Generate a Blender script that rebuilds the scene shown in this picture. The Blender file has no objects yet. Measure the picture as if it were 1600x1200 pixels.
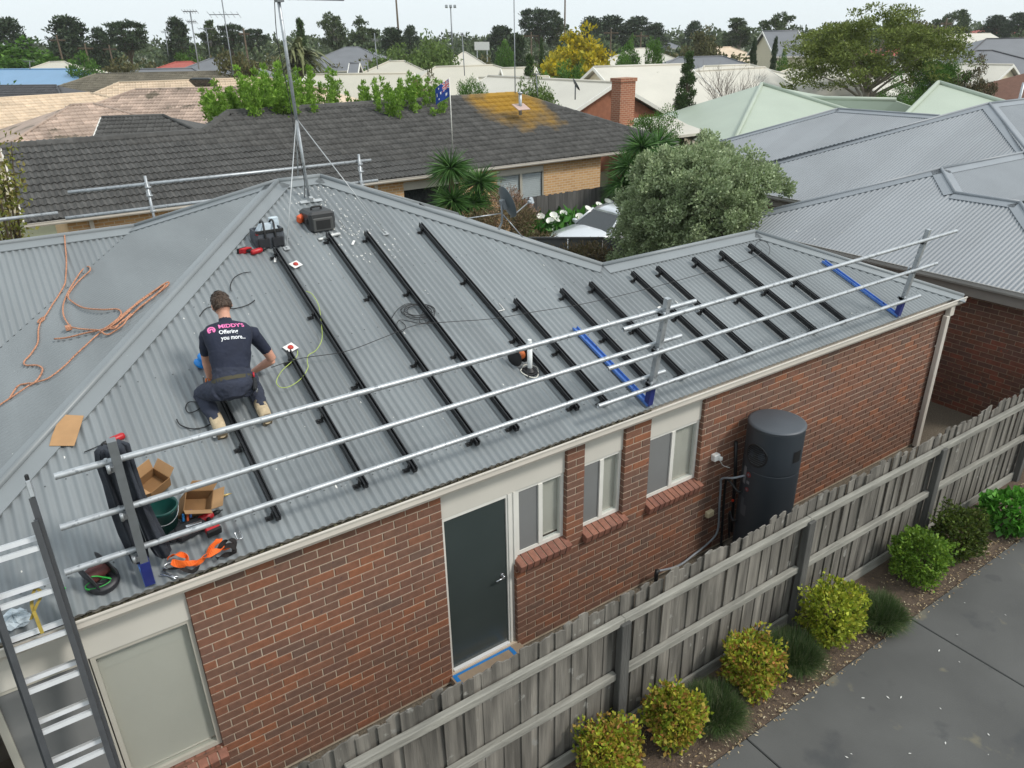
import bpy, bmesh, math, random
import numpy as np
from mathutils import Vector, Matrix
from mathutils.bvhtree import BVHTree
random.seed(7); RNG = np.random.default_rng(11)
R = math.radians
SC = bpy.context.scene
COL = SC.collection

# ------------------------------------------------------------------ camera
CAM = Vector((-2.6619, -5.2453, 6.1787)); FPX = 1164.42
_yaw, _pitch, _roll = 0.5868, 0.4336, -0.0198
_f = Vector((math.sin(_yaw)*math.cos(_pitch), math.cos(_yaw)*math.cos(_pitch), -math.sin(_pitch)))
_r = Vector((math.cos(_yaw), -math.sin(_yaw), 0.0)); _u = _r.cross(_f)
CR = _r*math.cos(_roll) + _u*math.sin(_roll); CU = -_r*math.sin(_roll) + _u*math.cos(_roll); CF = _f
cd = bpy.data.cameras.new('camera'); cam = bpy.data.objects.new('camera', cd); COL.objects.link(cam)
cd.sensor_width = 36.0; cd.lens = 36.0*FPX/1600.0; cd.clip_start = 0.05; cd.clip_end = 6000
cam.matrix_world = Matrix(((CR.x, CU.x, -CF.x, CAM.x), (CR.y, CU.y, -CF.y, CAM.y), (CR.z, CU.z, -CF.z, CAM.z), (0, 0, 0, 1)))
SC.camera = cam
# ------------------------------------------------------------------ sky, sun, exposure
SUN_EL, SUN_AZ = R(46), R(142)          # azimuth measured from +Y clockwise
w = bpy.data.worlds.new('World'); SC.world = w; w.use_nodes = True
nt = w.node_tree; bg = nt.nodes['Background']
sky = nt.nodes.new('ShaderNodeTexSky'); sky.sky_type = 'NISHITA'; sky.sun_disc = False
sky.sun_elevation = SUN_EL; sky.sun_rotation = SUN_AZ; sky.dust_density = 4.0; sky.air_density = 1.0; sky.ozone_density = 1.0
mx = nt.nodes.new('ShaderNodeMix'); mx.data_type = 'RGBA'; mx.inputs[0].default_value = 0.86
nt.links.new(sky.outputs[0], mx.inputs[6]); mx.inputs[7].default_value = (6.6, 7.25, 7.55, 1)   # an even overcast cloud layer over the clear sky
nt.links.new(mx.outputs[2], bg.inputs['Color']); bg.inputs['Strength'].default_value = 0.10
sl = bpy.data.lights.new('sun', 'SUN'); sl.energy = 1.5; sl.angle = R(11); sl.color = (1.0, 0.96, 0.9)
so = bpy.data.objects.new('sun', sl); COL.objects.link(so)
sd = Vector((math.sin(SUN_AZ)*math.cos(SUN_EL), math.cos(SUN_AZ)*math.cos(SUN_EL), math.sin(SUN_EL)))
so.rotation_euler = sd.to_track_quat('Z', 'Y').to_euler(); so.location = (0, 0, 60)
SC.view_settings.view_transform = 'Standard'; SC.view_settings.look = 'None'; SC.view_settings.gamma = 1.0
SC.view_settings.use_curve_mapping = False; SC.view_settings.exposure = 0.56
SC.cycles.max_bounces = 6; SC.cycles.diffuse_bounces = 3; SC.cycles.glossy_bounces = 3; SC.cycles.transmission_bounces = 4
SC.cycles.volume_bounces = 2; SC.cycles.transparent_max_bounces = 8; SC.cycles.caustics_reflective = False; SC.cycles.caustics_refractive = False
try: SC.cycles.use_denoising = True
except Exception: pass

# ------------------------------------------------------------------ surveying: sight lines met with planes of the place
def ray(px, py):
    return (CF*FPX + CR*(px-800.0) + CU*(600.0-py)).normalized()
def onpl(px, py, n, c):
    d = ray(px, py); n = Vector(n); return CAM + d*((c - n.dot(CAM))/n.dot(d))
def at_y(px, py, Y): return onpl(px, py, (0, 1, 0), Y)
def at_x(px, py, X): return onpl(px, py, (1, 0, 0), X)
def at_z(px, py, Z): return onpl(px, py, (0, 0, 1), Z)
def at_d(px, py, d):
    v = CF*FPX + CR*(px-800.0) + CU*(600.0-py); return CAM + v*(d/FPX)
T22 = math.tan(R(22)); C22 = math.cos(R(22)); S22 = math.sin(R(22))
def roofz(y): return 2.5 + T22*(y+0.08)          # front slope of the house being worked on
RN = Vector((0, -S22, C22)); RV = Vector((0, C22, S22)); RU = Vector((1, 0, 0))
def fr(px, py, h=0.0): return onpl(px, py, (0, -T22, 1), 2.5+T22*0.08 + h/C22)
def rp(x, y, h=0.0): return Vector((x, y, roofz(y))) + RN*h

# ------------------------------------------------------------------ objects
ORG = {}
def link(o, parent=None):
    COL.objects.link(o)
    if parent is not None: o.parent = parent
    return o
def thing(name, label, cat, loc=(0, 0, 0), group=None, kind=None):
    o = bpy.data.objects.new(name, None); COL.objects.link(o); o.location = loc; o.empty_display_size = 0.1
    ORG[o.name] = Vector(loc)
    tag(o, label, cat, group, kind); return o
def tag(o, label=None, cat=None, group=None, kind=None):
    if label: o['label'] = label
    if cat: o['category'] = cat
    if group: o['group'] = group
    if kind: o['kind'] = kind
    return o
def org(o): return ORG.get(o.name, Vector((0, 0, 0)))
def from_np(name, V, F, m, parent=None, smooth=False):
    """V (n,3); F (m,4) or (m,3) index array"""
    me = bpy.data.meshes.new(name); V = np.asarray(V, np.float32); F = np.asarray(F, np.int32)
    if parent is not None: V = V - np.array(org(parent), np.float32)
    k = F.shape[1]; me.vertices.add(len(V)); me.vertices.foreach_set('co', V.ravel())
    me.loops.add(F.size); me.loops.foreach_set('vertex_index', F.ravel())
    me.polygons.add(len(F)); me.polygons.foreach_set('loop_start', np.arange(0, F.size, k, dtype=np.int32))
    me.polygons.foreach_set('loop_total', np.full(len(F), k, np.int32))
    if smooth: me.polygons.foreach_set('use_smooth', np.ones(len(F), bool))
    me.update(calc_edges=True); me.validate()
    if m: me.materials.append(m)
    o = bpy.data.objects.new(name, me); link(o, parent)
    if parent is not None: ORG[o.name] = org(parent)
    return o
class MB:
    def __init__(s): s.V = []; s.F = []; s.M = []; s.mi = 0; s.S = []; s.sm = False
    def add(s, vs, fs, smooth=None):
        b = len(s.V); s.V += [tuple(v) for v in vs]
        for f in fs: s.F.append(tuple(b+i for i in f)); s.M.append(s.mi); s.S.append(s.sm if smooth is None else smooth)
        return s
    def quad(s, *p): return s.add(p, [tuple(range(len(p)))])
    def obox(s, c, ax, ay, az):
        c, ax, ay, az = Vector(c), Vector(ax), Vector(ay), Vector(az)
        vs = [c+ax*i+ay*j+az*k for k in (-1, 1) for j in (-1, 1) for i in (-1, 1)]
        return s.add(vs, [(0, 2, 3, 1), (4, 5, 7, 6), (0, 1, 5, 4), (2, 6, 7, 3), (0, 4, 6, 2), (1, 3, 7, 5)])
    def box(s, x0, x1, y0, y1, z0, z1):
        return s.obox(((x0+x1)/2, (y0+y1)/2, (z0+z1)/2), ((x1-x0)/2, 0, 0), (0, (y1-y0)/2, 0), (0, 0, (z1-z0)/2))
    def bbox(s, c, ax, ay, az, b=0.1):
        """box with chamfered vertical profile: an octagon-section prism along az with inset ends"""
        c, ax, ay, az = Vector(c), Vector(ax), Vector(ay), Vector(az); la, lb, lc = ax.length, ay.length, az.length
        b = min(b, la*0.9, lb*0.9, lc*0.9); rings = []
        def ring(sx, sy, z):
            cx, cy = b/la, b/lb
            pts = [(-1, -1+cy), (-1+cx, -1), (1-cx, -1), (1, -1+cy), (1, 1-cy), (1-cx, 1), (-1+cx, 1), (-1, 1-cy)]
            return [c+ax*(x*sx)+ay*(y*sy)+az*z for x, y in pts]
        sx, sy = 1-b/la, 1-b/lb
        rings = [ring(sx, sy, -1), ring(1, 1, -1+b/lc), ring(1, 1, 1-b/lc), ring(sx, sy, 1)]
        vs = [p for r in rings for p in r]; fs = []
        for k in range(3):
            for i in range(8): j = (i+1) % 8; fs.append((k*8+i, k*8+j, k*8+8+j, k*8+8+i))
        fs.append(tuple(range(7, -1, -1))); fs.append(tuple(range(24, 32)))
        return s.add(vs, fs)
    def tube(s, pts, r, n=8, caps=True, smooth=True, flat=None):
        pts = [Vector(p) for p in pts]; k = len(pts); rr = r if hasattr(r, '__len__') else [r]*k
        vs = []; up = None
        for i, p in enumerate(pts):
            d = (pts[min(i+1, k-1)] - pts[max(i-1, 0)])
            d = d.normalized() if d.length > 1e-9 else Vector((0, 0, 1))
            if up is None: up = d.orthogonal().normalized()
            a = (up - d*up.dot(d)); a = a.normalized() if a.length > 1e-6 else d.orthogonal().normalized(); up = a; b = d.cross(a)
            for j in range(n):
                t = 2*math.pi*j/n; vs.append(p + a*(rr[i]*math.cos(t)) + b*(rr[i]*math.sin(t)))
        fs = [(i*n+j, i*n+(j+1) % n, (i+1)*n+(j+1) % n, (i+1)*n+j) for i in range(k-1) for j in range(n)]
        s.add(vs, fs, smooth)
        if caps:
            b = len(s.V)-len(vs)
            s.F += [tuple(b+j for j in reversed(range(n))), tuple(b+(k-1)*n+j for j in range(n))]; s.M += [s.mi]*2; s.S += [False]*2
        return s
    def lathe(s, prof, c, ax=(0, 0, 1), n=20, smooth=True, a0=None, caps=True):
        """prof: list of (radius, height along ax)"""
        c, ax = Vector(c), Vector(ax).normalized(); a = Vector(a0).normalized() if a0 else ax.orthogonal().normalized(); b = ax.cross(a)
        vs = [c+ax*h+a*(r*math.cos(2*math.pi*j/n))+b*(r*math.sin(2*math.pi*j/n)) for r, h in prof for j in range(n)]
        fs = [(i*n+j, i*n+(j+1) % n, (i+1)*n+(j+1) % n, (i+1)*n+j) for i in range(len(prof)-1) for j in range(n)]
        s.add(vs, fs, smooth)
        if caps:
            q = len(s.V)-len(vs); e = q+(len(prof)-1)*n
            s.F += [tuple(q+j for j in reversed(range(n))), tuple(e+j for j in range(n))]; s.M += [s.mi]*2; s.S += [False]*2
        return s
    def loft(s, rings, caps=True, smooth=True, close=True):
        n = len(rings[0]); vs = [p for r in rings for p in r]
        fs = [(i*n+j, i*n+(j+1) % n, (i+1)*n+(j+1) % n, (i+1)*n+j) for i in range(len(rings)-1) for j in range(n if close else n-1)]
        s.add(vs, fs, smooth)
        if caps:
            q = len(s.V)-len(vs); e = q+(len(rings)-1)*n
            s.F += [tuple(q+j for j in reversed(range(n))), tuple(e+j for j in range(n))]; s.M += [s.mi]*2; s.S += [False]*2
        return s
    def extrude(s, poly, d):
        """closed polygon (3d points) extruded by vector d"""
        d = Vector(d); a = [Vector(p) for p in poly]; n = len(a)
        vs = a+[p+d for p in a]
        fs = [tuple(range(n-1, -1, -1)), tuple(range(n, 2*n))]+[(i, (i+1) % n, n+(i+1) % n, n+i) for i in range(n)]
        return s.add(vs, fs)
    def build(s, name, m, parent=None, label=None):
        me = bpy.data.meshes.new(name); o0 = org(parent) if parent is not None else Vector((0, 0, 0))
        me.from_pydata([tuple(Vector(v)-o0) for v in s.V], [], s.F)
        ms = m if isinstance(m, (list, tuple)) else [m]
        for x in ms: me.materials.append(x)
        me.polygons.foreach_set('material_index', s.M); me.polygons.foreach_set('use_smooth', s.S)
        me.update()
        o = bpy.data.objects.new(name, me); link(o, parent)
        if parent is not None: ORG[o.name] = o0
        if label: o['label'] = label
        return o
def recenter(o):
    """put a single-mesh thing's origin at its own base"""
    me = o.data; n = len(me.vertices); a = np.empty(n*3, np.float32); me.vertices.foreach_get('co', a); a = a.reshape(-1, 3)
    c = np.array([(a[:, 0].min()+a[:, 0].max())/2, (a[:, 1].min()+a[:, 1].max())/2, a[:, 2].min()], np.float32)
    me.vertices.foreach_set('co', (a-c).ravel()); me.update(); o.location = Vector(c.tolist()) + o.location; ORG[o.name] = Vector(c.tolist()); return o
def solo(mb, name, m, label, cat, group=None, kind=None):
    o = mb.build(name, m); recenter(o); return tag(o, label, cat, group, kind)
def copy_tree(o, parent=None):
    c = o.copy(); COL.objects.link(c); c.parent = parent; ORG[c.name] = org(o)
    for ch in list(o.children): copy_tree(ch, c)
    return c
def arc(c, r, a0, a1, n, ux, uy): return [Vector(c)+Vector(ux)*(r*math.cos(a0+(a1-a0)*i/n))+Vector(uy)*(r*math.sin(a0+(a1-a0)*i/n)) for i in range(n+1)]
def smooth_path(pts, k=6):
    P = [Vector(p) for p in pts]; out = []
    for i in range(len(P)-1):
        a, b, c, d = P[max(i-1, 0)], P[i], P[i+1], P[min(i+2, len(P)-1)]
        for j in range(k):
            t = j/k; out.append(0.5*((2*b)+(c-a)*t+(2*a-5*b+4*c-d)*t*t+(3*b-3*c+d-a)*t**3))
    return out+[P[-1]]

# ------------------------------------------------------------------ materials
def hexc(r, g, b): return tuple(((c/255.0)/12.92 if c/255.0 <= 0.04045 else ((c/255.0+0.055)/1.055)**2.4) for c in (r, g, b))
MATS = {}
def mat(name, col, rough=0.6, metal=0.0, var=0.12, scale=6.0, bump=0.0, bscale=60.0, rnd=0.0, spec=0.5, ramp=None, stretch=None, spots=None, coat=0.0, glass=False, detail=5.0):
    """col linear rgb; var = light/dark mottling; rnd = difference from piece to piece; ramp = list of piece colours; spots = (colour, scale, amount)"""
    if name in MATS: return MATS[name]
    m = bpy.data.materials.new(name); m.use_nodes = True; n = m.node_tree.nodes; l = m.node_tree.links; b = n['Principled BSDF']
    b.inputs['Roughness'].default_value = rough; b.inputs['Metallic'].default_value = metal
    b.inputs['Specular IOR Level'].default_value = spec; b.inputs['Coat Weight'].default_value = coat
    geo = n.new('ShaderNodeNewGeometry'); pos = geo.outputs['Position']
    if stretch:
        mp = n.new('ShaderNodeMapping'); mp.inputs['Scale'].default_value = stretch; l.new(pos, mp.inputs[0]); pos = mp.outputs[0]
    def noise(sc, det=detail, src=None):
        t = n.new('ShaderNodeTexNoise'); t.inputs['Scale'].default_value = sc; t.inputs['Detail'].default_value = det; l.new(src or pos, t.inputs['Vector']); return t
    rgb = n.new('ShaderNodeRGB'); rgb.outputs[0].default_value = (*col[:3], 1); cur = rgb.outputs[0]
    if rnd or ramp:
        oi = n.new('ShaderNodeObjectInfo'); a = n.new('ShaderNodeMath'); a.operation = 'ADD'; l.new(oi.outputs['Random'], a.inputs[0]); l.new(geo.outputs['Random Per Island'], a.inputs[1])
        fx = n.new('ShaderNodeMath'); fx.operation = 'FRACT'; l.new(a.outputs[0], fx.inputs[0]); rv = fx.outputs[0]
        if ramp:
            cr = n.new('ShaderNodeValToRGB'); cr.color_ramp.interpolation = 'LINEAR'
            while len(cr.color_ramp.elements) < len(ramp): cr.color_ramp.elements.new(0.5)
            for i, c in enumerate(ramp): e = cr.color_ramp.elements[i]; e.position = i/(len(ramp)-1); e.color = (*c, 1)
            l.new(rv, cr.inputs[0]); cur = cr.outputs[0]
        if rnd:
            mr = n.new('ShaderNodeMapRange'); mr.inputs[3].default_value = 1-rnd; mr.inputs[4].default_value = 1+rnd; l.new(rv, mr.inputs[0])
            vm = n.new('ShaderNodeVectorMath'); vm.operation = 'SCALE'; l.new(cur, vm.inputs[0]); l.new(mr.outputs[0], vm.inputs['Scale']); cur = vm.outputs[0]
    if var:
        t = noise(scale); mr = n.new('ShaderNodeMapRange'); mr.inputs[1].default_value = 0.3; mr.inputs[2].default_value = 0.7; mr.inputs[3].default_value = 1-var; mr.inputs[4].default_value = 1+var; l.new(t.outputs[0], mr.inputs[0])
        vm = n.new('ShaderNodeVectorMath'); vm.operation = 'SCALE'; l.new(cur, vm.inputs[0]); l.new(mr.outputs[0], vm.inputs['Scale']); cur = vm.outputs[0]
    for sp in (spots or []):
        c2, sc, amt = sp[:3]; t = noise(sc, 3.0 if len(sp) < 4 else sp[3], geo.outputs['Position']); mr = n.new('ShaderNodeMapRange'); mr.inputs[1].default_value = 1-amt; mr.inputs[2].default_value = 1-amt+0.05; l.new(t.outputs[0], mr.inputs[0])
        mi = n.new('ShaderNodeMix'); mi.data_type = 'RGBA'; l.new(mr.outputs[0], mi.inputs[0]); l.new(cur, mi.inputs[6]); mi.inputs[7].default_value = (*c2, 1); cur = mi.outputs[2]
    l.new(cur, b.inputs['Base Color'])
    if bump:
        t = noise(bscale, 4.0); bp = n.new('ShaderNodeBump'); bp.inputs['Strength'].default_value = bump; bp.inputs['Distance'].default_value = 0.02; l.new(t.outputs[0], bp.inputs['Height']); l.new(bp.outputs[0], b.inputs['Normal'])
    MATS[name] = m; return m
def leafmat(name, cols, trans=0.25, rough=0.55, var=0.25, scale=3.0):
    if name in MATS: return MATS[name]
    m = mat(name, cols[0], rough=rough, ramp=cols, var=var, scale=scale, spec=0.25); n = m.node_tree.nodes; l = m.node_tree.links
    b = n['Principled BSDF']; src = b.inputs['Base Color'].links[0].from_socket; out = n['Material Output']
    tr = n.new('ShaderNodeBsdfTranslucent'); l.new(src, tr.inputs[0]); ms = n.new('ShaderNodeMixShader'); ms.inputs[0].default_value = trans
    l.new(b.outputs[0], ms.inputs[1]); l.new(tr.outputs[0], ms.inputs[2]); l.new(ms.outputs[0], out.inputs[0]); return m
def brick_tex_mat(name, c1, c2, mortar, sx=0.24, sz=0.086, axis='xz'):
    """courses too far away to pick apart"""
    if name in MATS: return MATS[name]
    m = bpy.data.materials.new(name); m.use_nodes = True; n = m.node_tree.nodes; l = m.node_tree.links; b = n['Principled BSDF']; b.inputs['Roughness'].default_value = 0.85
    g = n.new('ShaderNodeNewGeometry'); sp = n.new('ShaderNodeSeparateXYZ'); l.new(g.outputs['Position'], sp.inputs[0]); cb = n.new('ShaderNodeCombineXYZ')
    ad = n.new('ShaderNodeMath'); ad.operation = 'ADD'; l.new(sp.outputs[0], ad.inputs[0]); l.new(sp.outputs[1], ad.inputs[1]); l.new(ad.outputs[0], cb.inputs[0]); l.new(sp.outputs[2], cb.inputs[1])
    t = n.new('ShaderNodeTexBrick'); t.inputs['Scale'].default_value = 1.0; t.inputs['Brick Width'].default_value = sx; t.inputs['Row Height'].default_value = sz; t.inputs['Mortar Size'].default_value = 0.011
    t.inputs['Color1'].default_value = (*c1, 1); t.inputs['Color2'].default_value = (*c2, 1); t.inputs['Mortar'].default_value = (*mortar, 1); l.new(cb.outputs[0], t.inputs['Vector']); l.new(t.outputs[0], b.inputs['Base Color'])
    bp = n.new('ShaderNodeBump'); bp.inputs['Strength'].default_value = 0.4; bp.inputs['Distance'].default_value = 0.008; bp.invert = True; l.new(t.outputs['Fac'], bp.inputs['Height']); l.new(bp.outputs[0], b.inputs['Normal'])
    MATS[name] = m; return m
def glassmat(name, tint=(0.03, 0.035, 0.035), rough=0.04):
    return mat(name, tint, rough=rough, var=0.0, spec=0.9)
M = {}
M['roof'] = mat('roof_steel_grey', hexc(127, 132, 134), rough=0.45, var=0.13, scale=1.6, stretch=(1.2, 0.22, 0.22), spots=[(hexc(205, 208, 205), 26, 0.245)])
def per_sheet(m, axis, step=0.762, amt=0.055):
    """sheets from different packs differ a little in tone"""
    n = m.node_tree.nodes; l = m.node_tree.links; b = n['Principled BSDF']; src = b.inputs['Base Color'].links[0].from_socket; gg = n.new('ShaderNodeNewGeometry'); sp = n.new('ShaderNodeSeparateXYZ'); l.new(gg.outputs['Position'], sp.inputs[0])
    dv = n.new('ShaderNodeMath'); dv.operation = 'DIVIDE'; l.new(sp.outputs[axis], dv.inputs[0]); dv.inputs[1].default_value = step; fl = n.new('ShaderNodeMath'); fl.operation = 'FLOOR'; l.new(dv.outputs[0], fl.inputs[0]); wn = n.new('ShaderNodeTexWhiteNoise'); wn.noise_dimensions = '1D'; l.new(fl.outputs[0], wn.inputs['W'])
    mr = n.new('ShaderNodeMapRange'); mr.inputs[3].default_value = 1-amt; mr.inputs[4].default_value = 1+amt; l.new(wn.outputs['Value'], mr.inputs[0]); vm = n.new('ShaderNodeVectorMath'); vm.operation = 'SCALE'; l.new(src, vm.inputs[0]); l.new(mr.outputs[0], vm.inputs['Scale']); l.new(vm.outputs[0], b.inputs['Base Color'])
per_sheet(M['roof'], 0)
M['roofcap'] = mat('roof_cap_grey', hexc(128, 133, 135), rough=0.4, var=0.06, scale=2.0, spots=[(hexc(205, 208, 205), 30, 0.25)])
M['roof_r'] = mat('roof_steel_pale', hexc(138, 142, 146), rough=0.45, var=0.06, scale=0.9, spots=[(hexc(190, 188, 170), 9, 0.25)])
per_sheet(M['roof_r'], 1)
M['cap_r'] = mat('roof_cap_pale', hexc(134, 139, 144), rough=0.42, var=0.05, scale=2.0)
M['cream'] = mat('cream_paint', hexc(206, 199, 188), rough=0.5, var=0.05, scale=3.0)
M['cream2'] = mat('cream_paint_panel', hexc(203, 199, 189), rough=0.6, var=0.04, scale=2.0)
M['whiteframe'] = mat('white_frame_paint', hexc(222, 220, 212), rough=0.4, var=0.04)
M['galv'] = mat('galvanised_steel', hexc(176, 180, 183), rough=0.42, metal=0.55, var=0.14, scale=14.0, spots=[(hexc(140, 144, 148), 22, 0.40)])
M['galv_dark'] = mat('galvanised_dull', hexc(128, 132, 135), rough=0.5, metal=0.4, var=0.12, scale=10.0)
M['blue'] = mat('blue_painted_steel', hexc(78, 118, 188), rough=0.45, var=0.15, scale=9.0, spots=[(hexc(110, 130, 170), 40, 0.36), (hexc(40, 60, 120), 12, 0.35)])
M['bluedark'] = mat('dark_blue_steel', hexc(36, 46, 112), rough=0.45, var=0.15, scale=9.0)
M['blackrail'] = mat('black_anodised', hexc(17, 18, 21), rough=0.38, var=0.1, scale=6.0, spec=0.5)
M['black'] = mat('black_plastic', hexc(26, 26, 27), rough=0.5, var=0.1)
M['blackrub'] = mat('black_cable', hexc(32, 33, 34), rough=0.55, var=0.1)
M['mortar'] = mat('mortar', hexc(188, 172, 152), rough=0.95, var=0.12, scale=9.0, bump=0.15, bscale=120)
BR = [hexc(110, 82, 68), hexc(116, 83, 67), hexc(122, 84, 66), hexc(104, 82, 71), hexc(132, 85, 62), hexc(111, 80, 66), hexc(118, 86, 71), hexc(141, 90, 63), hexc(106, 80, 70)]
M['brick'] = mat('clinker_brick', BR[0], rough=0.85, ramp=BR, var=0.16, scale=16.0, bump=0.3, bscale=120, spots=[(hexc(150, 88, 60), 22, 0.325, 4.0), (hexc(90, 70, 64), 19, 0.335, 4.0)])
BRS = [hexc(136, 92, 76), hexc(144, 98, 80), hexc(126, 84, 71), hexc(141, 100, 84)]
M['brick_sill'] = mat('sill_brick', BRS[0], rough=0.8, ramp=BRS, var=0.18, scale=20.0, bump=0.2, bscale=140, spots=[(hexc(152, 96, 72), 24, 0.36, 4.0)])
BRN = [hexc(96, 66, 54), hexc(112, 72, 56), hexc(126, 72, 56), hexc(92, 68, 60), hexc(110, 74, 62)]
M['brick_n'] = mat('neighbour_brick', BRN[0], rough=0.8, ramp=BRN, var=0.2, scale=14.0, spots=[(hexc(150, 72, 50), 17, 0.35, 4.0)])
M['steel'] = mat('bright_steel', hexc(200, 202, 205), rough=0.25, metal=0.9, var=0.05)
# ================================================================== the ground
def sheet(name, pts, z, m, label=None):
    mb = MB(); mb.quad(*[(x, y, z) for x, y in pts]); o = mb.build(name, m); tag(o, kind='structure')
    return o
M['ground'] = mat('dry_grass_earth', hexc(104, 106, 84), rough=0.95, var=0.3, scale=0.35, bump=0.3, bscale=6)
M['concrete'] = mat('driveway_concrete', hexc(80, 80, 78), rough=0.75, var=0.16, scale=1.1, bump=0.12, bscale=60, detail=10, spots=[(hexc(104, 100, 86), 1.7, 0.355, 7.0), (hexc(66, 67, 67), 0.9, 0.38, 7.0), (hexc(72, 72, 71), 3.1, 0.34, 6.0)])
M['soil'] = mat('garden_soil', hexc(88, 74, 62), rough=0.97, var=0.3, scale=14, bump=0.8, bscale=60, spots=[(hexc(130, 112, 86), 60, 0.36)])
M['gravel'] = mat('path_gravel', hexc(112, 102, 88), rough=0.95, var=0.35, scale=45, bump=1.0, bscale=70)
sheet('ground', [(-480, -60), (880, -60), (880, 780), (-480, 780)], -0.05, M['ground'])
sheet('side_path', [(-12, -1.40), (14, -1.40), (14, 14.8), (-12, 14.8)], -0.02, M['gravel'])
sheet('garden_bed', [(-6, -2.21), (14, -2.26), (14, -1.40), (-6, -1.40)], -0.012, M['soil'])
# driveway: bays of concrete with sawn joints
drv = thing('driveway', None, None); tag(drv, kind='structure')
xs = [-6.0, -0.75, 1.98, 4.82, 7.68, 10.5, 14.0]
for a, b in zip(xs[:-1], xs[1:]):
    mb = MB(); ya = -2.215-0.003*a*1.4; mb.bbox(((a+b)/2, -5.25, -0.055), ((b-a)/2-0.006, 0, 0), (0, 3.02, 0), (0, 0, 0.06), 0.008)
    mb.build('concrete_slab', M['concrete'], drv)
# fallen leaf scraps along the bed edge and on the slabs
def litter(name, boxes, m, n, size, label, zfun, cat='litter'):
    P = []
    for k in range(n):
        x0, x1, y0, y1 = boxes[k % len(boxes)]; P.append((RNG.uniform(x0, x1), RNG.uniform(y0, y1)))
    V = []; F = []
    for i, (x, y) in enumerate(P):
        a = RNG.uniform(0, 6.28); s = size*RNG.uniform(0.5, 1.5); dx, dy = math.cos(a)*s, math.sin(a)*s; z = zfun(x, y); w_ = 0.35
        V += [(x-dx, y-dy, z), (x-dy*w_, y+dx*w_, z+s*0.15), (x+dx, y+dy, z+s*RNG.uniform(0, 0.3)), (x+dy*w_, y-dx*w_, z+s*0.1)]; F.append((4*i, 4*i+1, 4*i+2, 4*i+3))
    o = from_np(name, V, F, m); tag(o, label, cat, kind='stuff'); return o
M['litter'] = mat('dry_leaf', hexc(150, 128, 92), rough=0.9, ramp=[hexc(120, 96, 66), hexc(170, 148, 108), hexc(190, 178, 150), hexc(110, 90, 66)], var=0.1)
M['petal'] = mat('white_scrap', hexc(215, 214, 208), rough=0.8, var=0.05)
litter('leaf_litter', [(0.3, 9, -2.26, -1.55), (0.3, 9, -2.30, -2.05)], M['litter'], 1500, 0.016, 'dry leaf scraps strewn over the soil along the fence foot', lambda x, y: 0.012)
litter('white_scraps', [(0.8, 9, -4.6, -2.3)], M['petal'], 60, 0.014, 'tiny pale scraps scattered over the dark concrete driveway', lambda x, y: 0.012)

# ================================================================== corrugated roof sheets
def vrange(poly, u):
    vs = []
    for (u0, v0), (u1, v1) in zip(poly, poly[1:]+poly[:1]):
        if abs(u1-u0) < 1e-9:
            if abs(u-u0) < 1e-6: vs += [v0, v1]
            continue
        t = (u-u0)/(u1-u0)
        if -1e-9 <= t <= 1+1e-9: vs.append(v0+(v1-v0)*t)
    return (min(vs), max(vs)) if vs else None
def corrugated(name, o, u, v, poly, m, parent, pitch=0.076, depth=0.0098, k=8, thick=False):
    """wavy steel sheet; poly in (u,v) about origin o; ridges run along v"""
    o, u, v = Vector(o), Vector(u).normalized(), Vector(v).normalized(); n = u.cross(v).normalized()
    if n.z < 0: n = -n
    us = [p[0] for p in poly]; u0, u1 = min(us)+1e-4, max(us)-1e-4; cnt = max(2, int((u1-u0)/pitch*k))
    V = []; F = []
    for i in range(cnt+1):
        uu = u0+(u1-u0)*i/cnt; r = vrange(poly, uu); h = depth*math.cos(2*math.pi*uu/pitch)
        V.append(o+u*uu+v*r[0]+n*h); V.append(o+u*uu+v*r[1]+n*h)
        if i: F.append((2*i-2, 2*i, 2*i+1, 2*i-1))
    return from_np(name, [tuple(x) for x in V], F, m, parent, smooth=True)
def cap(name, a, b, n1, n2, m, parent, wd=0.17, roll=0.032, lift=0.016):
    """ridge or hip flashing: two flanges lying on the sheet crests and a rolled top"""
    a, b = Vector(a), Vector(b); d = (b-a).normalized(); mb = MB()
    for nn in (n1, n2):
        nn = Vector(nn).normalized(); s = d.cross(nn).normalized(); other = Vector(n2 if nn == Vector(n1).normalized() else n1)
        if s.dot(Vector(other)) > 0: s = -s      # towards its own slope
        L = nn*lift
        p = [a+L, b+L, b+L+s*wd, a+L+s*wd]
        mb.add([q+nn*0.002 for q in p]+[q-nn*0.001 for q in p]+[p[2]-nn*0.014, p[3]-nn*0.014], [(0, 1, 2, 3), (7, 6, 5, 4), (3, 2, 8, 9)])
    up = (Vector(n1).normalized()+Vector(n2).normalized()).normalized()
    mb.tube([a+up*(lift+0.006), b+up*(lift+0.006)], roll, 10)
    return mb.build(name, m, parent)

house = thing('brick_house', 'red brown brick house with grey corrugated hip roof under the worker', 'house', (2.2, 4.8, 0))
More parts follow.
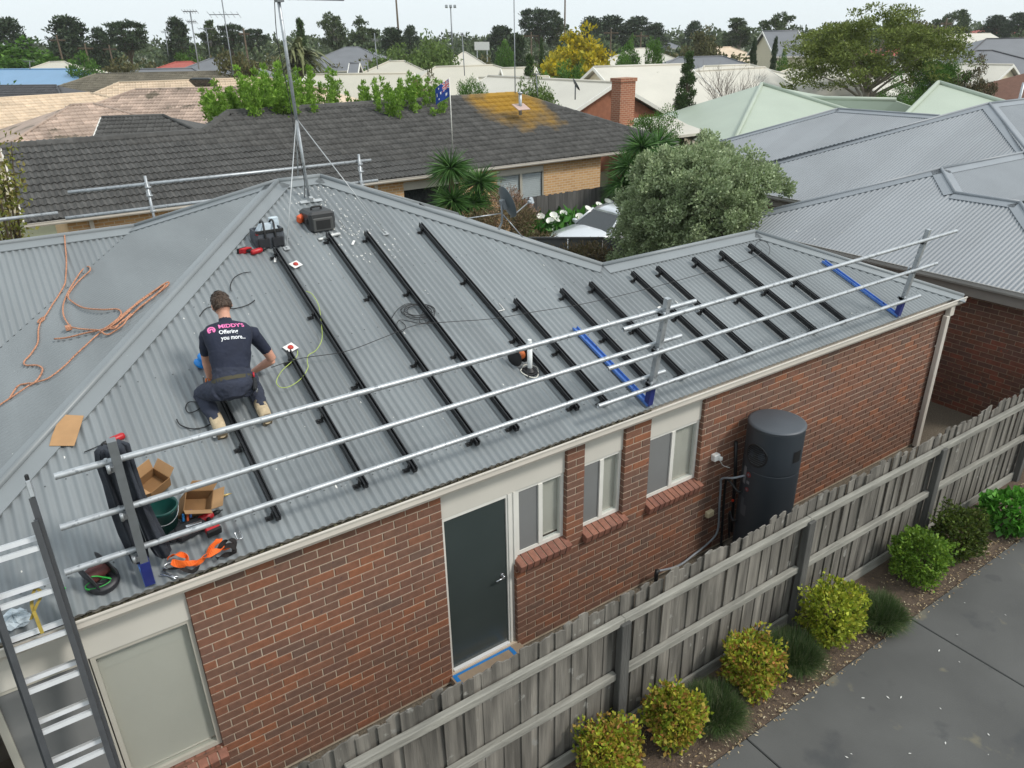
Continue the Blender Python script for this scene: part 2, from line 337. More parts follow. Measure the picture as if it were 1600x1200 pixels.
# roof geometry (plan): front eave y=-0.08, short ridge, hips at 45 degrees
XL, XR, YE = -4.56, 9.02, -0.08
A1, A2, YR = 0.40, 0.99, 4.88
ZA = roofz(YR); YW = 2.14; ZW = roofz(YW); XV, XH = A2+(YR-YW), XR-(YW-YE)
nF = Vector((0, -S22, C22)); nB = Vector((0, S22, C22)); nL = Vector((-S22, 0, C22)); nR = Vector((S22, 0, C22))
def roofpart(*a, **k): return corrugated(*a, **k)
fo = Vector((0, YE, 2.5))
def vv(y): return (y-YE)/C22
overh = 0.03
roofpart('roof_sheet', fo, (1, 0, 0), (0, C22, S22), [(XL, 0.024), (XR-0.03, 0.024), (XH, vv(YW)), (XV, vv(YW)), (A2, vv(YR)), (A1, vv(YR)), (XL+0.02, 0.03)], M['roof'], house)
lo = Vector((XL, 0, 2.5))
def vx(x): return (x-XL)/C22
ZWing = 3.85; XWv = A1-(ZA-ZWing)/T22; YWr = YR+(A1-XWv)
roofpart('roof_sheet', lo, (0, 1, 0), (C22, 0, S22), [(YE, -overh), (YWr-(XWv-XL), -overh), (YWr-(XWv-XL), 0), (YWr, vx(XWv)), (YR, vx(A1)), (YE, 0)], M['roof'], house)
yEw = YWr-(ZWing-2.5)/T22
roofpart('roof_sheet', Vector((0, yEw, 2.5)), (1, 0, 0), (0, C22, S22), [(-9.0, -overh), (XL, 0), (XWv, (YWr-yEw)/C22), (-9.0, (YWr-yEw)/C22)], M['roof'], house)
yB = YR+(ZA-2.5)/T22
roofpart('roof_sheet', Vector((0, yB, 2.5)), (1, 0, 0), (0, -C22, S22), [(-9.0, 0), (A2+(yB-YR), 0), (A2, (yB-YR)/C22), (A1, (yB-YR)/C22), (XWv, (yB-YWr)/C22), (-9.0, (yB-YWr)/C22)], M['roof'], house)
xE = A2+(ZA-2.5)/T22
def vr(x): return (xE-x)/C22
yv = YW+(ZW-2.5)/T22
roofpart('roof_sheet', Vector((xE, 0, 2.5)), (0, 1, 0), (-C22, 0, S22), [(YW, vr(XV)), (yv, vr(XV+(yv-YW))), (yB, 0), (YR, vr(A2))], M['roof'], house)
roofpart('roof_sheet', Vector((0, yv, 2.5)), (1, 0, 0), (0, -C22, S22), [(XV+(yv-YW), 0), (XR, 0), (XH, (yv-YW)/C22), (XV, (yv-YW)/C22)], M['roof'], house)
roofpart('roof_sheet', Vector((XR, 0, 2.5)), (0, 1, 0), (-C22, 0, S22), [(YE, 0), (yv, 0), (YW, (XR-XH)/C22)], M['roof'], house)
def P3(x, y, z): return Vector((x, y, z))
for a, b, n1, n2 in [((XL, YE, 2.5), (A1, YR, ZA), nF, nL), ((A1, YR, ZA), (A2, YR, ZA), nF, nB), ((A2, YR, ZA), (XV, YW, ZW), nF, nR), ((XV, YW, ZW), (XH, YW, ZW), nF, nB),
                     ((XH, YW, ZW), (XR, YE, 2.5), nF, nR), ((A1, YR, ZA), (XWv, YWr, ZWing), nL, nB), ((XWv, YWr, ZWing), (-9.0, YWr, ZWing), nF, nB), ((A2, YR, ZA), (xE, yB, 2.5), nR, nB), ((XH, YW, ZW), (XR, yv, 2.5), nR, nB)]:
    cap('ridge_cap', a, b, n1, n2, M['roofcap'], house, wd=0.175)
# roofing screws along the hip flanges
# valley tray between left slope and wing
mb = MB(); a = Vector((XWv, YWr, ZWing-0.012)); b = Vector((XL, YWr-(XWv-XL), 2.488)); sdir = Vector((1, -1, 0)).normalized()
mb.quad(a-sdir*0.12+Vector((0, 0, 0.03)), a, b, b-sdir*0.12+Vector((0, 0, 0.03))); mb.quad(a, a+sdir*0.12+Vector((0, 0, 0.03)), b+sdir*0.12+Vector((0, 0, 0.03)), b)
mb.build('valley_tray', M['roofcap'], house)
# rows of roofing screws on the sheet crests
V = []; F = []
for yy in np.arange(0.25, 4.8, 0.86):
    for kx in range(int(-4.4/0.076), int(8.9/0.076), 2):
        x = kx*0.076; top = 4.7 if A1 < x < A2 else (YR-(A1-x)-0.3 if x < A1 else (YR-(x-A2)-0.3 if x < XV else (YW-0.25 if x < XH else YW-(x-XH)-0.3)))
        if yy > top: continue
        c = rp(x, yy+RNG.uniform(-.01, .01), 0.0125); b = len(V); r_ = 0.0055
        V += [tuple(c+RU*r_*i+RV*r_*j) for i, j in ((-1, -1), (1, -1), (1, 1), (-1, 1))]+[tuple(c-RN*0.006+RU*r_*i+RV*r_*j) for i, j in ((-1, -1), (1, -1), (1, 1), (-1, 1))]; F += [(b, b+1, b+2, b+3)]+[(b+i, b+4+i, b+4+(i+1) % 4, b+(i+1) % 4) for i in range(4)]
tag(from_np('roof_screws', V, F, mat('screw_grey', hexc(84, 88, 90), rough=0.5, var=0.1), house), kind='stuff')
# gutters
def gutter(name, a, b, out, m, parent, w_=0.115, h=0.105, zt=2.505):
    """thin quad gutter from a to b (plan), front towards out"""
    a, b, out = Vector((*a, 0)), Vector((*b, 0)), Vector((*out, 0)); mb = MB()
    prof = [(0.0, zt-0.02), (0.0, zt-h), (w_-0.02, zt-h), (w_, zt-h+0.035), (w_, zt-0.02), (w_+0.012, zt-0.012), (w_+0.012, zt), (w_-0.008, zt), (w_-0.006, zt-h+0.04), (w_-0.022, zt-h+0.006), (0.006, zt-h+0.006), (0.006, zt-0.02)]
    mb.extrude([a+out*q+Vector((0, 0, z)) for q, z in prof], b-a); return mb.build(name, m, parent)
gutter('gutter', (XL-0.1, -0.004), (XR+0.06, -0.004), (0, -1), M['cream'], house)
gutter('gutter', (XR-0.02, 0.0), (XR-0.02, yv), (1, 0), M['cream'], house)
gutter('gutter', (XL-0.02, -0.1), (XL-0.02, yEw), (-1, 0), M['cream'], house)
M['debris'] = mat('gutter_debris', hexc(70, 66, 52), rough=1.0, var=0.4, scale=30, bump=1.0, bscale=50, spots=[(hexc(120, 116, 92), 30, 0.42)])
mb = MB()
for i in range(120):
    x0 = XL+i*(7.2/120); mb.add([(x0, -0.012, 2.455+RNG.uniform(-.01, .015)), (x0+0.06, -0.012, 2.455+RNG.uniform(-.01, .015)), (x0+0.06, -0.1, 2.45+RNG.uniform(-.02, .012)), (x0, -0.1, 2.45+RNG.uniform(-.02, .012))], [(0, 3, 2, 1)])
mb.build('leaf_debris', M['debris'], house)

# ------------------------------------------------------------------ brick wall of the house
WR = 8.93
wall = MB()
ZT = 2.42; SILL = 1.22; HEAD = 2.03
openings = [(-4.3, -2.26, 0.62, ZT), (0.0, 0.84, 0.10, ZT), (0.84, 1.50, SILL-0.08, ZT), (1.73, 2.31, SILL-0.08, ZT), (2.68, 3.54, SILL-0.08, ZT)]
def wall_boxes(mb, x0, x1, z0, z1, ops, y0, y1):
    xs = sorted({x0, x1, *[v for o in ops for v in o[:2] if x0 < v < x1]})
    for a, b in zip(xs[:-1], xs[1:]):
        c = (a+b)/2; cuts = sorted([(o[2], o[3]) for o in ops if o[0] < c < o[1]]); z = z0
        for q0, q1 in cuts:
            if q0 > z: mb.box(a, b, y0, y1, z, q0)
            z = q1
        if z < z1: mb.box(a, b, y0, y1, z, z1)
wall_boxes(wall, XL, WR, 0.0, ZT, openings, 0.007, 0.11)
wallo = wall.build('wall', M['mortar'], house)
mb = MB(); SIDEB = brick_tex_mat('clinker_brick_side', hexc(122, 82, 66), hexc(106, 78, 66), hexc(188, 172, 152)); mb.box(WR-0.11, WR-0.002, 0.11, yv, 0, 2.42); mb.build('wall', SIDEB, house); mb = MB(); mb.box(XL, XL+0.1, 0.11, yB, 0, 2.42); mb.build('wall', SIDEB, house); mb = MB(); mb.box(XL+0.1, 5.6, yB-0.5, yB-0.4, 0, 2.42); mb.build('wall', SIDEB, house); mb = MB(); mb.box(5.6, WR-0.11, yv-0.3, yv-0.2, 0, 2.42); mb.build('wall', SIDEB, house)
# one brick mesh per length, copied
def brick_mesh(L, H, D, name):
    mb = MB(); b = 0.004
    mb.add([(0, b, 0), (L, b, 0), (L, b, H), (0, b, H), (b, 0, b), (L-b, 0, b), (L-b, 0, H-b), (b, 0, H-b), (0, D, 0), (L, D, 0), (L, D, H), (0, D, H)],
           [(4, 5, 6, 7), (0, 1, 5, 4), (1, 2, 6, 5), (2, 3, 7, 6), (3, 0, 4, 7), (0, 8, 9, 1), (1, 9, 10, 2), (2, 10, 11, 3), (3, 11, 8, 0)])
    me = bpy.data.meshes.new(name); me.from_pydata(mb.V, [], mb.F); return me
BM = {}
def place_bricks(cells, m, parent, frame, limit=300, depth=0.10, name='brick'):
    """cells: (u, z, length, height); frame maps (u, d, z) to world; nearest ones singly, the rest joined"""
    o0, eu, ed = frame
    def W(u, d, z): return o0+eu*u+ed*d+Vector((0, 0, z))
    cells = sorted(cells, key=lambda c: (W(c[0], 0, c[1])-CAM).length/(c[2] if c[2] > 0.15 else 0.15)**0.5)
    rest = MB(); rot = Matrix((eu, ed, Vector((0, 0, 1)))).transposed().to_4x4(); base = org(parent)
    for i, (u, z, L, H) in enumerate(cells):
        jd = RNG.uniform(-0.0015, 0.0015); key = (name, round(L, 3), round(H, 3), depth, m.name)
        if i < limit:
            if key not in BM: BM[key] = brick_mesh(L, H, depth, name); BM[key].materials.append(m)
            o = bpy.data.objects.new(name, BM[key]); COL.objects.link(o); o.parent = parent; o.matrix_local = Matrix.Translation(W(u, jd, z)-base) @ rot
        else:
            b = 0.004; D = depth
            vs = [(0, b, 0), (L, b, 0), (L, b, H), (0, b, H), (b, 0, b), (L-b, 0, b), (L-b, 0, H-b), (b, 0, H-b), (0, D, 0), (L, D, 0), (L, D, H), (0, D, H)]
            rest.add([W(u+x, jd+y, z+q) for x, y, q in vs], [(4, 5, 6, 7), (0, 1, 5, 4), (1, 2, 6, 5), (2, 3, 7, 6), (3, 0, 4, 7), (0, 8, 9, 1), (1, 9, 10, 2), (2, 10, 11, 3), (3, 11, 8, 0)])
    if rest.V: tag(rest.build('bricks', m, parent), kind='stuff')
cells = []
CH = 0.086
for row in range(28):
    z = 0.03+row*CH; off = 0.0 if row % 2 else 0.12
    # spans of masonry on this course
    spans = [(XL, WR)]
    for o in openings:
        if z+0.076 > o[2]+0.005 and z < o[3]:
            spans = [s for a, b in spans for s in ([(a, min(b, o[0])), (max(a, o[1]), b)] if o[0] < b and o[1] > a else [(a, b)]) if s[1]-s[0] > 0.05]
    for a, b in spans:
        # bond laid out from the door jamb; narrow piers carry their own bond
        o2 = off if b-a > 0.6 else a+(0.0 if row % 2 else -0.12)
        u = o2+0.24*math.floor((a-o2)/0.24); run = []
        while u < b-0.004:
            s, e = max(u+0.005, a-0.003), min(u+0.235, b+0.003)
            if s < a+0.02: s = a-0.003
            if e > b-0.02: e = b+0.003
            if e > s: run.append([s, e])
            u += 0.24
        if len(run) > 1 and run[0][1]-run[0][0] < 0.055: run[1][0] = run[0][0]; run.pop(0)
        if len(run) > 1 and run[-1][1]-run[-1][0] < 0.055: run[-2][1] = run[-1][1]; run.pop()
        cells += [(s, z, round(e-s, 3), 0.076) for s, e in run]
place_bricks(cells, M['brick'], wallo, (Vector((0, 0, 0)), Vector((1, 0, 0)), Vector((0, 1, 0))), depth=0.105)
# brick-on-edge sills
for a, b in ((0.84, 1.53), (1.72, 2.35), (2.67, 3.58), (-4.3, -2.24)):
    zt = 1.215 if a > 0 else 0.63; n = max(1, round((b-a)/0.086))
    for i in range(n):
        mb = MB(); u = a+(b-a)*(i+0.5)/n; hw = (b-a)/n/2-0.005
        c = Vector((u, 0.015, zt-0.065)); ay = Vector((0, math.cos(R(17)), math.sin(R(17)))); az = Vector((0, -math.sin(R(17)), math.cos(R(17))))
        mb.bbox(c, (hw, 0, 0), ay*0.085, az*0.05, 0.005); mb.build('sill_brick', M['brick_sill'], wallo)
    mb = MB(); c = Vector(((a+b)/2, 0.02, zt-0.073)); mb.obox(c, ((b-a)/2-0.02, 0, 0), Vector((0, math.cos(R(17)), math.sin(R(17))))*0.078, Vector((0, -math.sin(R(17)), math.cos(R(17))))*0.046); mb.build('sill_mortar', M['mortar'], wallo)
# white head panels over the openings
for a, b, y0 in ((0.0, 1.50, 0.045), (1.73, 2.31, 0.045), (2.68, 3.54, 0.045), (-4.3, -2.26, 0.03)):
    mb = MB(); mb.box(a+0.002, b-0.002, y0, y0+0.03, HEAD+0.012, ZT+0.02); mb.build('head_panel', M['cream2'], house)
# dark inside behind the glass
M['room'] = mat('room_wall', hexc(150, 146, 138), rough=0.9, var=0.05); M['roomfloor'] = mat('room_floor', hexc(120, 112, 100), rough=0.9, var=0.1)
mb = MB(); mb.box(XL+0.1, WR-0.12, 1.6, 1.65, 0, 2.4); mb.box(XL+0.1, WR-0.12, 0.12, 1.6, 2.38, 2.40); mb.build('inner_wall', M['room'], house)
mb = MB(); mb.box(XL+0.1, WR-0.12, 0.12, 1.6, 0.0, 0.04); mb.build('inner_floor', M['roomfloor'], house)
# glass
def clearglass(name, tint):
    m = bpy.data.materials.new(name); m.use_nodes = True; n = m.node_tree.nodes; l = m.node_tree.links
    tr = n.new('ShaderNodeBsdfTransparent'); tr.inputs[0].default_value = (*tint, 1); gl = n.new('ShaderNodeBsdfGlossy'); gl.inputs['Roughness'].default_value = 0.02
    fz = n.new('ShaderNodeLayerWeight'); fz.inputs[0].default_value = 0.5; pw = n.new('ShaderNodeMath'); pw.operation = 'POWER'; pw.inputs[1].default_value = 4.0; l.new(fz.outputs['Facing'], pw.inputs[0]); ma = n.new('ShaderNodeMath'); ma.operation = 'MULTIPLY_ADD'; ma.inputs[1].default_value = 0.85; ma.inputs[2].default_value = 0.05; l.new(pw.outputs[0], ma.inputs[0])
    ms = n.new('ShaderNodeMixShader'); l.new(ma.outputs[0], ms.inputs[0]); l.new(tr.outputs[0], ms.inputs[1]); l.new(gl.outputs[0], ms.inputs[2]); l.new(ms.outputs[0], n['Material Output'].inputs[0]); return m
M['glass'] = clearglass('window_glass', (0.95, 0.97, 0.97)); M['screen'] = mat('fly_screen', hexc(118, 119, 118), rough=0.9, var=0.03)
M['blind'] = mat('roller_blind', hexc(200, 194, 182), rough=0.85, var=0.03, scale=1.5)
def window(x0, x1, z0, z1, split, parts, y=0.06, fm=None, fw=0.035):
    fm = fm or M['whiteframe']; mb = MB()
    mb.box(x0, x0+fw, y, y+0.06, z0, z1); mb.box(x1-fw, x1, y, y+0.06, z0, z1); mb.box(x0+fw, x1-fw, y, y+0.06, z0, z0+fw*1.2); mb.box(x0+fw, x1-fw, y, y+0.06, z1-fw, z1)
    for s in split: mb.box(s-fw*0.75, s+fw*0.75, y-0.008, y+0.052, z0+fw*1.2, z1-fw)
    wo = mb.build('window', fm, house)
    ed = [x0+fw]+[q for s in split for q in (s-fw*0.75, s+fw*0.75)]+[x1-fw]
    for i in range(0, len(ed), 2):
        a, b, kind = ed[i], ed[i+1], parts[i//2]; mb = MB(); mb.box(a, b, y+0.028, y+0.034, z0+fw*1.2, z1-fw); mb.build('pane', M['glass'], wo)
        if kind == 'screen': mb = MB(); mb.box(a, b, y+0.012, y+0.014, z0+fw*1.2, z1-fw); mb.build('fly_screen', M['screen'], wo)
        if kind[:5] == 'blind':
            d = float(kind[5:] or 0.05); mb = MB(); mb.box(a-0.05, b+0.05, y+0.064, y+0.067, z0+d, z1-fw+0.03); mb.tube([(a-0.05, y+0.066, z0+d), (b+0.05, y+0.066, z0+d)], 0.009, 8); mb.build('blind', M['blind'], wo)
    return wo
window(0.885, 1.495, SILL+0.005, HEAD+0.01, [1.19], ['screen', 'blind0.07'])
window(1.735, 2.305, SILL+0.005, HEAD+0.01, [2.02], ['screen', 'blind0.05'])
window(2.685, 3.535, SILL+0.005, HEAD+0.01, [3.11], ['screen', 'blind0.05'])
M['frame_g'] = mat('window_frame_stone', hexc(182, 178, 166), rough=0.45, var=0.04)
M['bigblind'] = mat('pale_blind', hexc(170, 164, 150), rough=0.85, var=0.03, scale=1.0)
window(-2.99, -2.265, 0.64, HEAD+0.01, [], ['blind0.05'], y=0.04, fm=M['frame_g'])
window(-4.29, -3.0, 0.64, HEAD+0.01, [-3.62], ['clear', 'screen'], y=0.04, fm=M['frame_g'])
# door
M['door'] = mat('door_charcoal', hexc(60, 68, 67), rough=0.25, var=0.06, scale=2.0); M['tape'] = mat('blue_masking_tape', hexc(34, 120, 190), rough=0.6, var=0.1)
mb = MB(); mb.bbox((0.40, 0.085, 1.065), (0.355, 0, 0), (0, 0.02, 0), (0, 0, 0.945), 0.004); d_ = mb.build('door', M['door'], house)
mb = MB(); c = Vector((0.70, 0.066, 1.05)); mb.tube([c, c+Vector((0, -0.045, 0))], 0.012, 10); mb.tube([c+Vector((0, -0.045, 0)), c+Vector((-0.11, -0.05, 0))], 0.010, 8); mb.lathe([(0.026, 0), (0.026, 0.008)], c, (0, -1, 0), 14); mb.build('handle', M['steel'], d_)
mb = MB(); mb.box(0.0, 0.045, 0.05, 0.11, 0.10, HEAD+0.01); mb.box(0.755, 0.885, 0.05, 0.11, 0.10, HEAD+0.01); mb.box(0.775, 0.80, 0.038, 0.05, 0.10, HEAD+0.01); mb.box(0.84, 0.862, 0.038, 0.05, 0.10, HEAD+0.01); mb.box(0.045, 0.755, 0.05, 0.11, HEAD-0.025, HEAD+0.01); mb.build('door_frame', M['whiteframe'], house)
mb = MB(); mb.box(0.045, 0.755, 0.028, 0.1, 0.095, 0.118); mb.build('door_threshold', mat('white_threshold', hexc(225, 226, 226), rough=0.3, var=0.02), house)
M['doorstep'] = mat('doorstep_tile', hexc(150, 132, 112), rough=0.8, var=0.12, scale=9)
mb = MB(); mb.box(-0.02, 0.86, -0.19, 0.03, 0.0, 0.085); st = mb.build('doorstep', M['doorstep'], house)
mb = MB()
for x0, x1, y0, y1 in ((0.0, 0.84, -0.185, -0.14), (0.0, 0.74, -0.02, 0.022), (0.0, 0.045, -0.138, -0.022), (0.70, 0.745, -0.138, -0.022)): mb.box(x0, x1, y0, y1, 0.0855, 0.088)
mb.build('masking_tape', M['tape'], st)
# downpipe at the right corner
mb = MB(); mb.bbox((8.72, -0.055, 1.13), (0.048, 0, 0), (0, 0.036, 0), (0, 0, 1.13), 0.006); mb.bbox((8.79, -0.055, 2.33), (0.06, 0, 0), (0, 0.038, 0), (0, 0, 0.085), 0.006)
mb.box(8.655, 8.785, -0.022, -0.014, 1.75, 1.775); mb.box(8.655, 8.785, -0.022, -0.014, 0.62, 0.645); mb.build('downpipe', M['cream'], house)
# power point and junction box
mb = MB(); mb.bbox((3.79, -0.03, 1.47), (0.05, 0, 0), (0, 0.035, 0), (0, 0, 0.045), 0.008); mb.bbox((3.83, -0.075, 1.455), (0.022, 0, 0), (0, 0.02, 0), (0, 0, 0.025), 0.006)
solo(mb, 'power_outlet', mat('white_plastic', hexc(226, 226, 222), rough=0.35, var=0.02), 'white weatherproof power outlet on the brick wall beside the water heater', 'outlet')
mb = MB(); mb.bbox((3.80, -0.025, 0.63), (0.06, 0, 0), (0, 0.03, 0), (0, 0, 0.045), 0.01); mb.lathe([(0.01, 0), (0.01, 0.006)], (3.78, -0.055, 0.63), (0, -1, 0), 8); mb.lathe([(0.01, 0), (0.01, 0.006)], (3.82, -0.055, 0.63), (0, -1, 0), 8)
solo(mb, 'junction_box', mat('beige_plastic', hexc(206, 192, 158), rough=0.5, var=0.04), 'small beige box low on the brick wall left of the grey conduit', 'junction box')
# ================================================================== mounting rails on the front slope
def mounting_rail(x, y0, y1, label, feet):
    t = thing('mounting_rail', label, 'mounting rail', rp(x, y0), 'black rails screwed to the roof sheets')
    mb = MB(); a, b = rp(x, y0, 0.062), rp(x, y1, 0.062); h = RV*((b-a).length/2); c = (a+b)/2
    mb.obox(c-RN*0.012, RU*0.021, h, RN*0.016)                       # base of the channel
    for s in (-1, 1): mb.obox(c+RU*(0.0155*s)+RN*0.018, RU*0.0055, h, RN*0.0139)
    mb.build('channel', M['blackrail'], t)
    for y in feet:
        mb = MB(); p = rp(x-0.033, y, 0.0); mb.obox(p+RN*0.046, RU*0.004, RV*0.02, RN*0.034); mb.obox(p-RU*0.027+RN*0.014, RU*0.03, RV*0.022, RN*0.004)
        mb.lathe([(0.012, 0), (0.012, 0.012), (0.006, 0.016)], p-RU*0.035+RN*0.018, RN, 8); mb.lathe([(0.009, 0), (0.009, 0.012)], p+RN*0.06-RU*0.004, -RU, 8)
        mb.build('foot', M['black'], t)
    return t
RL = [(-1.445, 0.11, 1.75, 'black mounting rail running down between the kneeling worker\'s boots'),
      (-0.66, 0.13, 1.86, 'black mounting rail starting at the red and white flashing beside the worker\'s elbow'),
      (-0.18, 0.12, 3.48, 'long black mounting rail coming out from under the grey tool bag'),
      (0.52, 0.17, 3.60, 'long black mounting rail coming out from under the black tool case'),
      (0.985, 0.18, 3.51, 'long black mounting rail crossed by the coil of thin cable'),
      (1.75, 0.18, 3.50, 'long black mounting rail nearest the satellite dish, passing behind the white vent pipe'),
      (2.105, 0.12, 1.85, 'leftmost of the eight shorter black mounting rails, just right of the white vent pipe'),
      (2.795, 0.12, 1.84, 'second from left of the shorter black mounting rails, right of the middle blue bracket'),
      (3.26, 0.12, 1.84, 'third from left of the shorter black mounting rails, topmost end at the valley corner'),
      (3.985, 0.13, 1.85, 'fourth from left of the shorter black mounting rails, beside the middle steel post'),
      (4.43, 0.12, 1.84, 'fifth from left of the shorter black mounting rails'),
      (5.13, 0.12, 1.85, 'sixth from left of the shorter black mounting rails'),
      (5.685, 0.12, 1.85, 'second shorter black mounting rail from the right end of the roof'),
      (6.32, 0.12, 1.86, 'rightmost black mounting rail, with a small cable loop at its top')]
for x, y0, y1, lb in RL:
    n = 3 if y1 > 3 else 2
    mounting_rail(x, y0, y1, lb, [y0+0.06+(y1-y0-0.16)*k/(n if n > 2 else 2) for k in range((n if n > 2 else 2)+1)])

# ================================================================== edge protection along the front eave
def guard_post(x, label, dark=False, top=3.80):
    t = thing('guard_post', label, 'guard post', (x, -0.05, 2.5), 'upright posts of the front edge protection')
    b, tp = Vector((x, -0.03, 2.56)), Vector((x, -0.205, top)); d = (tp-b).normalized(); s = RU; e = s.cross(d).normalized(); m = M['galv_dark'] if dark else M['galv']
    mb = MB(); c = (b+d*0.14+tp)/2; hl = (tp-b-d*0.14).length/2; w_ = 0.028
    ring = lambda q, r: [q+s*(r*i)+e*(r*j) for i, j in ((-1, -1), (1, -1), (1, 1), (-1, 1))]
    p0, p1 = b+d*0.14, tp
    mb.loft([ring(p1, w_-0.005), ring(p1-d*0.05, w_-0.005)][::-1], caps=True, smooth=False); mb.loft([ring(p0, w_), ring(p1, w_)], caps=False, smooth=False)
    o, i_ = ring(p1, w_), ring(p1, w_-0.005)
    for k in range(4): mb.quad(o[k], o[(k+1) % 4], i_[(k+1) % 4], i_[k])
    mb.build('tube', m, t)
    mb = MB(); mb.obox(b+d*0.10, s*0.034, e*0.034, d*0.11); mb.build('socket', M['bluedark'], t)
    mb = MB(); a, c2 = rp(x-0.0, -0.04, 0.02), rp(x-0.03, 1.24, 0.02); h = (c2-a); mb.obox((a+c2)/2+RN*0.002, RU*0.036, h/2, RN*0.004)
    for q in (-1, 1): mb.obox((a+c2)/2+RU*0.032*q+RN*0.018, RU*0.004, h/2, RN*0.014)
    mb.build('roof_bracket', M['blue'], t)
    for z in (3.65, 3.24, 2.84):
        p = b+d*((z-b.z)/d.z)
        for q, yy in ((1, 0.055), (-1, -0.055)):
            mb = MB(); mb.obox(p+e*0.0+s*0.05*(-1)+Vector((0, 0, -0.02)), s*0.022, e*0.03, d*0.02); mb.tube([p-s*0.06+e*0.045*q-d*0.03, p-s*0.06+e*0.045*q+d*0.03], 0.012, 8)
            mb.build('clamp', M['galv'], t)
    return t
PXL, PXM, PXR = -2.475, 2.58, 7.34
guard_post(PXL, 'dull grey guard post at left end of the eave with a dark jacket over it', True, 3.84)
guard_post(PXM, 'galvanised guard post at the middle of the eave where the pipes overlap')
guard_post(PXR, 'galvanised guard post at the right end of the eave near the downpipe')
def pipe(x0, x1, y, z, label, dz=0.0):
    a, b = Vector((x0, y, z)), Vector((x1, y, z+dz)); d = (b-a).normalized(); mb = MB(); r = 0.0242
    mb.tube([a, b], r, 14, caps=False)
    for q, sg in ((a, 1), (b, -1)):     # open pipe ends
        mb.lathe([(r, 0), (r-0.004, 0.0005), (r-0.004, 0.05)], q, d*sg, 14, caps=False); mb.lathe([(r-0.004, 0.049), (0.0005, 0.05)], q, d*sg, 14, caps=False)
    return solo(mb, 'guard_pipe', M['galv'], label, 'scaffold pipe', 'long pipes of the front edge protection')
pipe(-2.84, 3.07, -0.125, 3.652, 'top galvanised pipe of the left run, passing before the worker', 0.0)
pipe(-2.90, 2.95, -0.075, 3.245, 'middle galvanised pipe of the left run, above the green bucket', 0.03)
pipe(-2.96, 2.80, -0.02, 2.86, 'lowest galvanised pipe of the left run, over the cable drum and orange harness', 0.02)
pipe(1.97, 8.03, -0.232, 3.612, 'top galvanised pipe of the right run, reaching past the end post', 0.07)
pipe(1.84, 7.80, -0.180, 3.215, 'middle galvanised pipe of the right run toward the downpipe', 0.04)
pipe(1.78, 7.65, -0.125, 2.80, 'lowest galvanised pipe of the right run, just above the gutter', -0.0)
# rear edge protection behind the ridge
def rear_pipe(x0, x1, z, label, y=9.98):
    mb = MB(); mb.tube([(x0, y, z), (x1, y, z)], 0.029, 12); return solo(mb, 'guard_pipe', M['galv'], label, 'scaffold pipe', 'pipes of the rear edge protection')
rear_pipe(-1.72, 3.98, 3.90, 'upper galvanised pipe behind the ridge, in front of the dark tiled roof')
rear_pipe(-1.86, 4.10, 3.47, 'lower galvanised pipe behind the ridge, mostly hidden by the roof')
rear_pipe(-6.5, -1.95, 3.59, 'galvanised pipe end at the far left, in front of the tree', 9.9)
for x, lb in ((-0.45, 'galvanised rear guard post left of the antenna mast, before the tiled roof'), (3.70, 'galvanised rear guard post right of the antenna mast')):
    t = thing('guard_post', lb, 'guard post', (x, 9.93, 2.5), 'posts of the rear edge protection')
    mb = MB(); mb.tube([(x, 9.93, 2.5), (x, 9.93, 4.05)], 0.024, 12); mb.build('tube', M['galv'], t)
    for z in (3.90, 3.47, 3.75):
        mb = MB(); mb.obox((x, 9.94, z), (0.04, 0, 0), (0, 0.03, 0), (0, 0, 0.035)); mb.tube([(x-0.05, 9.90, z-0.05), (x+0.06, 9.90, z-0.05)], 0.014, 8); mb.build('clamp', M['galv'], t)

# ================================================================== television mast
mast = thing('antenna_mast', 'tall galvanised antenna mast braced by two white struts on the ridge', 'antenna', (0.63, 4.42, 4.33))
mb = MB(); mb.tube([(0.64, 4.42, 4.34), (0.61, 4.42, 5.35)], 0.018, 12); mb.tube([(0.61, 4.42, 5.30), (0.58, 4.42, 6.85)], 0.021, 12); mb.build('pole', M['galv'], mast)
M['whitesteel'] = mat('white_steel', hexc(182, 185, 186), rough=0.4, metal=0.3, var=0.08)
for px, py in ((448, 388), (602, 365)):
    mb = MB(); q = fr(px, py, 0.02); mb.tube([(0.61, 4.42, 5.33), q], 0.0062, 8); mb.obox(q, RU*0.035, RV*0.03, RN*0.006); mb.tube([q+RN*0.0, q+RN*0.03], 0.012, 8); mb.build('strut', M['whitesteel'], mast)
mb = MB(); mb.tube([(0.61, 4.42, 5.33), (0.9, 5.6, 4.24)], 0.0095, 8); mb.build('strut', M['whitesteel'], mast)
mb = MB()
for s in (-1, 1): mb.obox(rp(0.64+0.085*s, 4.36, 0.02), RU*0.062, RV*0.03, RN*0.003)
mb.obox(rp(0.64, 4.37, 0.04), RU*0.024, RV*0.024, RN*0.03); mb.build('base_plate', M['whitesteel'], mast)
mb = MB(); mb.tube([(0.40, 4.42, 6.66), (1.35, 4.30, 6.645)], 0.012, 8)
for k in range(9):
    x = 0.42+k*0.11; mb.tube([(x, 4.42-0.14, 6.655), (x, 4.42+0.12, 6.65)], 0.004, 6)
mb.box(0.55, 0.63, 4.36, 4.48, 6.62, 6.70); mb.build('aerial', M['galv_dark'], mast)
mb = MB(); mb.tube(smooth_path([(0.53, 4.41, 6.62), (0.50, 4.40, 6.2), (0.55, 4.41, 5.6), (0.56, 4.40, 5.1), (0.60, 4.40, 4.6), (0.56, 4.36, 4.36)], 8), 0.005, 6); mb.build('aerial_cable', M['blackrub'], mast)

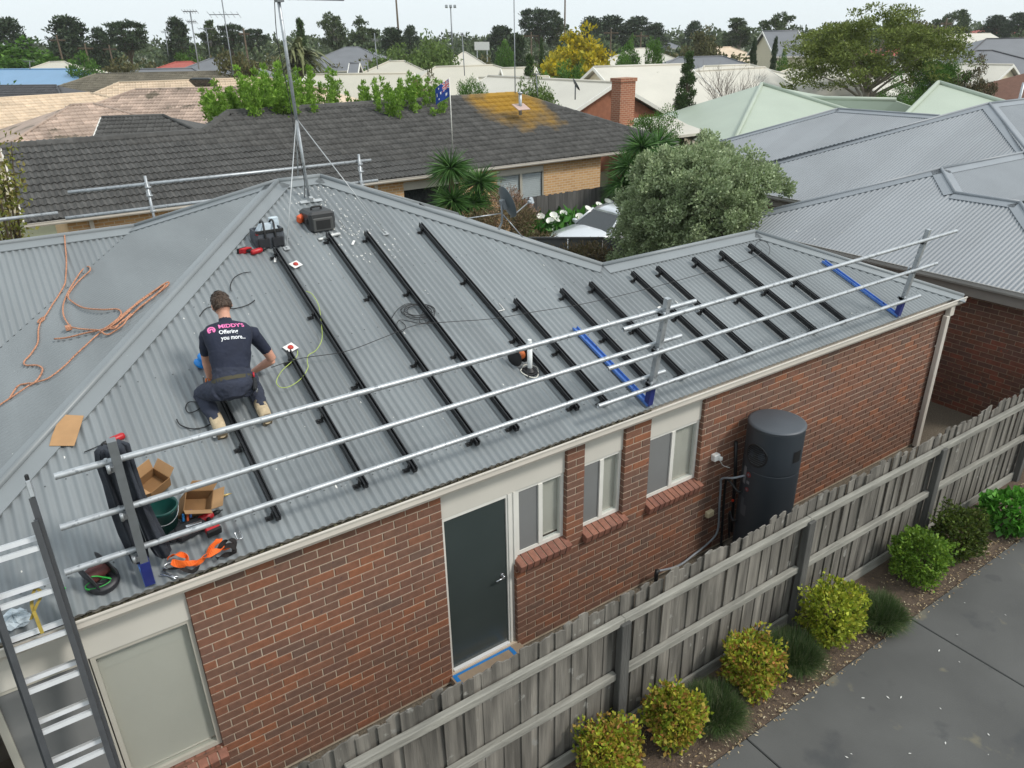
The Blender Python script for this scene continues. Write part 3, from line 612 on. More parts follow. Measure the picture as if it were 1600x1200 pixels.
# ================================================================== satellite dish behind the hip
dish = thing('satellite_dish', 'dark grey satellite dish on a bent pole behind the hip', 'satellite dish', (4.32, 5.5, 3.15))
M['dishg'] = mat('dish_grey', hexc(78, 86, 90), rough=0.45, var=0.06)
ax = Vector((0.93, -0.10, 0.33)).normalized(); cc = Vector((4.45, 5.5, 3.64)); mb = MB()
side = ax.cross(Vector((0, 0, 1))).normalized(); upv = side.cross(ax).normalized()
def dring(r, h): return [cc+ax*h+side*(r*0.9*math.cos(2*math.pi*j/32))+upv*(r*math.sin(2*math.pi*j/32)) for j in range(32)]
prof = [(0.002, -0.045), (0.10, -0.038), (0.2, -0.014), (0.275, 0.012), (0.285, 0.016), (0.285, 0.022), (0.27, 0.018), (0.2, -0.006), (0.1, -0.03), (0.002, -0.037)]
mb.loft([dring(r, h) for r, h in prof], caps=False); mb.build('reflector', M['dishg'], dish)
mb = MB(); mb.tube([(4.22, 5.5, 3.18), (4.27, 5.5, 3.20), (4.335, 5.5, 3.30), (4.35, 5.5, 3.42), (4.34, 5.5, 3.62)], 0.02, 10); mb.obox(cc-ax*0.07, ax*0.04, side*0.05, upv*0.08); mb.build('mount', M['galv_dark'], dish)
mb = MB(); lnb = Vector((4.90, 5.47, 3.60)); mb.tube([cc-upv*0.27-ax*0.03, cc-upv*0.26+ax*0.05, lnb], 0.011, 8); mb.build('arm', M['galv_dark'], dish)
mb = MB(); mb.tube([lnb-ax*0.02, lnb+ax*0.05], 0.028, 10); mb.obox(lnb+ax*0.05, ax*0.022, side*0.03, upv*0.05); mb.build('receiver', mat('receiver_white', hexc(196, 202, 206), rough=0.4, var=0.04), dish)
for q in ((4.68, 5.35, 3.02), (3.65, 5.6, 3.45)):
    mb = MB(); mb.tube([(4.345, 5.5, 3.47), q], 0.010, 8); mb.build('strut', M['galv'], dish)
# black conduit along the hip
mb = MB(); mb.tube(smooth_path([at_y(655, 318, 5.2), at_y(690, 338, 5.0), at_y(760, 362, 4.6), at_y(832, 384, 4.3)], 4), 0.013, 8)
mb.tube([at_y(832, 383, 4.3), at_y(850, 387, 4.25), at_y(868, 391, 4.2), at_y(872, 398, 4.2)], 0.028, 10)
solo(mb, 'black_conduit', M['black'], 'black conduit lying along the far side of the hip, ending in a bend', 'conduit')

# ================================================================== plumbing vent and cable reel
vent = thing('vent_pipe', 'white plastic vent pipe rising from its flashing on the front slope', 'vent pipe', fr(829, 580))
q = fr(828, 582); up = Vector((0, 0, 1)); M['pvc'] = mat('white_pvc', hexc(226, 229, 228), rough=0.35, var=0.03)
mb = MB(); mb.tube([q-up*0.02, q+up*0.30], 0.028, 14, caps=True); mb.lathe([(0.034, 0.29), (0.034, 0.335), (0.026, 0.345), (0.022, 0.37), (0.022, 0.385)], q, up, 14); mb.tube([q+up*0.33+RU*0.03, q+up*0.25+RU*0.075], 0.008, 6); mb.build('pipe', M['pvc'], vent)
mb = MB(); mb.obox(q+RN*0.022, RU*0.07, RV*0.07, RN*0.006); mb.lathe([(0.06, 0.02), (0.032, 0.06)], q, up, 12, caps=False); mb.build('flashing', M['black'], vent)
mb = MB(); pts = [q+RU*(0.10*math.cos(a)*(1+0.12*math.sin(3*a)))+RV*(0.10*math.sin(a)*(1+0.1*math.cos(4*a)))+RN*0.02 for a in np.linspace(0, 2*math.pi, 25)]; mb.tube(pts, 0.006, 6); mb.build('sealant_bead', mat('sealant', hexc(215, 212, 200), rough=0.6, var=0.05), vent)
def reel(name, label, c, ax, r, wd, core, m, wire_m, cat='cable reel', parts=None):
    t = thing(name, label, cat, c); ax = Vector(ax).normalized(); c = Vector(c)
    for s in (-1, 1):
        mb = MB(); p = c+ax*(wd/2*s); mb.lathe([(0.02, -0.004), (r*0.5, -0.006), (r-0.01, -0.005), (r, 0), (r-0.01, 0.005), (r*0.5, 0.006), (0.02, 0.004)], p, ax, 28); mb.build('flange', m, t)
    mb = MB(); mb.lathe([(core*0.45, -wd/2), (core*0.45, wd/2)], c, ax, 16); mb.build('hub', m, t)
    a = ax.orthogonal().normalized(); b = ax.cross(a); mb = MB(); N = 26*18; pts = []
    for i in range(N): th = 2*math.pi*i/26; lay = (i/N); pts.append(c+ax*((lay-0.5)*wd*0.86*1.0)+a*(core*math.cos(th))+b*(core*math.sin(th)))
    mb.tube(pts, 0.005 if r < 0.12 else 0.008, 6); mb.build('wire', wire_m, t); return t
reel('cable_reel', 'black cable reel standing behind the white vent pipe', rp(1.57, 1.02, 0.10)+RU*0.0, (0.9, 0.25, 0.05), 0.105, 0.13, 0.055, M['black'], mat('orange_wire', hexc(200, 110, 60), rough=0.5, var=0.1))

# ================================================================== small things on the slope
def roofobj(mb, name, m, label, cat, group=None): return solo(mb, name, m, label, cat, group)
def cable(name, pts, r, m, label, cat='cable', h=0.02, k=6, pl=None):
    mb = MB(); mb.tube(smooth_path([(pl or fr)(x, y, h) for x, y in pts], k), r, 6); return roofobj(mb, name, m, label, cat)
cable('thin_cable', [(424, 574), (470, 560), (540, 549), (600, 527), (650, 508), (700, 503), (770, 498), (830, 488), (905, 476), (985, 458), (1060, 438), (1150, 412), (1185, 398), (1190, 390)], 0.004, M['blackrub'], 'thin black cable strung across all the mounting rails', h=0.095)
cab = []
for k in range(5):
    cx, cy = (648+k*2.5, 484+(k % 3)*2); cab += [(cx+(22+2*(k % 2))*math.cos(a), cy+(9+k % 3)*math.sin(a)) for a in np.linspace(0.3*k, 0.3*k+6.2, 13)]
cable('cable_coil', [(612, 497), (622, 483), (640, 474)]+cab+[(672, 500), (662, 506), (655, 500), (668, 478), (679, 488), (673, 502), (655, 505), (640, 502), (625, 500), (620, 508), (628, 518), (634, 510), (626, 502)], 0.0045, M['blackrub'], 'loose coil of thin black cable lying across a long rail', k=3, h=0.05)
M['earth'] = mat('green_yellow_wire', hexc(172, 190, 92), rough=0.5, var=0.1)
cable('earth_wire', [(478, 455), (488, 460), (498, 478), (502, 505), (503, 530), (494, 547), (482, 555), (480, 565), (481, 575), (470, 592), (452, 604), (438, 605), (432, 596), (440, 580), (455, 566), (464, 556), (465, 548)], 0.004, M['earth'], 'green and yellow earth wire looped over the rail right of the worker', h=0.075)
cable('cable_offcut', [(392, 425), (378, 427), (366, 434), (360, 446), (361, 455)], 0.005, M['blackrub'], 'short curved black cable offcut above the worker\'s head, upper piece', h=0.015)
cable('cable_offcut', [(398, 469), (388, 476), (372, 481), (358, 482), (340, 478), (322, 482), (312, 494)], 0.006, M['blackrub'], 'curved black cable offcut behind the worker\'s head', h=0.015)
cable('worker_cable', [(318, 590), (320, 622), (312, 638), (296, 645), (290, 637), (296, 628), (315, 626), (319, 600)], 0.005, M['blackrub'], 'loop of thin dark cable hanging left of the worker\'s knee', h=0.02)
cable('worker_cable', [(276, 655), (282, 664), (300, 670), (320, 667), (336, 657), (345, 645)], 0.006, M['blackrub'], 'curved dark cable on the sheets left of the worker\'s boot', h=0.02)
cable('rail_cable_loop', [(1180, 390), (1182, 380), (1190, 376), (1199, 380), (1203, 390), (1201, 398)], 0.004, M['blackrub'], 'small cable loop at the top of the rightmost rail', h=0.06)
# flashings: white squares with a red mark
M['redmark'] = mat('red_sealant', hexc(186, 60, 48), rough=0.6, var=0.3, scale=40)
M['whitetag'] = mat('white_sheet', hexc(226, 224, 220), rough=0.6, var=0.03)
for (px, py), lb in (((462, 413), 'small white flashing with red mark beside the upper rail'), ((454, 543), 'small white flashing with red mark at the rail top by the worker')):
    t = thing('cable_flashing', lb, 'flashing', fr(px, py), 'white flashings with red marks'); q = fr(px, py, 0.03); mb = MB()
    u_, v_ = (RU*0.9+RV*0.35).normalized(), (RV*0.9-RU*0.35).normalized()
    mb.bbox(q, u_*0.06, v_*0.055, RN*0.003, 0.006); mb.build('plate', M['whitetag'], t); mb = MB(); mb.lathe([(0.032, 0.003), (0.026, 0.014), (0.01, 0.018)], q, RN, 12); mb.build('red_seal', M['redmark'], t)
# bits of white packaging and marks
i = 0
for px, py, ln, an, lb in ((430, 406, 0.045, 1.2, 'small white strip below the red drill driver on the upper slope'), (552, 379, 0.05, 0.9, 'small white strip right of the black tool case'), (338, 676, 0.06, 1.0, 'white strip beside the worker\'s left boot'), (1030, 480, 0.03, 0.2, 'white scrap left of the middle steel post')):
    q = fr(px, py, 0.02); a = RU*math.cos(an)+RV*math.sin(an); b = RN.cross(a); mb = MB(); mb.bbox(q, a*ln, b*0.014, RN*0.004, 0.003); roofobj(mb, 'white_strip', M['whitetag'], lb, 'scrap', 'white plastic scraps')
def mark(pts, lb, r=0.008):
    mb = MB(); mb.tube([fr(x, y, 0.016) for x, y in pts], r, 5); roofobj(mb, 'chalk_mark', M['whitetag'], lb, 'marking', 'white marks on the sheets')
mark([(780, 474), (788, 484), (776, 487)], 'white hooked mark beside the long rail near the thin cable')
mark([(949, 500), (956, 507)], 'short white mark above the middle blue bracket'); mark([(1055, 470), (1062, 477)], 'short white mark right of the middle post top')
# bird droppings and specks on the upper slope, below the mast
pts = []
V = []; F = []
for i in range(420):
    if i < 260: y = RNG.uniform(3.0, 4.75); x = 0.85+RNG.normal(0, 0.28)
    else: x = RNG.uniform(-4, 8); y = RNG.uniform(0.1, 4.6)
    lim = min(4.8, (x+4.4), 4.7-max(0, x-1.0)) if x < 3.7 else 2.0
    if y > lim or y < 0.1: continue
    s = 0.0045*RNG.uniform(0.4, 2.4); h = 0.0095*math.cos(2*math.pi*x/0.076)+0.002; c = rp(x, y, h); b = len(V); st = RNG.uniform(1, 2.6)
    V += [tuple(c-RU*s), tuple(c-RV*s*st), tuple(c+RU*s), tuple(c+RV*s*st)]; F.append((b, b+1, b+2, b+3))
tag(from_np('bird_droppings', V, F, M['petal']), 'white bird droppings spattered down the sheets below the mast', 'droppings', kind='stuff')

# ---- ropes on the left slope
Lc = ZA-T22*A1
def onL(x, y, h=0.0): return onpl(x, y, (-T22, 0, 1), Lc+h/C22)
def onW(x, y, h=0.0): return onpl(x, y, (0, -T22, 1), ZWing-T22*YWr+h/C22)
def z5(pts): return [(x/4.0, 300+y/4.0) for x, y in pts]
M['rope'] = mat('orange_rope', hexc(196, 142, 112), rough=0.9, var=0.35, scale=60, bump=0.6, bscale=160, spots=[(hexc(150, 92, 70), 70, 0.42)])
def onLW(x, y, h): a, b = onL(x, y, h), onW(x, y, h); return a if (a-CAM).length < (b-CAM).length else b
w1 = []; w2 = [onLW(x, y, 0.02) for x, y in z5([(403, 268), (407, 330), (412, 380), (415, 430), (414, 480), (411, 530), (405, 575), (370, 640), (330, 700), (290, 765), (258, 805), (240, 860), (236, 940), (195, 1010), (150, 1062), (165, 1083), (230, 1083), (265, 1105), (250, 1150), (212, 1192), (170, 1197), (110, 1215), (60, 1290)])]
mb = MB(); mb.tube(smooth_path([w2[0]+Vector((0, 0.25, -0.08))]+w1+w2, 6), 0.009, 8); kn = z5([(258, 800)])[0]; kp = onL(*kn, 0.02)
mb.tube(smooth_path([kp+Vector((0.04*math.cos(a), 0.06*math.sin(a), 0.02*math.cos(a))) for a in np.linspace(0, 6.28, 9)], 3), 0.009, 6); rope1 = solo(mb, 'rope', M['rope'], 'pale orange rope with a knot running down from the wing ridge', 'rope')
loops = z5([(430, 832), (400, 780), (393, 720), (410, 660), (440, 600), (490, 520), (530, 472), (558, 468), (562, 492), (520, 530), (470, 580), (425, 650), (460, 692), (530, 725), (640, 735), (735, 733), (757, 762), (720, 810), (660, 850), (700, 835), (800, 752), (860, 690), (960, 620), (1040, 566), (1052, 578), (980, 640), (880, 715), (820, 770), (760, 810), (720, 850), (690, 850), (740, 800), (830, 720), (940, 640), (1030, 580), (1000, 620), (900, 700), (800, 790), (770, 830), (700, 880), (660, 890), (620, 865), (560, 860), (500, 855), (445, 845)])
mb = MB(); mb.tube(smooth_path([onL(x, y, 0.02+0.012*(i % 3)) for i, (x, y) in enumerate(loops)], 5), 0.009, 8)
tail = z5([(340, 918), (420, 910), (520, 885), (600, 868), (660, 850), (740, 790), (800, 740), (845, 705)]); mb.tube(smooth_path([onL(x, y, 0.03) for x, y in tail], 5), 0.009, 8)
low = z5([(820, 760), (740, 830), (650, 865), (600, 900), (540, 955), (470, 1020), (400, 1090), (300, 1165), (200, 1200), (60, 1290), (-60, 1370)]); mb.tube(smooth_path([onL(x, y, 0.025) for x, y in low], 5), 0.008, 8)
q = onL(*z5([(428, 848)])[0], 0.03); mb.obox(q, (0.03, 0, 0), (0, 0.04, 0), (0, 0, 0.02))
solo(mb, 'rope', M['rope'], 'tangled bundle of pale orange rope lying along the left hip', 'rope')
# ================================================================== tools on the roof
M['bagg'] = mat('grey_canvas', hexc(74, 78, 84), rough=0.9, var=0.15, scale=20, bump=0.3, bscale=90)
M['bagd'] = mat('dark_canvas', hexc(36, 38, 42), rough=0.85, var=0.15, scale=20)
M['clear'] = mat('translucent_film', hexc(190, 202, 210), rough=0.2, var=0.15, scale=18)
M['red'] = mat('tool_red', hexc(176, 28, 36), rough=0.4, var=0.08); M['orange'] = mat('orange_plastic', hexc(220, 96, 50), rough=0.5, var=0.1)
M['plasticg'] = mat('case_black', hexc(50, 51, 52), rough=0.5, var=0.1)
# grey tool bag
q = fr(425, 388, 0.0); t = thing('tool_bag', 'open grey canvas tool bag with black straps at the top of a rail', 'tool bag', q)
ux, uy, uz = RU, Vector((0, 1, 0)), Vector((0, 0, 1)); c = q+Vector((0.0, 0.12, 0.0))
def ringbox(c, hx, hy, z, b=0.03): return [c+ux*x+uy*y+uz*z for x, y in ((-hx, -hy+b), (-hx+b, -hy), (hx-b, -hy), (hx, -hy+b), (hx, hy-b), (hx-b, hy), (-hx+b, hy), (-hx, hy-b))]
mb = MB(); mb.loft([ringbox(c, 0.165, 0.12, 0.0), ringbox(c, 0.175, 0.13, 0.12), ringbox(c, 0.17, 0.12, 0.22), ringbox(c, 0.155, 0.105, 0.22), ringbox(c, 0.15, 0.10, 0.17)], smooth=False); mb.build('body', M['bagg'], t)
mb = MB()
for sx in (-0.085, 0.08): mb.bbox(c+ux*sx-uy*0.135+uz*0.075, ux*0.07, uy*0.016, uz*0.06, 0.012)
mb.build('pocket', M['bagd'], t)
mb = MB(); mb.loft([[c+ux*x+uy*y+uz*z for x, y in ((-0.14, -0.09), (0.14, -0.09), (0.14, 0.09), (-0.14, 0.09))] for z in (0.15,)]+[[c+ux*x+uy*y+uz*0.27 for x, y in ((-0.05, -0.05), (0.10, -0.06), (0.09, 0.05), (-0.06, 0.06))]], smooth=False); mb.bbox(c+ux*0.13+uy*0.1+uz*0.25, ux*0.055, uy*0.03, uz*0.07, 0.01); mb.build('packaging_film', M['clear'], t)
mb = MB()
for sx in (-0.06, 0.06):
    mb.tube(smooth_path([c+ux*sx-uy*0.14+uz*0.05, c+ux*sx-uy*0.13+uz*0.22, c+ux*(sx+0.02)-uy*0.04+uz*0.30, c+ux*(sx+0.02)+uy*0.06+uz*0.29, c+ux*sx+uy*0.12+uz*0.2], 5), 0.012, 6)
mb.bbox(c-uy*0.128+uz*0.205, ux*0.165, uy*0.006, uz*0.02, 0.004); mb.build('strap', M['black'], t)
mb = MB(); mb.bbox(c-ux*0.15-uy*0.12+uz*0.19, ux*0.014, uy*0.012, uz*0.014, 0.004); mb.build('red_tab', M['red'], t)
# black hard tool case
q = fr(508, 362, 0.0); t = thing('tool_case', 'black hard plastic tool case with a handle near the mast foot', 'tool case', q); c = q+Vector((-0.02, 0.17, 0.0))
mb = MB(); mb.bbox(c+uz*0.13, ux*0.165, uy*0.19, uz*0.125, 0.03); mb.build('body', M['plasticg'], t)
mb = MB(); mb.bbox(c-uy*0.192+uz*0.10, ux*0.13, uy*0.012, uz*0.082, 0.01); mb.build('front_rim', mat('case_rim', hexc(72, 73, 72), rough=0.5, var=0.05), t)
mb = MB(); mb.bbox(c-uy*0.202+uz*0.10, ux*0.095, uy*0.006, uz*0.058, 0.006); mb.build('front_panel', M['black'], t)
mb = MB(); mb.tube(smooth_path([c-ux*0.06+uz*0.25, c-ux*0.055+uz*0.285, c+ux*0.055+uz*0.285, c+ux*0.06+uz*0.25], 4), 0.013, 8); mb.build('handle', M['black'], t)
for s in (-1, 1): mb = MB(); mb.bbox(c+ux*0.17*s-uy*0.1+uz*0.14, ux*0.014, uy*0.03, uz*0.035, 0.006); mb.build('latch', M['black'], t)
q = fr(473, 345, 0.0); mb = MB(); a, b = (RU*0.8+RV*0.45).normalized(), (RV*0.8-RU*0.45).normalized(); mb.bbox(q+RN*0.05, a*0.085, b*0.035, RN*0.045, 0.01); mb.bbox(q-a*0.05-b*0.036+RN*0.05, a*0.028, b*0.006, RN*0.03, 0.004)
solo(mb, 'orange_box', M['orange'], 'small orange box left of the black tool case', 'box')
mb = MB(); q = fr(512, 370, 0.012); mb.loft([[q+RU*x+RV*(y+0.02*math.sin(9*x))+RN*(h+0.01*math.sin(17*x+y*40)) for y, h in ((-0.035, 0), (0.0, 0.02), (0.035, 0.0), (0.0, -0.004))] for x in np.linspace(-0.13, 0.17, 14)]); solo(mb, 'plastic_wrap', mat('crumpled_film', hexc(196, 198, 196), rough=0.3, var=0.2, scale=25), 'crumpled pale plastic wrap under the black tool case', 'plastic wrap')
def driver(q, d, side, label, bit=0.0, up=RN):
    """cordless driver lying on its side: battery, grip, motor housing, chuck"""
    d, side, up = Vector(d).normalized(), Vector(side).normalized(), Vector(up).normalized(); t = thing('cordless_driver', label, 'drill', q, 'red and black cordless drivers'); q = Vector(q)+up*0.035
    mb = MB(); mb.bbox(q-side*0.13, d*0.055, side*0.03, up*0.034, 0.008); mb.build('battery', M['red'], t)
    mb = MB(); mb.bbox(q-side*0.165, d*0.058, side*0.014, up*0.036, 0.006); mb.tube([q-side*0.12, q-side*0.06+d*0.005, q+d*0.012], [0.021, 0.019, 0.023], 10); mb.build('grip', M['black'], t)
    mb = MB(); mb.tube([q-d*0.075, q-d*0.06, q+d*0.03, q+d*0.06], [0.022, 0.031, 0.031, 0.024], 12); mb.build('housing', M['red'], t)
    mb = MB(); mb.tube([q+d*0.06, q+d*0.10, q+d*0.12], [0.022, 0.019, 0.010], 12)
    if bit: mb.tube([q+d*0.11, q+d*(0.12+bit)], 0.005, 8)
    mb.build('chuck', M['black'], t); return t
driver(fr(402, 396, 0.0), RU*0.97+RV*0.2, -RV*0.35+RU*0.93, 'red cordless driver lying left of the grey tool bag', 0, RN)
driver(fr(182, 690, 0.02), -RU*0.95-RV*0.22, -RV*0.3+RN*1.0, 'red cordless driver with a long black bit above the jacket', 0.14, RV)
driver(fr(322, 812, 0.03), RU*0.95+RV*0.12, RV*0.9-RU*0.1, 'red cordless driver with a pale step bit beside the cardboard boxes', 0.02, RN)
mb = MB(); q = fr(345, 776, 0.05); mb.tube([q, q+RU*0.05, q+RU*0.09], [0.014, 0.010, 0.002], 10); solo(mb, 'step_bit', mat('brass_bit', hexc(196, 170, 110), rough=0.4, metal=0.6, var=0.1), 'pale step drill bit at the tip of the driver by the boxes', 'drill bit')
# cardboard
M['card'] = mat('cardboard', hexc(172, 134, 94), rough=0.85, var=0.1, scale=7); M['cardin'] = mat('cardboard_brown', hexc(132, 98, 62), rough=0.85, var=0.12, scale=9)
cs = [fr(95, 648, 0.03), fr(131, 650, 0.03), fr(121, 682, 0.03), fr(81, 682, 0.03)]; cs2 = [cs[3], cs[2], fr(116, 697, 0.02), fr(77, 697, 0.02)]
t = thing('cardboard_sheet', 'flat folded piece of brown cardboard lying by the left hip', 'cardboard', fr(105, 672))
for s in (cs, cs2): mb = MB(); mb.extrude(s, RN*0.005); mb.build('panel', M['card'], t)
def carton(q, a, b, n, hx, hy, hz, label, flaps):
    t = thing('cardboard_box', label, 'cardboard box', q, 'open cardboard boxes behind the bucket'); q = Vector(q); a, b, n = Vector(a).normalized(), Vector(b).normalized(), Vector(n).normalized(); th = 0.003
    mb = MB(); mb.obox(q+n*0.004, a*hx, b*hy, n*th)
    for s in (-1, 1): mb.obox(q+a*(hx-th)*s+n*(hz+0.007), a*th, b*(hy-2*th), n*hz); mb.obox(q+b*(hy-th)*s+n*(hz+0.007), a*hx, b*th, n*hz)
    mb.build('body', M['cardin'], t)
    for (sd, sg, ang, ln) in flaps:
        e, o_, h = (a, b, hx) if sd == 'a' else (b, a, hy); o2 = hy if sd == 'a' else hx
        base = q+e*0+(b if sd == 'a' else a)*0; edge = q+((a*hx*sg) if sd == 'a' else (b*hy*sg))+n*(2*hz+0.008); outd = (a if sd == 'a' else b)*sg; al = b if sd == 'a' else a; hl = hy if sd == 'a' else hx
        dvec = outd*math.cos(ang)+n*math.sin(ang); nn = al.cross(dvec).normalized(); mb = MB(); mb.obox(edge+dvec*(ln/2), al*(hl-0.004), dvec*(ln/2), nn*0.002); mb.build('flap', M['card'], t)
    return t
carton(fr(240, 762, 0.02), RU*0.85+RV*0.5, RV*0.85-RU*0.5, RN, 0.10, 0.09, 0.045, 'open cardboard box just above the green bucket', [('a', 1, 0.9, 0.09), ('b', 1, 1.3, 0.1), ('a', -1, 0.5, 0.06)])
carton(fr(300, 795, 0.03), RU*0.9-RV*0.35, RV*0.9+RU*0.35, (RN+RU*0.5-RV*0.2), 0.105, 0.10, 0.06, 'tilted open cardboard box right of the green bucket', [('a', 1, 0.7, 0.08), ('b', 1, 1.2, 0.10), ('b', -1, 0.6, 0.07)])
# bucket
q = fr(262, 838, 0.0)+Vector((0, 0.05, 0.0)); t = thing('bucket', 'dark green plastic bucket behind the left guard post', 'bucket', q); bx = (Vector((0, -0.12, 1))).normalized()
mb = MB(); mb.lathe([(0.095, 0.0), (0.122, 0.235), (0.130, 0.24), (0.131, 0.262), (0.124, 0.265), (0.117, 0.235), (0.092, 0.012), (0.002, 0.01)], q+Vector((0, 0, 0.02)), bx, 28); mb.build('shell', mat('bucket_green', hexc(22, 74, 68), rough=0.4, var=0.06), t)
mb = MB(); cc2 = q+Vector((0, 0, 0.02))+bx*0.24; mb.tube([cc2+Vector((0.128*math.cos(a), -0.128*abs(math.sin(a))*0.9, -0.10*math.sin(a))) for a in np.linspace(0, math.pi, 15)], 0.003, 6); mb.build('handle', M['galv'], t)
# jacket over the post and pipe
M['jacket'] = mat('dark_fabric', hexc(46, 50, 58), rough=0.95, var=0.2, scale=9, bump=0.5, bscale=30)
mb = MB(); rings = []
def fold(z, cx, cy, wx, wy, ph): return [Vector((cx+wx*math.cos(a)*(1+0.26*math.sin(5*a+ph)), cy+wy*math.sin(a)*(1+0.35*math.sin(4*a+ph)+0.2*math.sin(7*a-ph)), z)) for a in np.linspace(0, 2*math.pi, 40, endpoint=False)]
for z, cx, cy, wx, wy in ((3.72, -2.53, -0.03, 0.02, 0.04), (3.70, -2.535, -0.02, 0.04, 0.07), (3.60, -2.54, 0.0, 0.046, 0.07), (3.42, -2.535, 0.03, 0.044, 0.06), (3.2, -2.525, 0.05, 0.056, 0.06), (2.98, -2.51, 0.07, 0.062, 0.055), (2.80, -2.495, 0.09, 0.06, 0.045), (2.68, -2.49, 0.10, 0.05, 0.035), (2.65, -2.49, 0.10, 0.02, 0.015)): rings.append(fold(z, cx, cy, wx, wy, z*3.1))
mb.loft(rings)
rings = []
for z, cx, cy, wx, wy in ((3.705, -2.43, 0.02, 0.03, 0.04), (3.68, -2.425, 0.02, 0.05, 0.065), (3.50, -2.415, 0.02, 0.044, 0.06), (3.25, -2.40, 0.02, 0.042, 0.055), (3.0, -2.375, 0.03, 0.05, 0.05), (2.82, -2.35, 0.04, 0.058, 0.045), (2.70, -2.33, 0.05, 0.05, 0.035), (2.66, -2.33, 0.05, 0.02, 0.015)): rings.append(fold(z, cx, cy, wx, wy, z*2.3))
mb.loft(rings); solo(mb, 'jacket', M['jacket'], 'dark jacket hanging over the left guard post and pipe', 'jacket')
# low cable drum, tool pouch, harness, pliers
reel('cable_drum', 'grey and black cable drum with dark red and green wire near the eave', fr(152, 893, 0.11), RU*0.9+RV*0.42+RN*0.1, 0.125, 0.15, 0.052, mat('drum_grey', hexc(52, 52, 56), rough=0.5, var=0.1), mat('maroon_wire', hexc(92, 48, 46), rough=0.55, var=0.15), 'cable drum')
mb = MB(); g0 = fr(155, 915, 0.03); pts = [g0+RU*(0.085*math.cos(a))+RV*(0.06*math.sin(a)*0.6)+RN*(0.02+0.004*k) for k in range(4) for a in np.linspace(0, 6.28, 14)]
mb.tube(smooth_path(pts+[g0+RN*0.12+RU*0.01, g0-RU*0.03+RN*0.14], 2), 0.005, 6); mb.tube(smooth_path([fr(102, 918, 0.22), fr(98, 935, 0.1), fr(102, 950, 0.03), fr(112, 956, 0.02)], 5), 0.004, 6)
solo(mb, 'green_wire', mat('bright_green_wire', hexc(58, 176, 78), rough=0.5, var=0.1), 'bright green wire coiled at the foot of the cable drum', 'wire')
t = thing('wire_spool', 'grey plastic spool lying under the cable drum at the gutter', 'spool', fr(158, 915)); mb = MB(); q = fr(160, 906, 0.035); mb.lathe([(0.05, -0.03), (0.11, -0.03), (0.115, -0.02), (0.105, 0.0), (0.115, 0.02), (0.11, 0.03), (0.05, 0.03), (0.045, 0.0), (0.05, -0.03)], q, RN, 26, caps=False); mb.build('ring', mat('drum_grey', hexc(52, 52, 56), rough=0.5, var=0.1), t)
q = fr(298, 832, 0.0); t = thing('tool_pouch', 'black tool pouch full of tools above the orange harness', 'tool pouch', q); mb = MB(); mb.bbox(q+RN*0.05, (RU*0.9+RV*0.2)*0.13, (RV*0.9-RU*0.2)*0.07, RN*0.045, 0.02); mb.bbox(q-RU*0.11+RV*0.03+RN*0.045, RU*0.06, RV*0.09, RN*0.04, 0.02); mb.build('pouch', M['bagd'], t)
for dx, dy, m in ((-0.03, 0.06, mat('tool_blue', hexc(40, 130, 200), rough=0.4, var=0.05)), (0.03, 0.075, M['blue']), (0.0, 0.05, M['orange'])):
    mb = MB(); p = q+RU*dx+RV*dy+RN*0.09; mb.tube([p, p+RV*0.05+RN*0.03+RU*0.015], 0.010, 8); mb.build('tool_handle', m, t)
mb = MB(); mb.bbox(q+RU*0.03-RV*0.0+RN*0.098, RU*0.06, RV*0.012, RN*0.004, 0.003); mb.build('shiny_tool', M['steel'], t)
q0 = fr(310, 868, 0.0); har = thing('safety_harness', 'orange and black safety harness heaped at the gutter edge', 'harness', q0); M['webo'] = mat('orange_webbing', hexc(236, 104, 32), rough=0.75, var=0.12, scale=25); M['webb'] = mat('black_webbing', hexc(34, 30, 30), rough=0.85, var=0.15)
def web(pts, w_, m, nm, twist=0.0):
    P = smooth_path([fr(x, y, h) for x, y, h in pts], 7); mb = MB(); rs = []
    for i, p in enumerate(P):
        d = (P[min(i+1, len(P)-1)]-P[max(i-1, 0)]).normalized(); a = twist+1.3*math.sin(i*0.35); s = d.cross(RN).normalized(); s = (s*math.cos(a)+RN*math.sin(a)); n2 = d.cross(s).normalized()
        rs.append([p+s*w_+n2*0.002, p-s*w_+n2*0.002, p-s*w_-n2*0.002, p+s*w_-n2*0.002])
    mb.loft(rs, smooth=False); mb.build(nm, m, har)
web([(262, 872, 0.04), (275, 866, 0.09), (292, 870, 0.06), (285, 884, 0.05), (270, 878, 0.1), (300, 880, 0.06), (322, 866, 0.06), (335, 850, 0.10), (345, 842, 0.06)], 0.022, M['webo'], 'orange_strap')
web([(300, 884, 0.03), (318, 874, 0.08), (335, 862, 0.12), (352, 856, 0.08), (366, 848, 0.05)], 0.022, M['webo'], 'orange_strap', 0.8)
web([(330, 870, 0.02), (345, 858, 0.08), (360, 852, 0.12), (368, 862, 0.05), (350, 868, 0.03), (338, 872, 0.05)], 0.02, M['webb'], 'black_strap', 0.4)
web([(338, 862, 0.06), (352, 846, 0.11), (366, 846, 0.09), (362, 866, 0.04)], 0.02, M['webb'], 'black_strap', 1.0)
web([(255, 890, 0.02), (280, 888, 0.05), (300, 893, 0.02), (312, 884, 0.06)], 0.016, M['webb'], 'black_strap', 0.2)
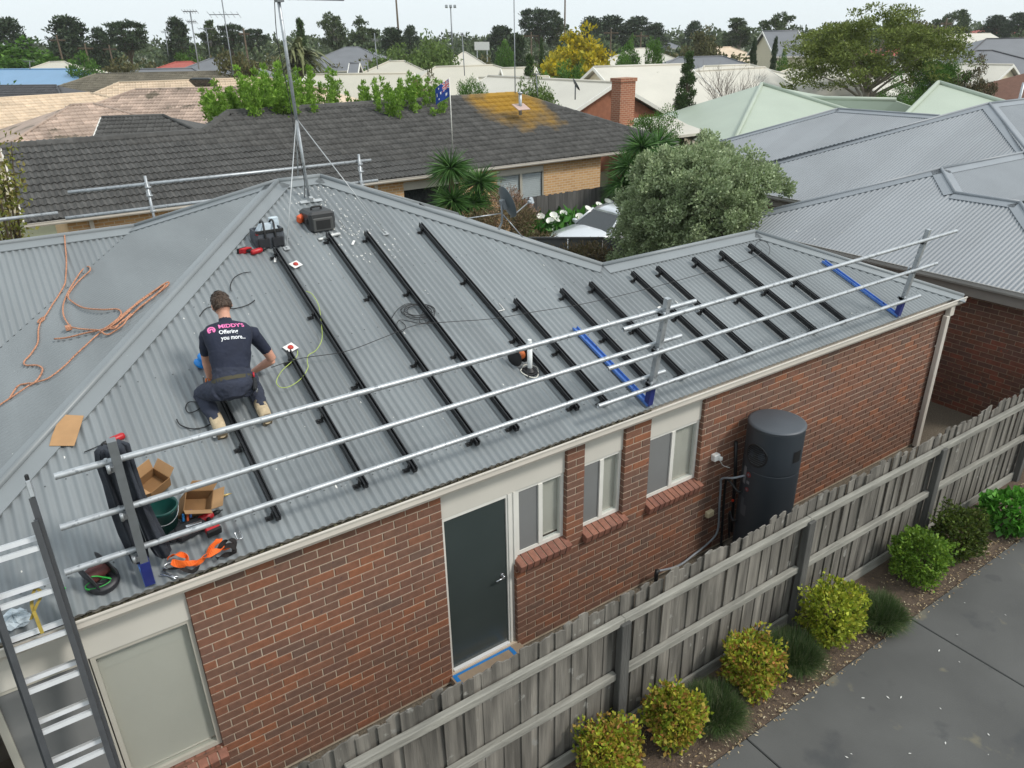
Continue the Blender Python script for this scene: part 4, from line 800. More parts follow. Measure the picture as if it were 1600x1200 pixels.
mb = MB(); q = fr(373, 838, 0.05); a = [(-0.02, -0.035), (0.02, -0.035), (0.02, 0.035), (-0.02, 0.035), (-0.02, -0.035)]; mb.tube([q+RU*x+RV*y+RN*0.01 for x, y in a], 0.006, 6); mb.build('buckle', M['steel'], har); mb = MB(); q = fr(266, 883, 0.03); mb.tube([q+RU*0.045*math.cos(a_)+RV*0.025*math.sin(a_) for a_ in np.linspace(0, 6.28, 16)], 0.005, 6); mb.build('ring', M['steel'], har)
mb = MB(); q = fr(263, 898, 0.02); mb.tube([q-RU*0.05+RV*0.03, q+RU*0.02-RV*0.03, q+RU*0.04-RV*0.06], 0.006, 6); mb.tube([q-RU*0.02+RV*0.04, q+RU*0.03-RV*0.03, q+RU*0.06-RV*0.05], 0.006, 6); solo(mb, 'pliers', M['steel'], 'small pliers at the gutter edge left of the harness', 'pliers')
# ---- ladder against the gutter
lad = thing('ladder', 'dark framed extension ladder with silver rungs leaning on the gutter', 'ladder', (-3.2, -0.95, 0.0)); sl_ = 0.268
def lp(x, z, off=0.0): return Vector((x, -0.155+(z-2.5)*sl_, z))+Vector((0, -1, sl_)).normalized()*off
M['stile'] = mat('ladder_dark_grey', hexc(66, 68, 71), rough=0.5, var=0.12, scale=12); M['rung'] = mat('ladder_aluminium', hexc(214, 216, 218), rough=0.35, metal=0.25, var=0.06)
ld = (lp(0, 3)-lp(0, 0)).normalized(); ln_ = Vector((0, -1, sl_)).normalized()
for x in (-3.40, -3.0):
    zt_ = 3.44
    for off, zb, z2, dx in ((0.0, 0.0, zt_, 0.0), (0.07, 0.0, 3.30, 0.022 if x < -3.2 else -0.022)):
        mb = MB(); a, b = lp(x+dx, zb, off), lp(x+dx, z2, off); mb.obox((a+b)/2, (0.012, 0, 0), ln_*0.032, (b-a)/2); mb.obox((a+b)/2+Vector((0.012 if x < -3.2 else -0.012, 0, 0))+ln_*0.026, (0.014, 0, 0), ln_*0.005, (b-a)/2); mb.build('stile', M['stile'], lad)
    mb = MB(); mb.bbox(lp(x, 3.50), (0.017, 0, 0), ln_*0.037, ld*0.06, 0.006); mb.build('end_cap', M['galv'], lad)
    mb = MB(); mb.bbox(lp(x, 3.57), (0.012, 0, 0), ln_*0.02, ld*0.025, 0.006); mb.build('tip', M['black'], lad)
for k in range(12):
    z = 0.12+0.305*k
    for off, dx, zo, zm in ((0.0, 0.012, 0.0, 3.4), (0.07, 0.035, -0.05, 3.3)):
        if z+zo > zm: continue
        mb = MB(); a, b = lp(-3.40+dx, z+zo, off), lp(-3.0-dx, z+zo, off); mb.obox((a+b)/2, (b-a)/2, ln_*0.018, ld*0.016); mb.build('rung', M['rung'], lad)
mb = MB(); mb.tube([lp(-3.02, 3.3, 0.04), lp(-3.02, 0.3, 0.04)], 0.006, 6); mb.build('hoist_rope', M['black'], lad)
mb = MB(); P = smooth_path([lp(-3.22, 2.66, 0.03), lp(-3.17, 2.74, 0.05), lp(-3.12, 2.80, 0.02), lp(-3.15, 2.83, -0.03), lp(-3.19, 2.76, 0.02), lp(-3.185, 2.66, 0.07), lp(-3.18, 2.56, 0.08)], 6); mb.loft([[p+Vector((0.011, 0, 0)), p-Vector((0.011, 0, 0)), p-Vector((0.011, 0.004, 0)), p+Vector((0.011, -0.004, 0))] for p in P], smooth=False)
solo(mb, 'yellow_strap', mat('yellow_webbing', hexc(150, 130, 56), rough=0.8, var=0.15, scale=30), 'yellow strap tied round a ladder rung', 'strap')
mb = MB(); q = fr(22, 968, 0.05); N = 16; rs = []
for i in range(9):
    th = math.pi*i/8; rs.append([q+RU*(0.10*math.sin(th)*math.cos(a)*(1+0.25*math.sin(3*a+i)))+RV*(0.07*math.sin(th)*math.sin(a)*(1+0.25*math.cos(4*a+2*i)))+RN*(0.05*math.cos(th)*(1+0.3*math.sin(5*a))) for a in np.linspace(0, 6.28, N, endpoint=False)])
mb.loft(rs, smooth=False); solo(mb, 'plastic_bag', M['clear'], 'crumpled clear plastic bag on the roof behind the ladder', 'plastic bag')
# ================================================================== the kneeling worker
M['shirt'] = mat('navy_shirt', hexc(30, 36, 54), rough=0.85, var=0.12, scale=7, bump=0.5, bscale=14)
M['trouser'] = mat('navy_work_trousers', hexc(46, 51, 66), rough=0.9, var=0.15, scale=10, bump=0.5, bscale=16)
M['skin'] = mat('skin', hexc(196, 146, 124), rough=0.55, var=0.06, scale=14)
M['hair'] = mat('brown_hair', hexc(74, 58, 46), rough=0.6, var=0.35, scale=60, stretch=(1, 1, 0.3), bump=0.6, bscale=90)
M['boot'] = mat('tan_suede', hexc(186, 168, 138), rough=0.9, var=0.18, scale=24, bump=0.3, bscale=80)
man = thing('person', 'person in navy shirt and work trousers kneeling with back turned, working on a rail', 'person', (-1.38, 1.2, roofz(1.2)))
def V3(*a): return Vector(a)
PEL = V3(-1.375, 1.235, 3.385); KL, KR = V3(-1.60, 1.56, 3.245), V3(-1.13, 1.60, 3.255); AL, AR = V3(-1.575, 1.165, 3.085), V3(-1.165, 1.18, 3.09)
NK = V3(-1.262, 1.585, 3.885); SL, SR = V3(-1.448, 1.57, 3.765), V3(-1.048, 1.58, 3.705); HD = V3(-1.248, 1.69, 4.005)
EL, HL = V3(-1.475, 1.665, 3.515), V3(-1.465, 1.72, 3.27); ER, HR = V3(-0.895, 1.60, 3.40), V3(-1.06, 1.76, 3.255)
across = (SR-SL).normalized(); spine = (NK-PEL).normalized(); backn = across.cross(spine); backn = -backn if backn.y > 0 else backn   # out of his back, towards the viewer
def ell(c, a, b, ra, rb, n=20, p=2.0):
    out = []
    for j in range(n):
        t = 2*math.pi*j/n; ct, st = math.cos(t), math.sin(t); out.append(c+a*(ra*math.copysign(abs(ct)**(2/p), ct))+b*(rb*math.copysign(abs(st)**(2/p), st)))
    return out
body = MB(); SEG = []
# torso
hipax = (V3(0.16, 0.01, -0.02)).normalized(); spl = smooth_path([PEL-spine*0.11+V3(0, -0.0, 0), PEL, PEL+spine*0.14+backn*0.02, PEL+spine*0.30+backn*0.045, PEL+spine*0.45+backn*0.045, NK-spine*0.09+backn*0.02, NK-spine*0.02], 4)
L_ = len(spl)-1; prof = [(0, 0.09, 0.07), (0.16, 0.175, 0.125), (0.33, 0.165, 0.115), (0.5, 0.182, 0.118), (0.66, 0.212, 0.118), (0.8, 0.222, 0.108), (0.9, 0.185, 0.09), (1.0, 0.072, 0.066)]
def pf(t):
    for (t0, a0, b0), (t1, a1, b1) in zip(prof[:-1], prof[1:]):
        if t <= t1: k = (t-t0)/(t1-t0); k = k*k*(3-2*k); return a0+(a1-a0)*k, b0+(b1-b0)*k
    return prof[-1][1:]
rings = []
for i, p in enumerate(spl):
    t = i/L_; ra, rb = pf(t); ax_ = hipax.lerp(across, min(1, t*1.2)).normalized(); rings.append(ell(p, ax_, backn, ra, rb, 24, 2.3))
body.loft(rings)
SEG.append(('shirt', PEL+spine*0.10, NK-spine*0.09, 0.12)); SEG.append(('trouser', PEL-spine*0.12, PEL+spine*0.045, 0.15))
def limb(pts, rad, region, n=14):
    P = smooth_path(pts, 5); k = len(P); rr = np.interp(np.linspace(0, 1, k), np.linspace(0, 1, len(rad)), rad); body.tube(P, list(rr), n)
    for i in range(len(P)-1): SEG.append((region if isinstance(region, str) else region((i+0.5)/(k-1)), P[i], P[i+1], float(rr[i])))
for S, E_, H, sg in ((SL, EL, HL, -1), (SR, ER, HR, 1)):
    body.lathe([(0.01, -0.07), (0.06, -0.05), (0.074, 0.0), (0.06, 0.05), (0.01, 0.07)], S, across, 14)
    limb([S, S.lerp(E_, 0.5)+V3(0.01*sg, 0, 0), E_], [0.066, 0.062, 0.054, 0.047, 0.043], lambda t: 'shirt' if t < 0.60 else 'skin')
    limb([E_, E_.lerp(H, 0.4), H], [0.043, 0.045, 0.041, 0.033, 0.026], 'skin')
    fd = (H-E_).normalized(); pz = (V3(0, 1, 0.1)-fd*fd.dot(V3(0, 1, 0.1))).normalized(); ps = fd.cross(pz).normalized()
    # palm and five curled fingers
    body.loft([ell(H+fd*d, ps, pz, w_, th) for d, w_, th in ((-0.02, 0.026, 0.02), (0.02, 0.036, 0.02), (0.06, 0.042, 0.018), (0.085, 0.038, 0.014))])
    SEG.append(('skin', H, H+fd*0.09, 0.035))
    for k, ln in enumerate((0.062, 0.072, 0.068, 0.052)):
        b = H+fd*0.08+ps*(0.031-0.021*k); p1 = b+fd*ln*0.45+pz*0.012; p2 = p1+fd*ln*0.25+pz*0.028; p3 = p2-fd*0.006+pz*0.022
        body.tube([b-fd*0.02, b, p1, p2, p3], [0.010, 0.0105, 0.0100, 0.0092, 0.007], 8); SEG.append(('skin', b, p3, 0.012))
    tb = H+fd*0.025+ps*0.035*(-sg); body.tube([tb-ps*0.015*(-sg), tb+fd*0.03+ps*0.014*(-sg)+pz*0.012, tb+fd*0.05+pz*0.035+ps*0.008*(-sg)], [0.013, 0.0115, 0.009], 8); SEG.append(('skin', tb, tb+fd*0.05, 0.012))
# neck and head
limb([NK-spine*0.05, NK+spine*0.02, HD-V3(0.0, 0.03, 0.06)], [0.062, 0.054, 0.052], 'skin')
hx = (across-V3(0, 0, across.z)).normalized(); hf = (V3(0.05, 0.80, -0.60)).normalized(); hf = (hf-hx*hf.dot(hx)).normalized(); hu = hx.cross(hf).normalized(); hu = hu if hu.z > 0 else -hu
hr = []
for i in range(13):
    th = math.pi*i/12; z = -0.118*math.cos(th); s = math.sin(th)**0.8; jaw = 1.0 if z > -0.03 else 1.0-0.25*((-0.03-z)/0.09)
    hr.append(ell(HD+hu*z+hf*(0.012 if z < 0 else 0.0), hx, hf, max(0.002, 0.076*s*jaw), max(0.002, 0.097*s*jaw), 18))
body.loft(hr); SEG.append(('skin', HD-hu*0.09, HD+hu*0.09, 0.085))
nose = HD+hf*0.098-hu*0.005; body.tube([nose+hu*0.035-hf*0.012, nose+hf*0.008-hu*0.012, nose-hf*0.01-hu*0.02], [0.008, 0.014, 0.009], 8)
body.tube([HD+hf*0.088-hu*0.055-hx*0.022, HD+hf*0.096-hu*0.055, HD+hf*0.088-hu*0.055+hx*0.022], 0.008, 6)     # lips
for s in (-1, 1):
    e = HD+hx*0.077*s-hf*0.002-hu*0.012; body.loft([ell(e+hx*d*s-hf*d*0.6, hf, hu, a, b, 12) for d, a, b in ((-0.012, 0.012, 0.02), (0.006, 0.019, 0.031), (0.013, 0.020, 0.033), (0.016, 0.010, 0.02))])
    body.tube([HD+hf*0.086+hx*0.018*s+hu*0.022, HD+hf*0.088+hx*0.034*s+hu*0.026, HD+hf*0.078+hx*0.052*s+hu*0.02], 0.006, 6)   # brow
# legs, folded: thighs forward to the knees, shins back along the slope
for K, A, sg in ((KL, AL, -1), (KR, AR, 1)):
    h = PEL+hipax*0.095*sg-spine*0.02
    limb([h-backn*0.0, h.lerp(K, 0.5)+V3(0.015*sg, 0, 0.01), K], [0.100, 0.092, 0.080, 0.066], 'trouser', 16)
    limb([K+V3(0, 0.02, -0.02), K.lerp(A, 0.45)+V3(0, 0, 0.012), A], [0.068, 0.066, 0.070, 0.056, 0.052], 'trouser', 14)
raw = body.build('body', M['shirt'], man)
md = raw.modifiers.new('r', 'REMESH'); md.mode = 'VOXEL'; md.voxel_size = 0.0085; md.use_smooth_shade = True
sm_ = raw.modifiers.new('s', 'SMOOTH'); sm_.factor = 0.5; sm_.iterations = 5
dg = bpy.context.evaluated_depsgraph_get(); me2 = bpy.data.meshes.new_from_object(raw.evaluated_get(dg)); raw.modifiers.clear(); old = raw.data; raw.data = me2; bpy.data.meshes.remove(old); me2.name = 'body'
me2.materials.clear()
REG = ['shirt', 'trouser', 'skin']
for r in REG: me2.materials.append(M[r])
co = np.empty(len(me2.polygons)*3, np.float32); me2.polygons.foreach_get('center', co); co = co.reshape(-1, 3)+np.array(org(man), np.float32)
best = np.full(len(co), 1e9); idx = np.zeros(len(co), np.int32)
for reg, a, b, r in SEG:
    a_, d_ = np.array(a), np.array(b-a); L2 = max(1e-9, float(d_@d_)); t_ = np.clip(((co-a_)@d_)/L2, 0, 1); ds = np.linalg.norm(co-(a_+t_[:, None]*d_), axis=1)-r; k = ds < best; best[k] = ds[k]; idx[k] = REG.index(reg)
me2.polygons.foreach_set('material_index', idx); me2.polygons.foreach_set('use_smooth', np.ones(len(co), bool)); me2.update()
# cloth folds pressed into shirt and trousers
from mathutils import noise as mnoise
vreg = np.full(len(me2.vertices), 2, np.int32)
for p in me2.polygons:
    if p.material_index < 2:
        for v in p.vertices: vreg[v] = p.material_index
nv_ = len(me2.vertices); vco = np.empty(nv_*3, np.float32); me2.vertices.foreach_get('co', vco); vco = vco.reshape(-1, 3); vno = np.empty(nv_*3, np.float32); me2.vertices.foreach_get('normal', vno); vno = vno.reshape(-1, 3); mo = org(man)
for vi in range(nv_):
    k = vreg[vi]
    if k == 2: continue
    w_ = Vector(vco[vi].tolist())+mo; a = (w_-PEL).dot(spine); b = (w_-PEL).dot(across); c = (w_-PEL).dot(backn)
    if k == 0: q = Vector((b*7+a*5, a*6-b*3, c*5)); h = 0.5-abs(mnoise.noise(q)); q2 = Vector((b*16-a*9, a*13+b*6, c*12)); h2 = 0.4-abs(mnoise.noise(q2)); amp = 0.011 if a < 0.30 else 0.006
    else: q = Vector((w_.x*15, w_.y*15, w_.z*22)); h = 0.5-abs(mnoise.noise(q)); h2 = 0.4-abs(mnoise.noise(q*2.1)); amp = 0.012
    vco[vi] += vno[vi]*(amp*h+amp*0.45*h2)
me2.vertices.foreach_set('co', vco.ravel()); me2.update()
# hair: cap of many short tufts over a shell
mb = MB(); hrg = []
for i in range(10):
    th = math.pi*(0.02+0.62*i/9); z = 0.126*math.cos(th); s = math.sin(th); back = 0.012
    hrg.append([HD+hu*(z+0.004)+(-hf)*back+hx*(0.081*s*math.cos(t))+hf*(0.100*s*math.sin(t))*(0.82 if math.sin(t) > 0.3 and z < 0.06 else 1.0) for t in np.linspace(0, 2*math.pi, 22, endpoint=False)])
mb.loft(hrg[::-1], caps=True)
for k in range(420):
    th = math.acos(RNG.uniform(-0.30, 1)); t = RNG.uniform(0, 6.28); s = math.sin(th)
    if math.sin(t) > 0.55 and th > 1.0: continue
    d = hx*(s*math.cos(t))+hf*(s*math.sin(t))+hu*math.cos(th); p = HD-hf*0.01+hx*(0.082*s*math.cos(t))+hf*(0.100*s*math.sin(t))+hu*(0.122*math.cos(th)+0.004); sw = (V3(*RNG.normal(0, 1, 3))+V3(0, 0, -0.9)); sw = (sw-d*sw.dot(d)).normalized()
    q = p+d*0.004+sw*0.014; e = p+d*0.003+sw*0.040; sd = d.cross(sw).normalized()*0.006; mb.add([p-sd, p+sd, q+sd*1.1+d*0.002, q-sd*1.1, e], [(0, 1, 2, 3), (3, 2, 4)])
mb.build('hair', M['hair'], man)
# boots with soles towards the viewer
for A, K, sg in ((AL, KL, -1), (AR, KR, 1)):
    t = (A-K).normalized(); dn = V3(0, 0, -1); foot = (t*0.35+dn*0.9).normalized()          # toes tucked down into the sheets
    o = MB(); f2 = V3(0.04*sg, 0.25, -1).normalized(); bx_ = V3(1, 0, 0); hb = V3(0, -1, -0.25).normalized()
    heel = A+V3(0, -0.06, -0.015)
    o.loft([ell(c, bx_, b, ra, rb, 16, 2.4) for c, b, ra, rb in ((A+V3(0, 0.07, 0.045), V3(0, 0.35, 0.94), 0.056, 0.058), (A+V3(0, 0.0, 0.012), V3(0, 0.35, 0.94), 0.058, 0.062), (A+V3(0, -0.055, -0.012), V3(0, 0.1, 0.99), 0.054, 0.062), (A+V3(0, -0.095, -0.035), V3(0, 0.0, 1.0), 0.046, 0.056), (A+V3(0, -0.11, -0.045), V3(0, 0.0, 1.0), 0.03, 0.04))])
    o.loft([ell(c, bx_, b, ra, rb, 16, 2.4) for c, b, ra, rb in ((A+V3(0, -0.03, 0.0), V3(0, -0.9, 0.2), 0.05, 0.06), (A+V3(0, -0.04, -0.05), V3(0, -0.95, 0.2), 0.05, 0.056), (A+V3(0, -0.01, -0.095), V3(0, -1, 0.4), 0.05, 0.045), (A+V3(0, 0.03, -0.11), V3(0, -1, 0.4), 0.03, 0.02))])
    bo = o.build('boot', M['boot'], man)
    so_ = MB(); so_.loft([ell(A+V3(0, y, z), bx_, V3(0, -0.45, 0.9), w_, 0.012, 12, 3) for y, z, w_ in ((-0.122, 0.015, 0.03), (-0.128, -0.02, 0.043), (-0.115, -0.06, 0.043), (-0.085, -0.10, 0.045), (-0.05, -0.13, 0.035))]); so_.build('sole', mat('boot_sole', hexc(122, 108, 88), rough=0.9, var=0.2, scale=30), bo)
# belt and pouches
mb = MB(); bc = PEL+spine*0.055; ra, rb = 0.176, 0.127
mb.loft([ell(bc+spine*h, hipax, backn, ra+e, rb+e, 28, 2.3) for h, e in ((-0.018, 0.004), (0.016, 0.006))], caps=False); mb.build('belt', mat('olive_belt', hexc(64, 60, 40), rough=0.7, var=0.1), man)
mb = MB(); p = PEL+hipax*0.18+spine*0.0+backn*0.03; mb.bbox(p-spine*0.02, hipax*0.02, backn*0.045, spine*0.06, 0.012)
pouch = mb.build('tool_holster', M['bagd'], man)
for k in range(4):
    mb = MB(); q = p+backn*(0.03-0.02*k)+spine*0.04; mb.tube([q, q+spine*0.045], 0.009, 8); mb.build('screwdriver', [M['red'], M['blue'], M['whitetag'], M['blackrub']][k], pouch); mb2 = MB(); mb2.tube([q-spine*0.05+hipax*0.012, q-spine*0.14+hipax*0.02+backn*0.01*k], 0.004, 6); mb2.build('blade', M['steel'], pouch)
mb = MB()
for s in (-1, 1): mb.tube(smooth_path([HL+V3(-0.03+0.012*s, -0.03, 0.06), HL+V3(-0.035+0.02*s, -0.04, 0.0), HL+V3(-0.03+0.008*s, -0.03, -0.06), HL+V3(-0.01, 0.0, -0.10)], 4), 0.009, 8)
solo(mb, 'pliers', mat('orange_grip', hexc(216, 120, 60), rough=0.5, var=0.1), 'orange handled pliers in the worker\'s left hand', 'pliers')
mb = MB(); q = fr(317, 572, 0.0)+V3(-0.0, 0.0, 0.0)
mb.lathe([(0.02, -0.05), (0.062, -0.05), (0.066, -0.03), (0.05, -0.02), (0.05, 0.02), (0.066, 0.03), (0.062, 0.05), (0.02, 0.05)], q+RN*0.07, RU*0.5+RN*0.8, 20); t_ = solo(mb, 'tape_reel', mat('bright_blue_plastic', hexc(22, 132, 214), rough=0.35, var=0.06), 'bright blue reel of wire in front of the worker\'s left knee', 'wire reel')
# print on the back of the shirt, laid onto the cloth
bvh = BVHTree.FromPolygons([tuple(v.co+org(man)) for v in me2.vertices], [tuple(p.vertices) for p in me2.polygons])
def cloth_text(txt, cx, cz, width, height, m, nm, bold=0.02):
    cu = bpy.data.curves.new('t', 'FONT'); cu.body = txt; cu.align_x = 'LEFT'; cu.offset = bold; cu.resolution_u = 3; ob = bpy.data.objects.new('t', cu); COL.objects.link(ob)
    dg = bpy.context.evaluated_depsgraph_get(); dg.update(); tm = bpy.data.meshes.new_from_object(ob.evaluated_get(dg)); bpy.data.objects.remove(ob); bpy.data.curves.remove(cu)
    vs = np.array([v.co[:] for v in tm.vertices]); fs = [tuple(p.vertices) for p in tm.polygons]; bpy.data.meshes.remove(tm)
    vs[:, 0] = (vs[:, 0]-vs[:, 0].min())/(vs[:, 0].max()-vs[:, 0].min())*width+cx; vs[:, 1] = vs[:, 1]/0.72*height+cz
    lay(vs, fs, m, nm)
TU = (across*1.0+spine*0.0).normalized(); TS = spine
def lay(vs, fs, m, nm):
    mb = MB(); out = []
    for x, y, _ in vs:
        o = NK-spine*0.145+TU*x+TS*y+backn*0.5; h = bvh.ray_cast(o, -backn)
        out.append(h[0]+backn*0.004 if h[0] else o-backn*0.4)
    mb.add(out, fs); mb.build(nm, m, man)
M['pink'] = mat('pink_print', hexc(232, 120, 176), rough=0.7, var=0.0); M['whitep'] = mat('white_print', hexc(232, 234, 238), rough=0.7, var=0.0)
cloth_text("MIDDY'S", -0.095, 0.035, 0.225, 0.042, M['pink'], 'shirt_print', 0.028)
cloth_text('Offering', -0.105, -0.028, 0.165, 0.040, M['whitep'], 'shirt_print', 0.02)
cloth_text('you more...', -0.095, -0.085, 0.215, 0.040, M['whitep'], 'shirt_print', 0.02)
# little hooded emblem left of the name
em = MB(); pts = []
def strip(ps, w_):
    vs = []; fs = []
    for i, (x, y) in enumerate(ps):
        a = ps[max(0, i-1)]; b = ps[min(len(ps)-1, i+1)]; dx, dy = b[0]-a[0], b[1]-a[1]; l_ = math.hypot(dx, dy) or 1; vs += [(x-dy/l_*w_, y+dx/l_*w_, 0), (x+dy/l_*w_, y-dx/l_*w_, 0)]
        if i: fs.append((2*i-2, 2*i-1, 2*i+1, 2*i))
    return vs, fs
for arcp in ([(-0.158+0.026*math.cos(a), 0.028+0.030*math.sin(a)) for a in np.linspace(-0.5, 3.6, 12)], [(-0.158+0.011*math.cos(a), 0.026+0.012*math.sin(a)) for a in np.linspace(-0.6, 3.7, 9)], [(-0.185, 0.012), (-0.178, 0.004), (-0.166, 0.012)], [(-0.134, 0.014), (-0.14, 0.004), (-0.15, 0.012)]):
    vs, fs = strip(arcp, 0.0065); lay(vs, fs, M['pink'], 'shirt_emblem')
# ================================================================== heat pump water heater
M['tank'] = mat('tank_charcoal', hexc(50, 56, 62), rough=0.5, var=0.06, scale=2.0)
HC = Vector((4.36, -0.42, 0.0)); HR_ = 0.335; HT = 1.95
wh = thing('water_heater', 'tall charcoal cylindrical water heater standing against the brick wall', 'water heater', HC)
mb = MB(); mb.lathe([(HR_-0.01, 0.06), (HR_, 0.07), (HR_, 0.08), (HR_, 0.5), (HR_, 1.0), (HR_, 1.355), (HR_, 1.362), (HR_-0.003, 1.365), (HR_-0.003, 1.375), (HR_, 1.378), (HR_, 1.385), (HR_, 1.6), (HR_, HT-0.04), (HR_, HT-0.03), (HR_-0.006, HT-0.012)], HC, (0, 0, 1), 48); mb.build('tank', M['tank'], wh)
mb = MB(); mb.lathe([(HR_+0.006, HT-0.014), (HR_+0.006, HT), (HR_-0.03, HT+0.012), (0.01, HT+0.018)], HC, (0, 0, 1), 48); mb.build('lid', mat('lid_grey', hexc(74, 79, 85), rough=0.5, var=0.05), wh)
mb = MB(); mb.lathe([(HR_-0.03, 0.0), (HR_-0.03, 0.07)], HC, (0, 0, 1), 32); mb.build('foot_ring', M['black'], wh)
def onT(deg, z, r=HR_): a = R(215+deg); d = Vector((math.cos(a), math.sin(a), 0)); return HC+d*r+Vector((0, 0, z)), d, Vector((-math.sin(a), math.cos(a), 0))
p, d, s = onT(-33, 1.60); mb = MB(); rr = []
def disc_on(deg0, z0, rad, off, n=28):
    out = []
    for j in range(n): t = 2*math.pi*j/n; da = math.degrees(rad*math.cos(t)/HR_); q, dd, ss = onT(deg0+da, z0+rad*math.sin(t), HR_+off); out.append(q)
    return out
mb = MB(); mb.loft([disc_on(-33, 1.60, 0.150, 0.001), disc_on(-33, 1.60, 0.148, 0.012), disc_on(-33, 1.60, 0.132, 0.012), disc_on(-33, 1.60, 0.128, 0.003), disc_on(-33, 1.60, 0.004, 0.003)], caps=False); gr = mb.build('fan_grille', M['black'], wh)
for k in range(-4, 5):
    zz = 1.60+k*0.028; hw = math.sqrt(max(0, 0.128**2-(k*0.028)**2)); mb = MB(); mb.tube([onT(-33+math.degrees(x/HR_), zz, HR_+0.008)[0] for x in np.linspace(-hw, hw, 7)], 0.004, 6); mb.build('bar', M['tank'], gr)
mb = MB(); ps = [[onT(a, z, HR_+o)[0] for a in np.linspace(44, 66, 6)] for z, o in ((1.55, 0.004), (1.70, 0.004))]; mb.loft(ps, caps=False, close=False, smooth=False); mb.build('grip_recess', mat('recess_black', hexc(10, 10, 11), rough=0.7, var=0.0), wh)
def patch(a0, a1, z0, z1, m, nm, o=0.004):
    mb = MB(); ps = [[onT(a, z, HR_+o)[0] for a in np.linspace(a0, a1, 5)] for z in (z0, z1)]; mb.loft(ps, caps=False, close=False, smooth=False); mb.build(nm, m, wh)
M['stick'] = mat('label_grey', hexc(120, 122, 126), rough=0.5, var=0.05); M['stickd'] = mat('label_dark', hexc(84, 86, 92), rough=0.5, var=0.05)
patch(-62, -52, 1.14, 1.38, M['stick'], 'label_plate'); patch(-58, -40, 0.70, 0.86, M['stickd'], 'label_plate'); patch(-58, -48, 0.86, 0.95, M['stickd'], 'label_plate')
for z, rd in ((1.30, 0.035), (1.09, 0.028)):
    mb = MB(); q, d, s = onT(-44, z, HR_+0.004); mb.lathe([(rd, 0), (rd, 0.004)], q, d, 18); mb.build('round_sticker', mat('dull_red_label', hexc(130, 50, 52), rough=0.5, var=0.05), wh)
    mb = MB(); mb.lathe([(rd*0.5, 0.004), (rd*0.5, 0.006)], q, d, 12); mb.build('sticker_mark', M['stick'], wh)
patch(-48, -40, 1.17, 1.21, M['stick'], 'label_plate')
M['conduit'] = mat('grey_conduit', hexc(138, 144, 150), rough=0.45, var=0.06)
mb = MB(); q, d, s = onT(-58, 1.24, HR_)
mb.tube(smooth_path([q, q+d*0.06+Vector((-0.06, 0.05, -0.03)), at_y(1128, 748, -0.06), at_y(1126, 762, -0.03), at_y(1124, 790, -0.02), at_y(1121, 830, -0.02), at_y(1105, 850, -0.03), at_y(1085, 866, -0.06), at_y(1060, 884, -0.10), at_y(1030, 892, -0.16)], 6), 0.014, 10); solo(mb, 'hose', M['conduit'], 'pale grey conduit running from the water heater down the brick wall', 'conduit')
mb = MB(); q, d, s = onT(-62, 1.0, HR_); mb.tube(smooth_path([q, q+d*0.05, at_y(1140, 752, -0.12), at_y(1134, 752, -0.03), at_y(1130, 800, -0.025), at_y(1126, 860, -0.025)], 5), 0.016, 8); q, d, s = onT(-66, 0.55, HR_); mb.tube(smooth_path([q, q+d*0.06, at_y(1140, 800, -0.10), at_y(1139, 840, -0.03)], 5), 0.014, 8); mb.tube([at_y(1150, 690, -0.04), at_y(1149, 740, -0.04), at_y(1143, 830, -0.04)], 0.022, 8); mb.build('pipework', M['black'], wh)
mb = MB(); q = at_y(1145, 782, -0.10); mb.lathe([(0.004, -0.012), (0.018, -0.008), (0.018, 0.008), (0.004, 0.012)], q, (-0.8, -0.5, 0), 12); mb.build('valve_knob', mat('red_orange_knob', hexc(214, 60, 30), rough=0.4, var=0.03), wh)
mb = MB(); mb.tube(smooth_path([(3.83, -0.07, 1.43), (3.88, -0.06, 1.36), (3.94, -0.05, 1.30), (4.02, -0.08, 1.26)], 4), 0.006, 6); mb.build('power_cord', M['whitetag'], wh)
mb = MB(); q = at_y(1027, 890, -0.14); mb.tube([q+Vector((0, 0, 0)), q+Vector((-0.02, -0.01, -0.06)), q+Vector((-0.02, -0.01, -0.4))], 0.026, 10); solo(mb, 'pipe_stub', M['black'], 'black pipe stub just above the fence palings', 'pipe')

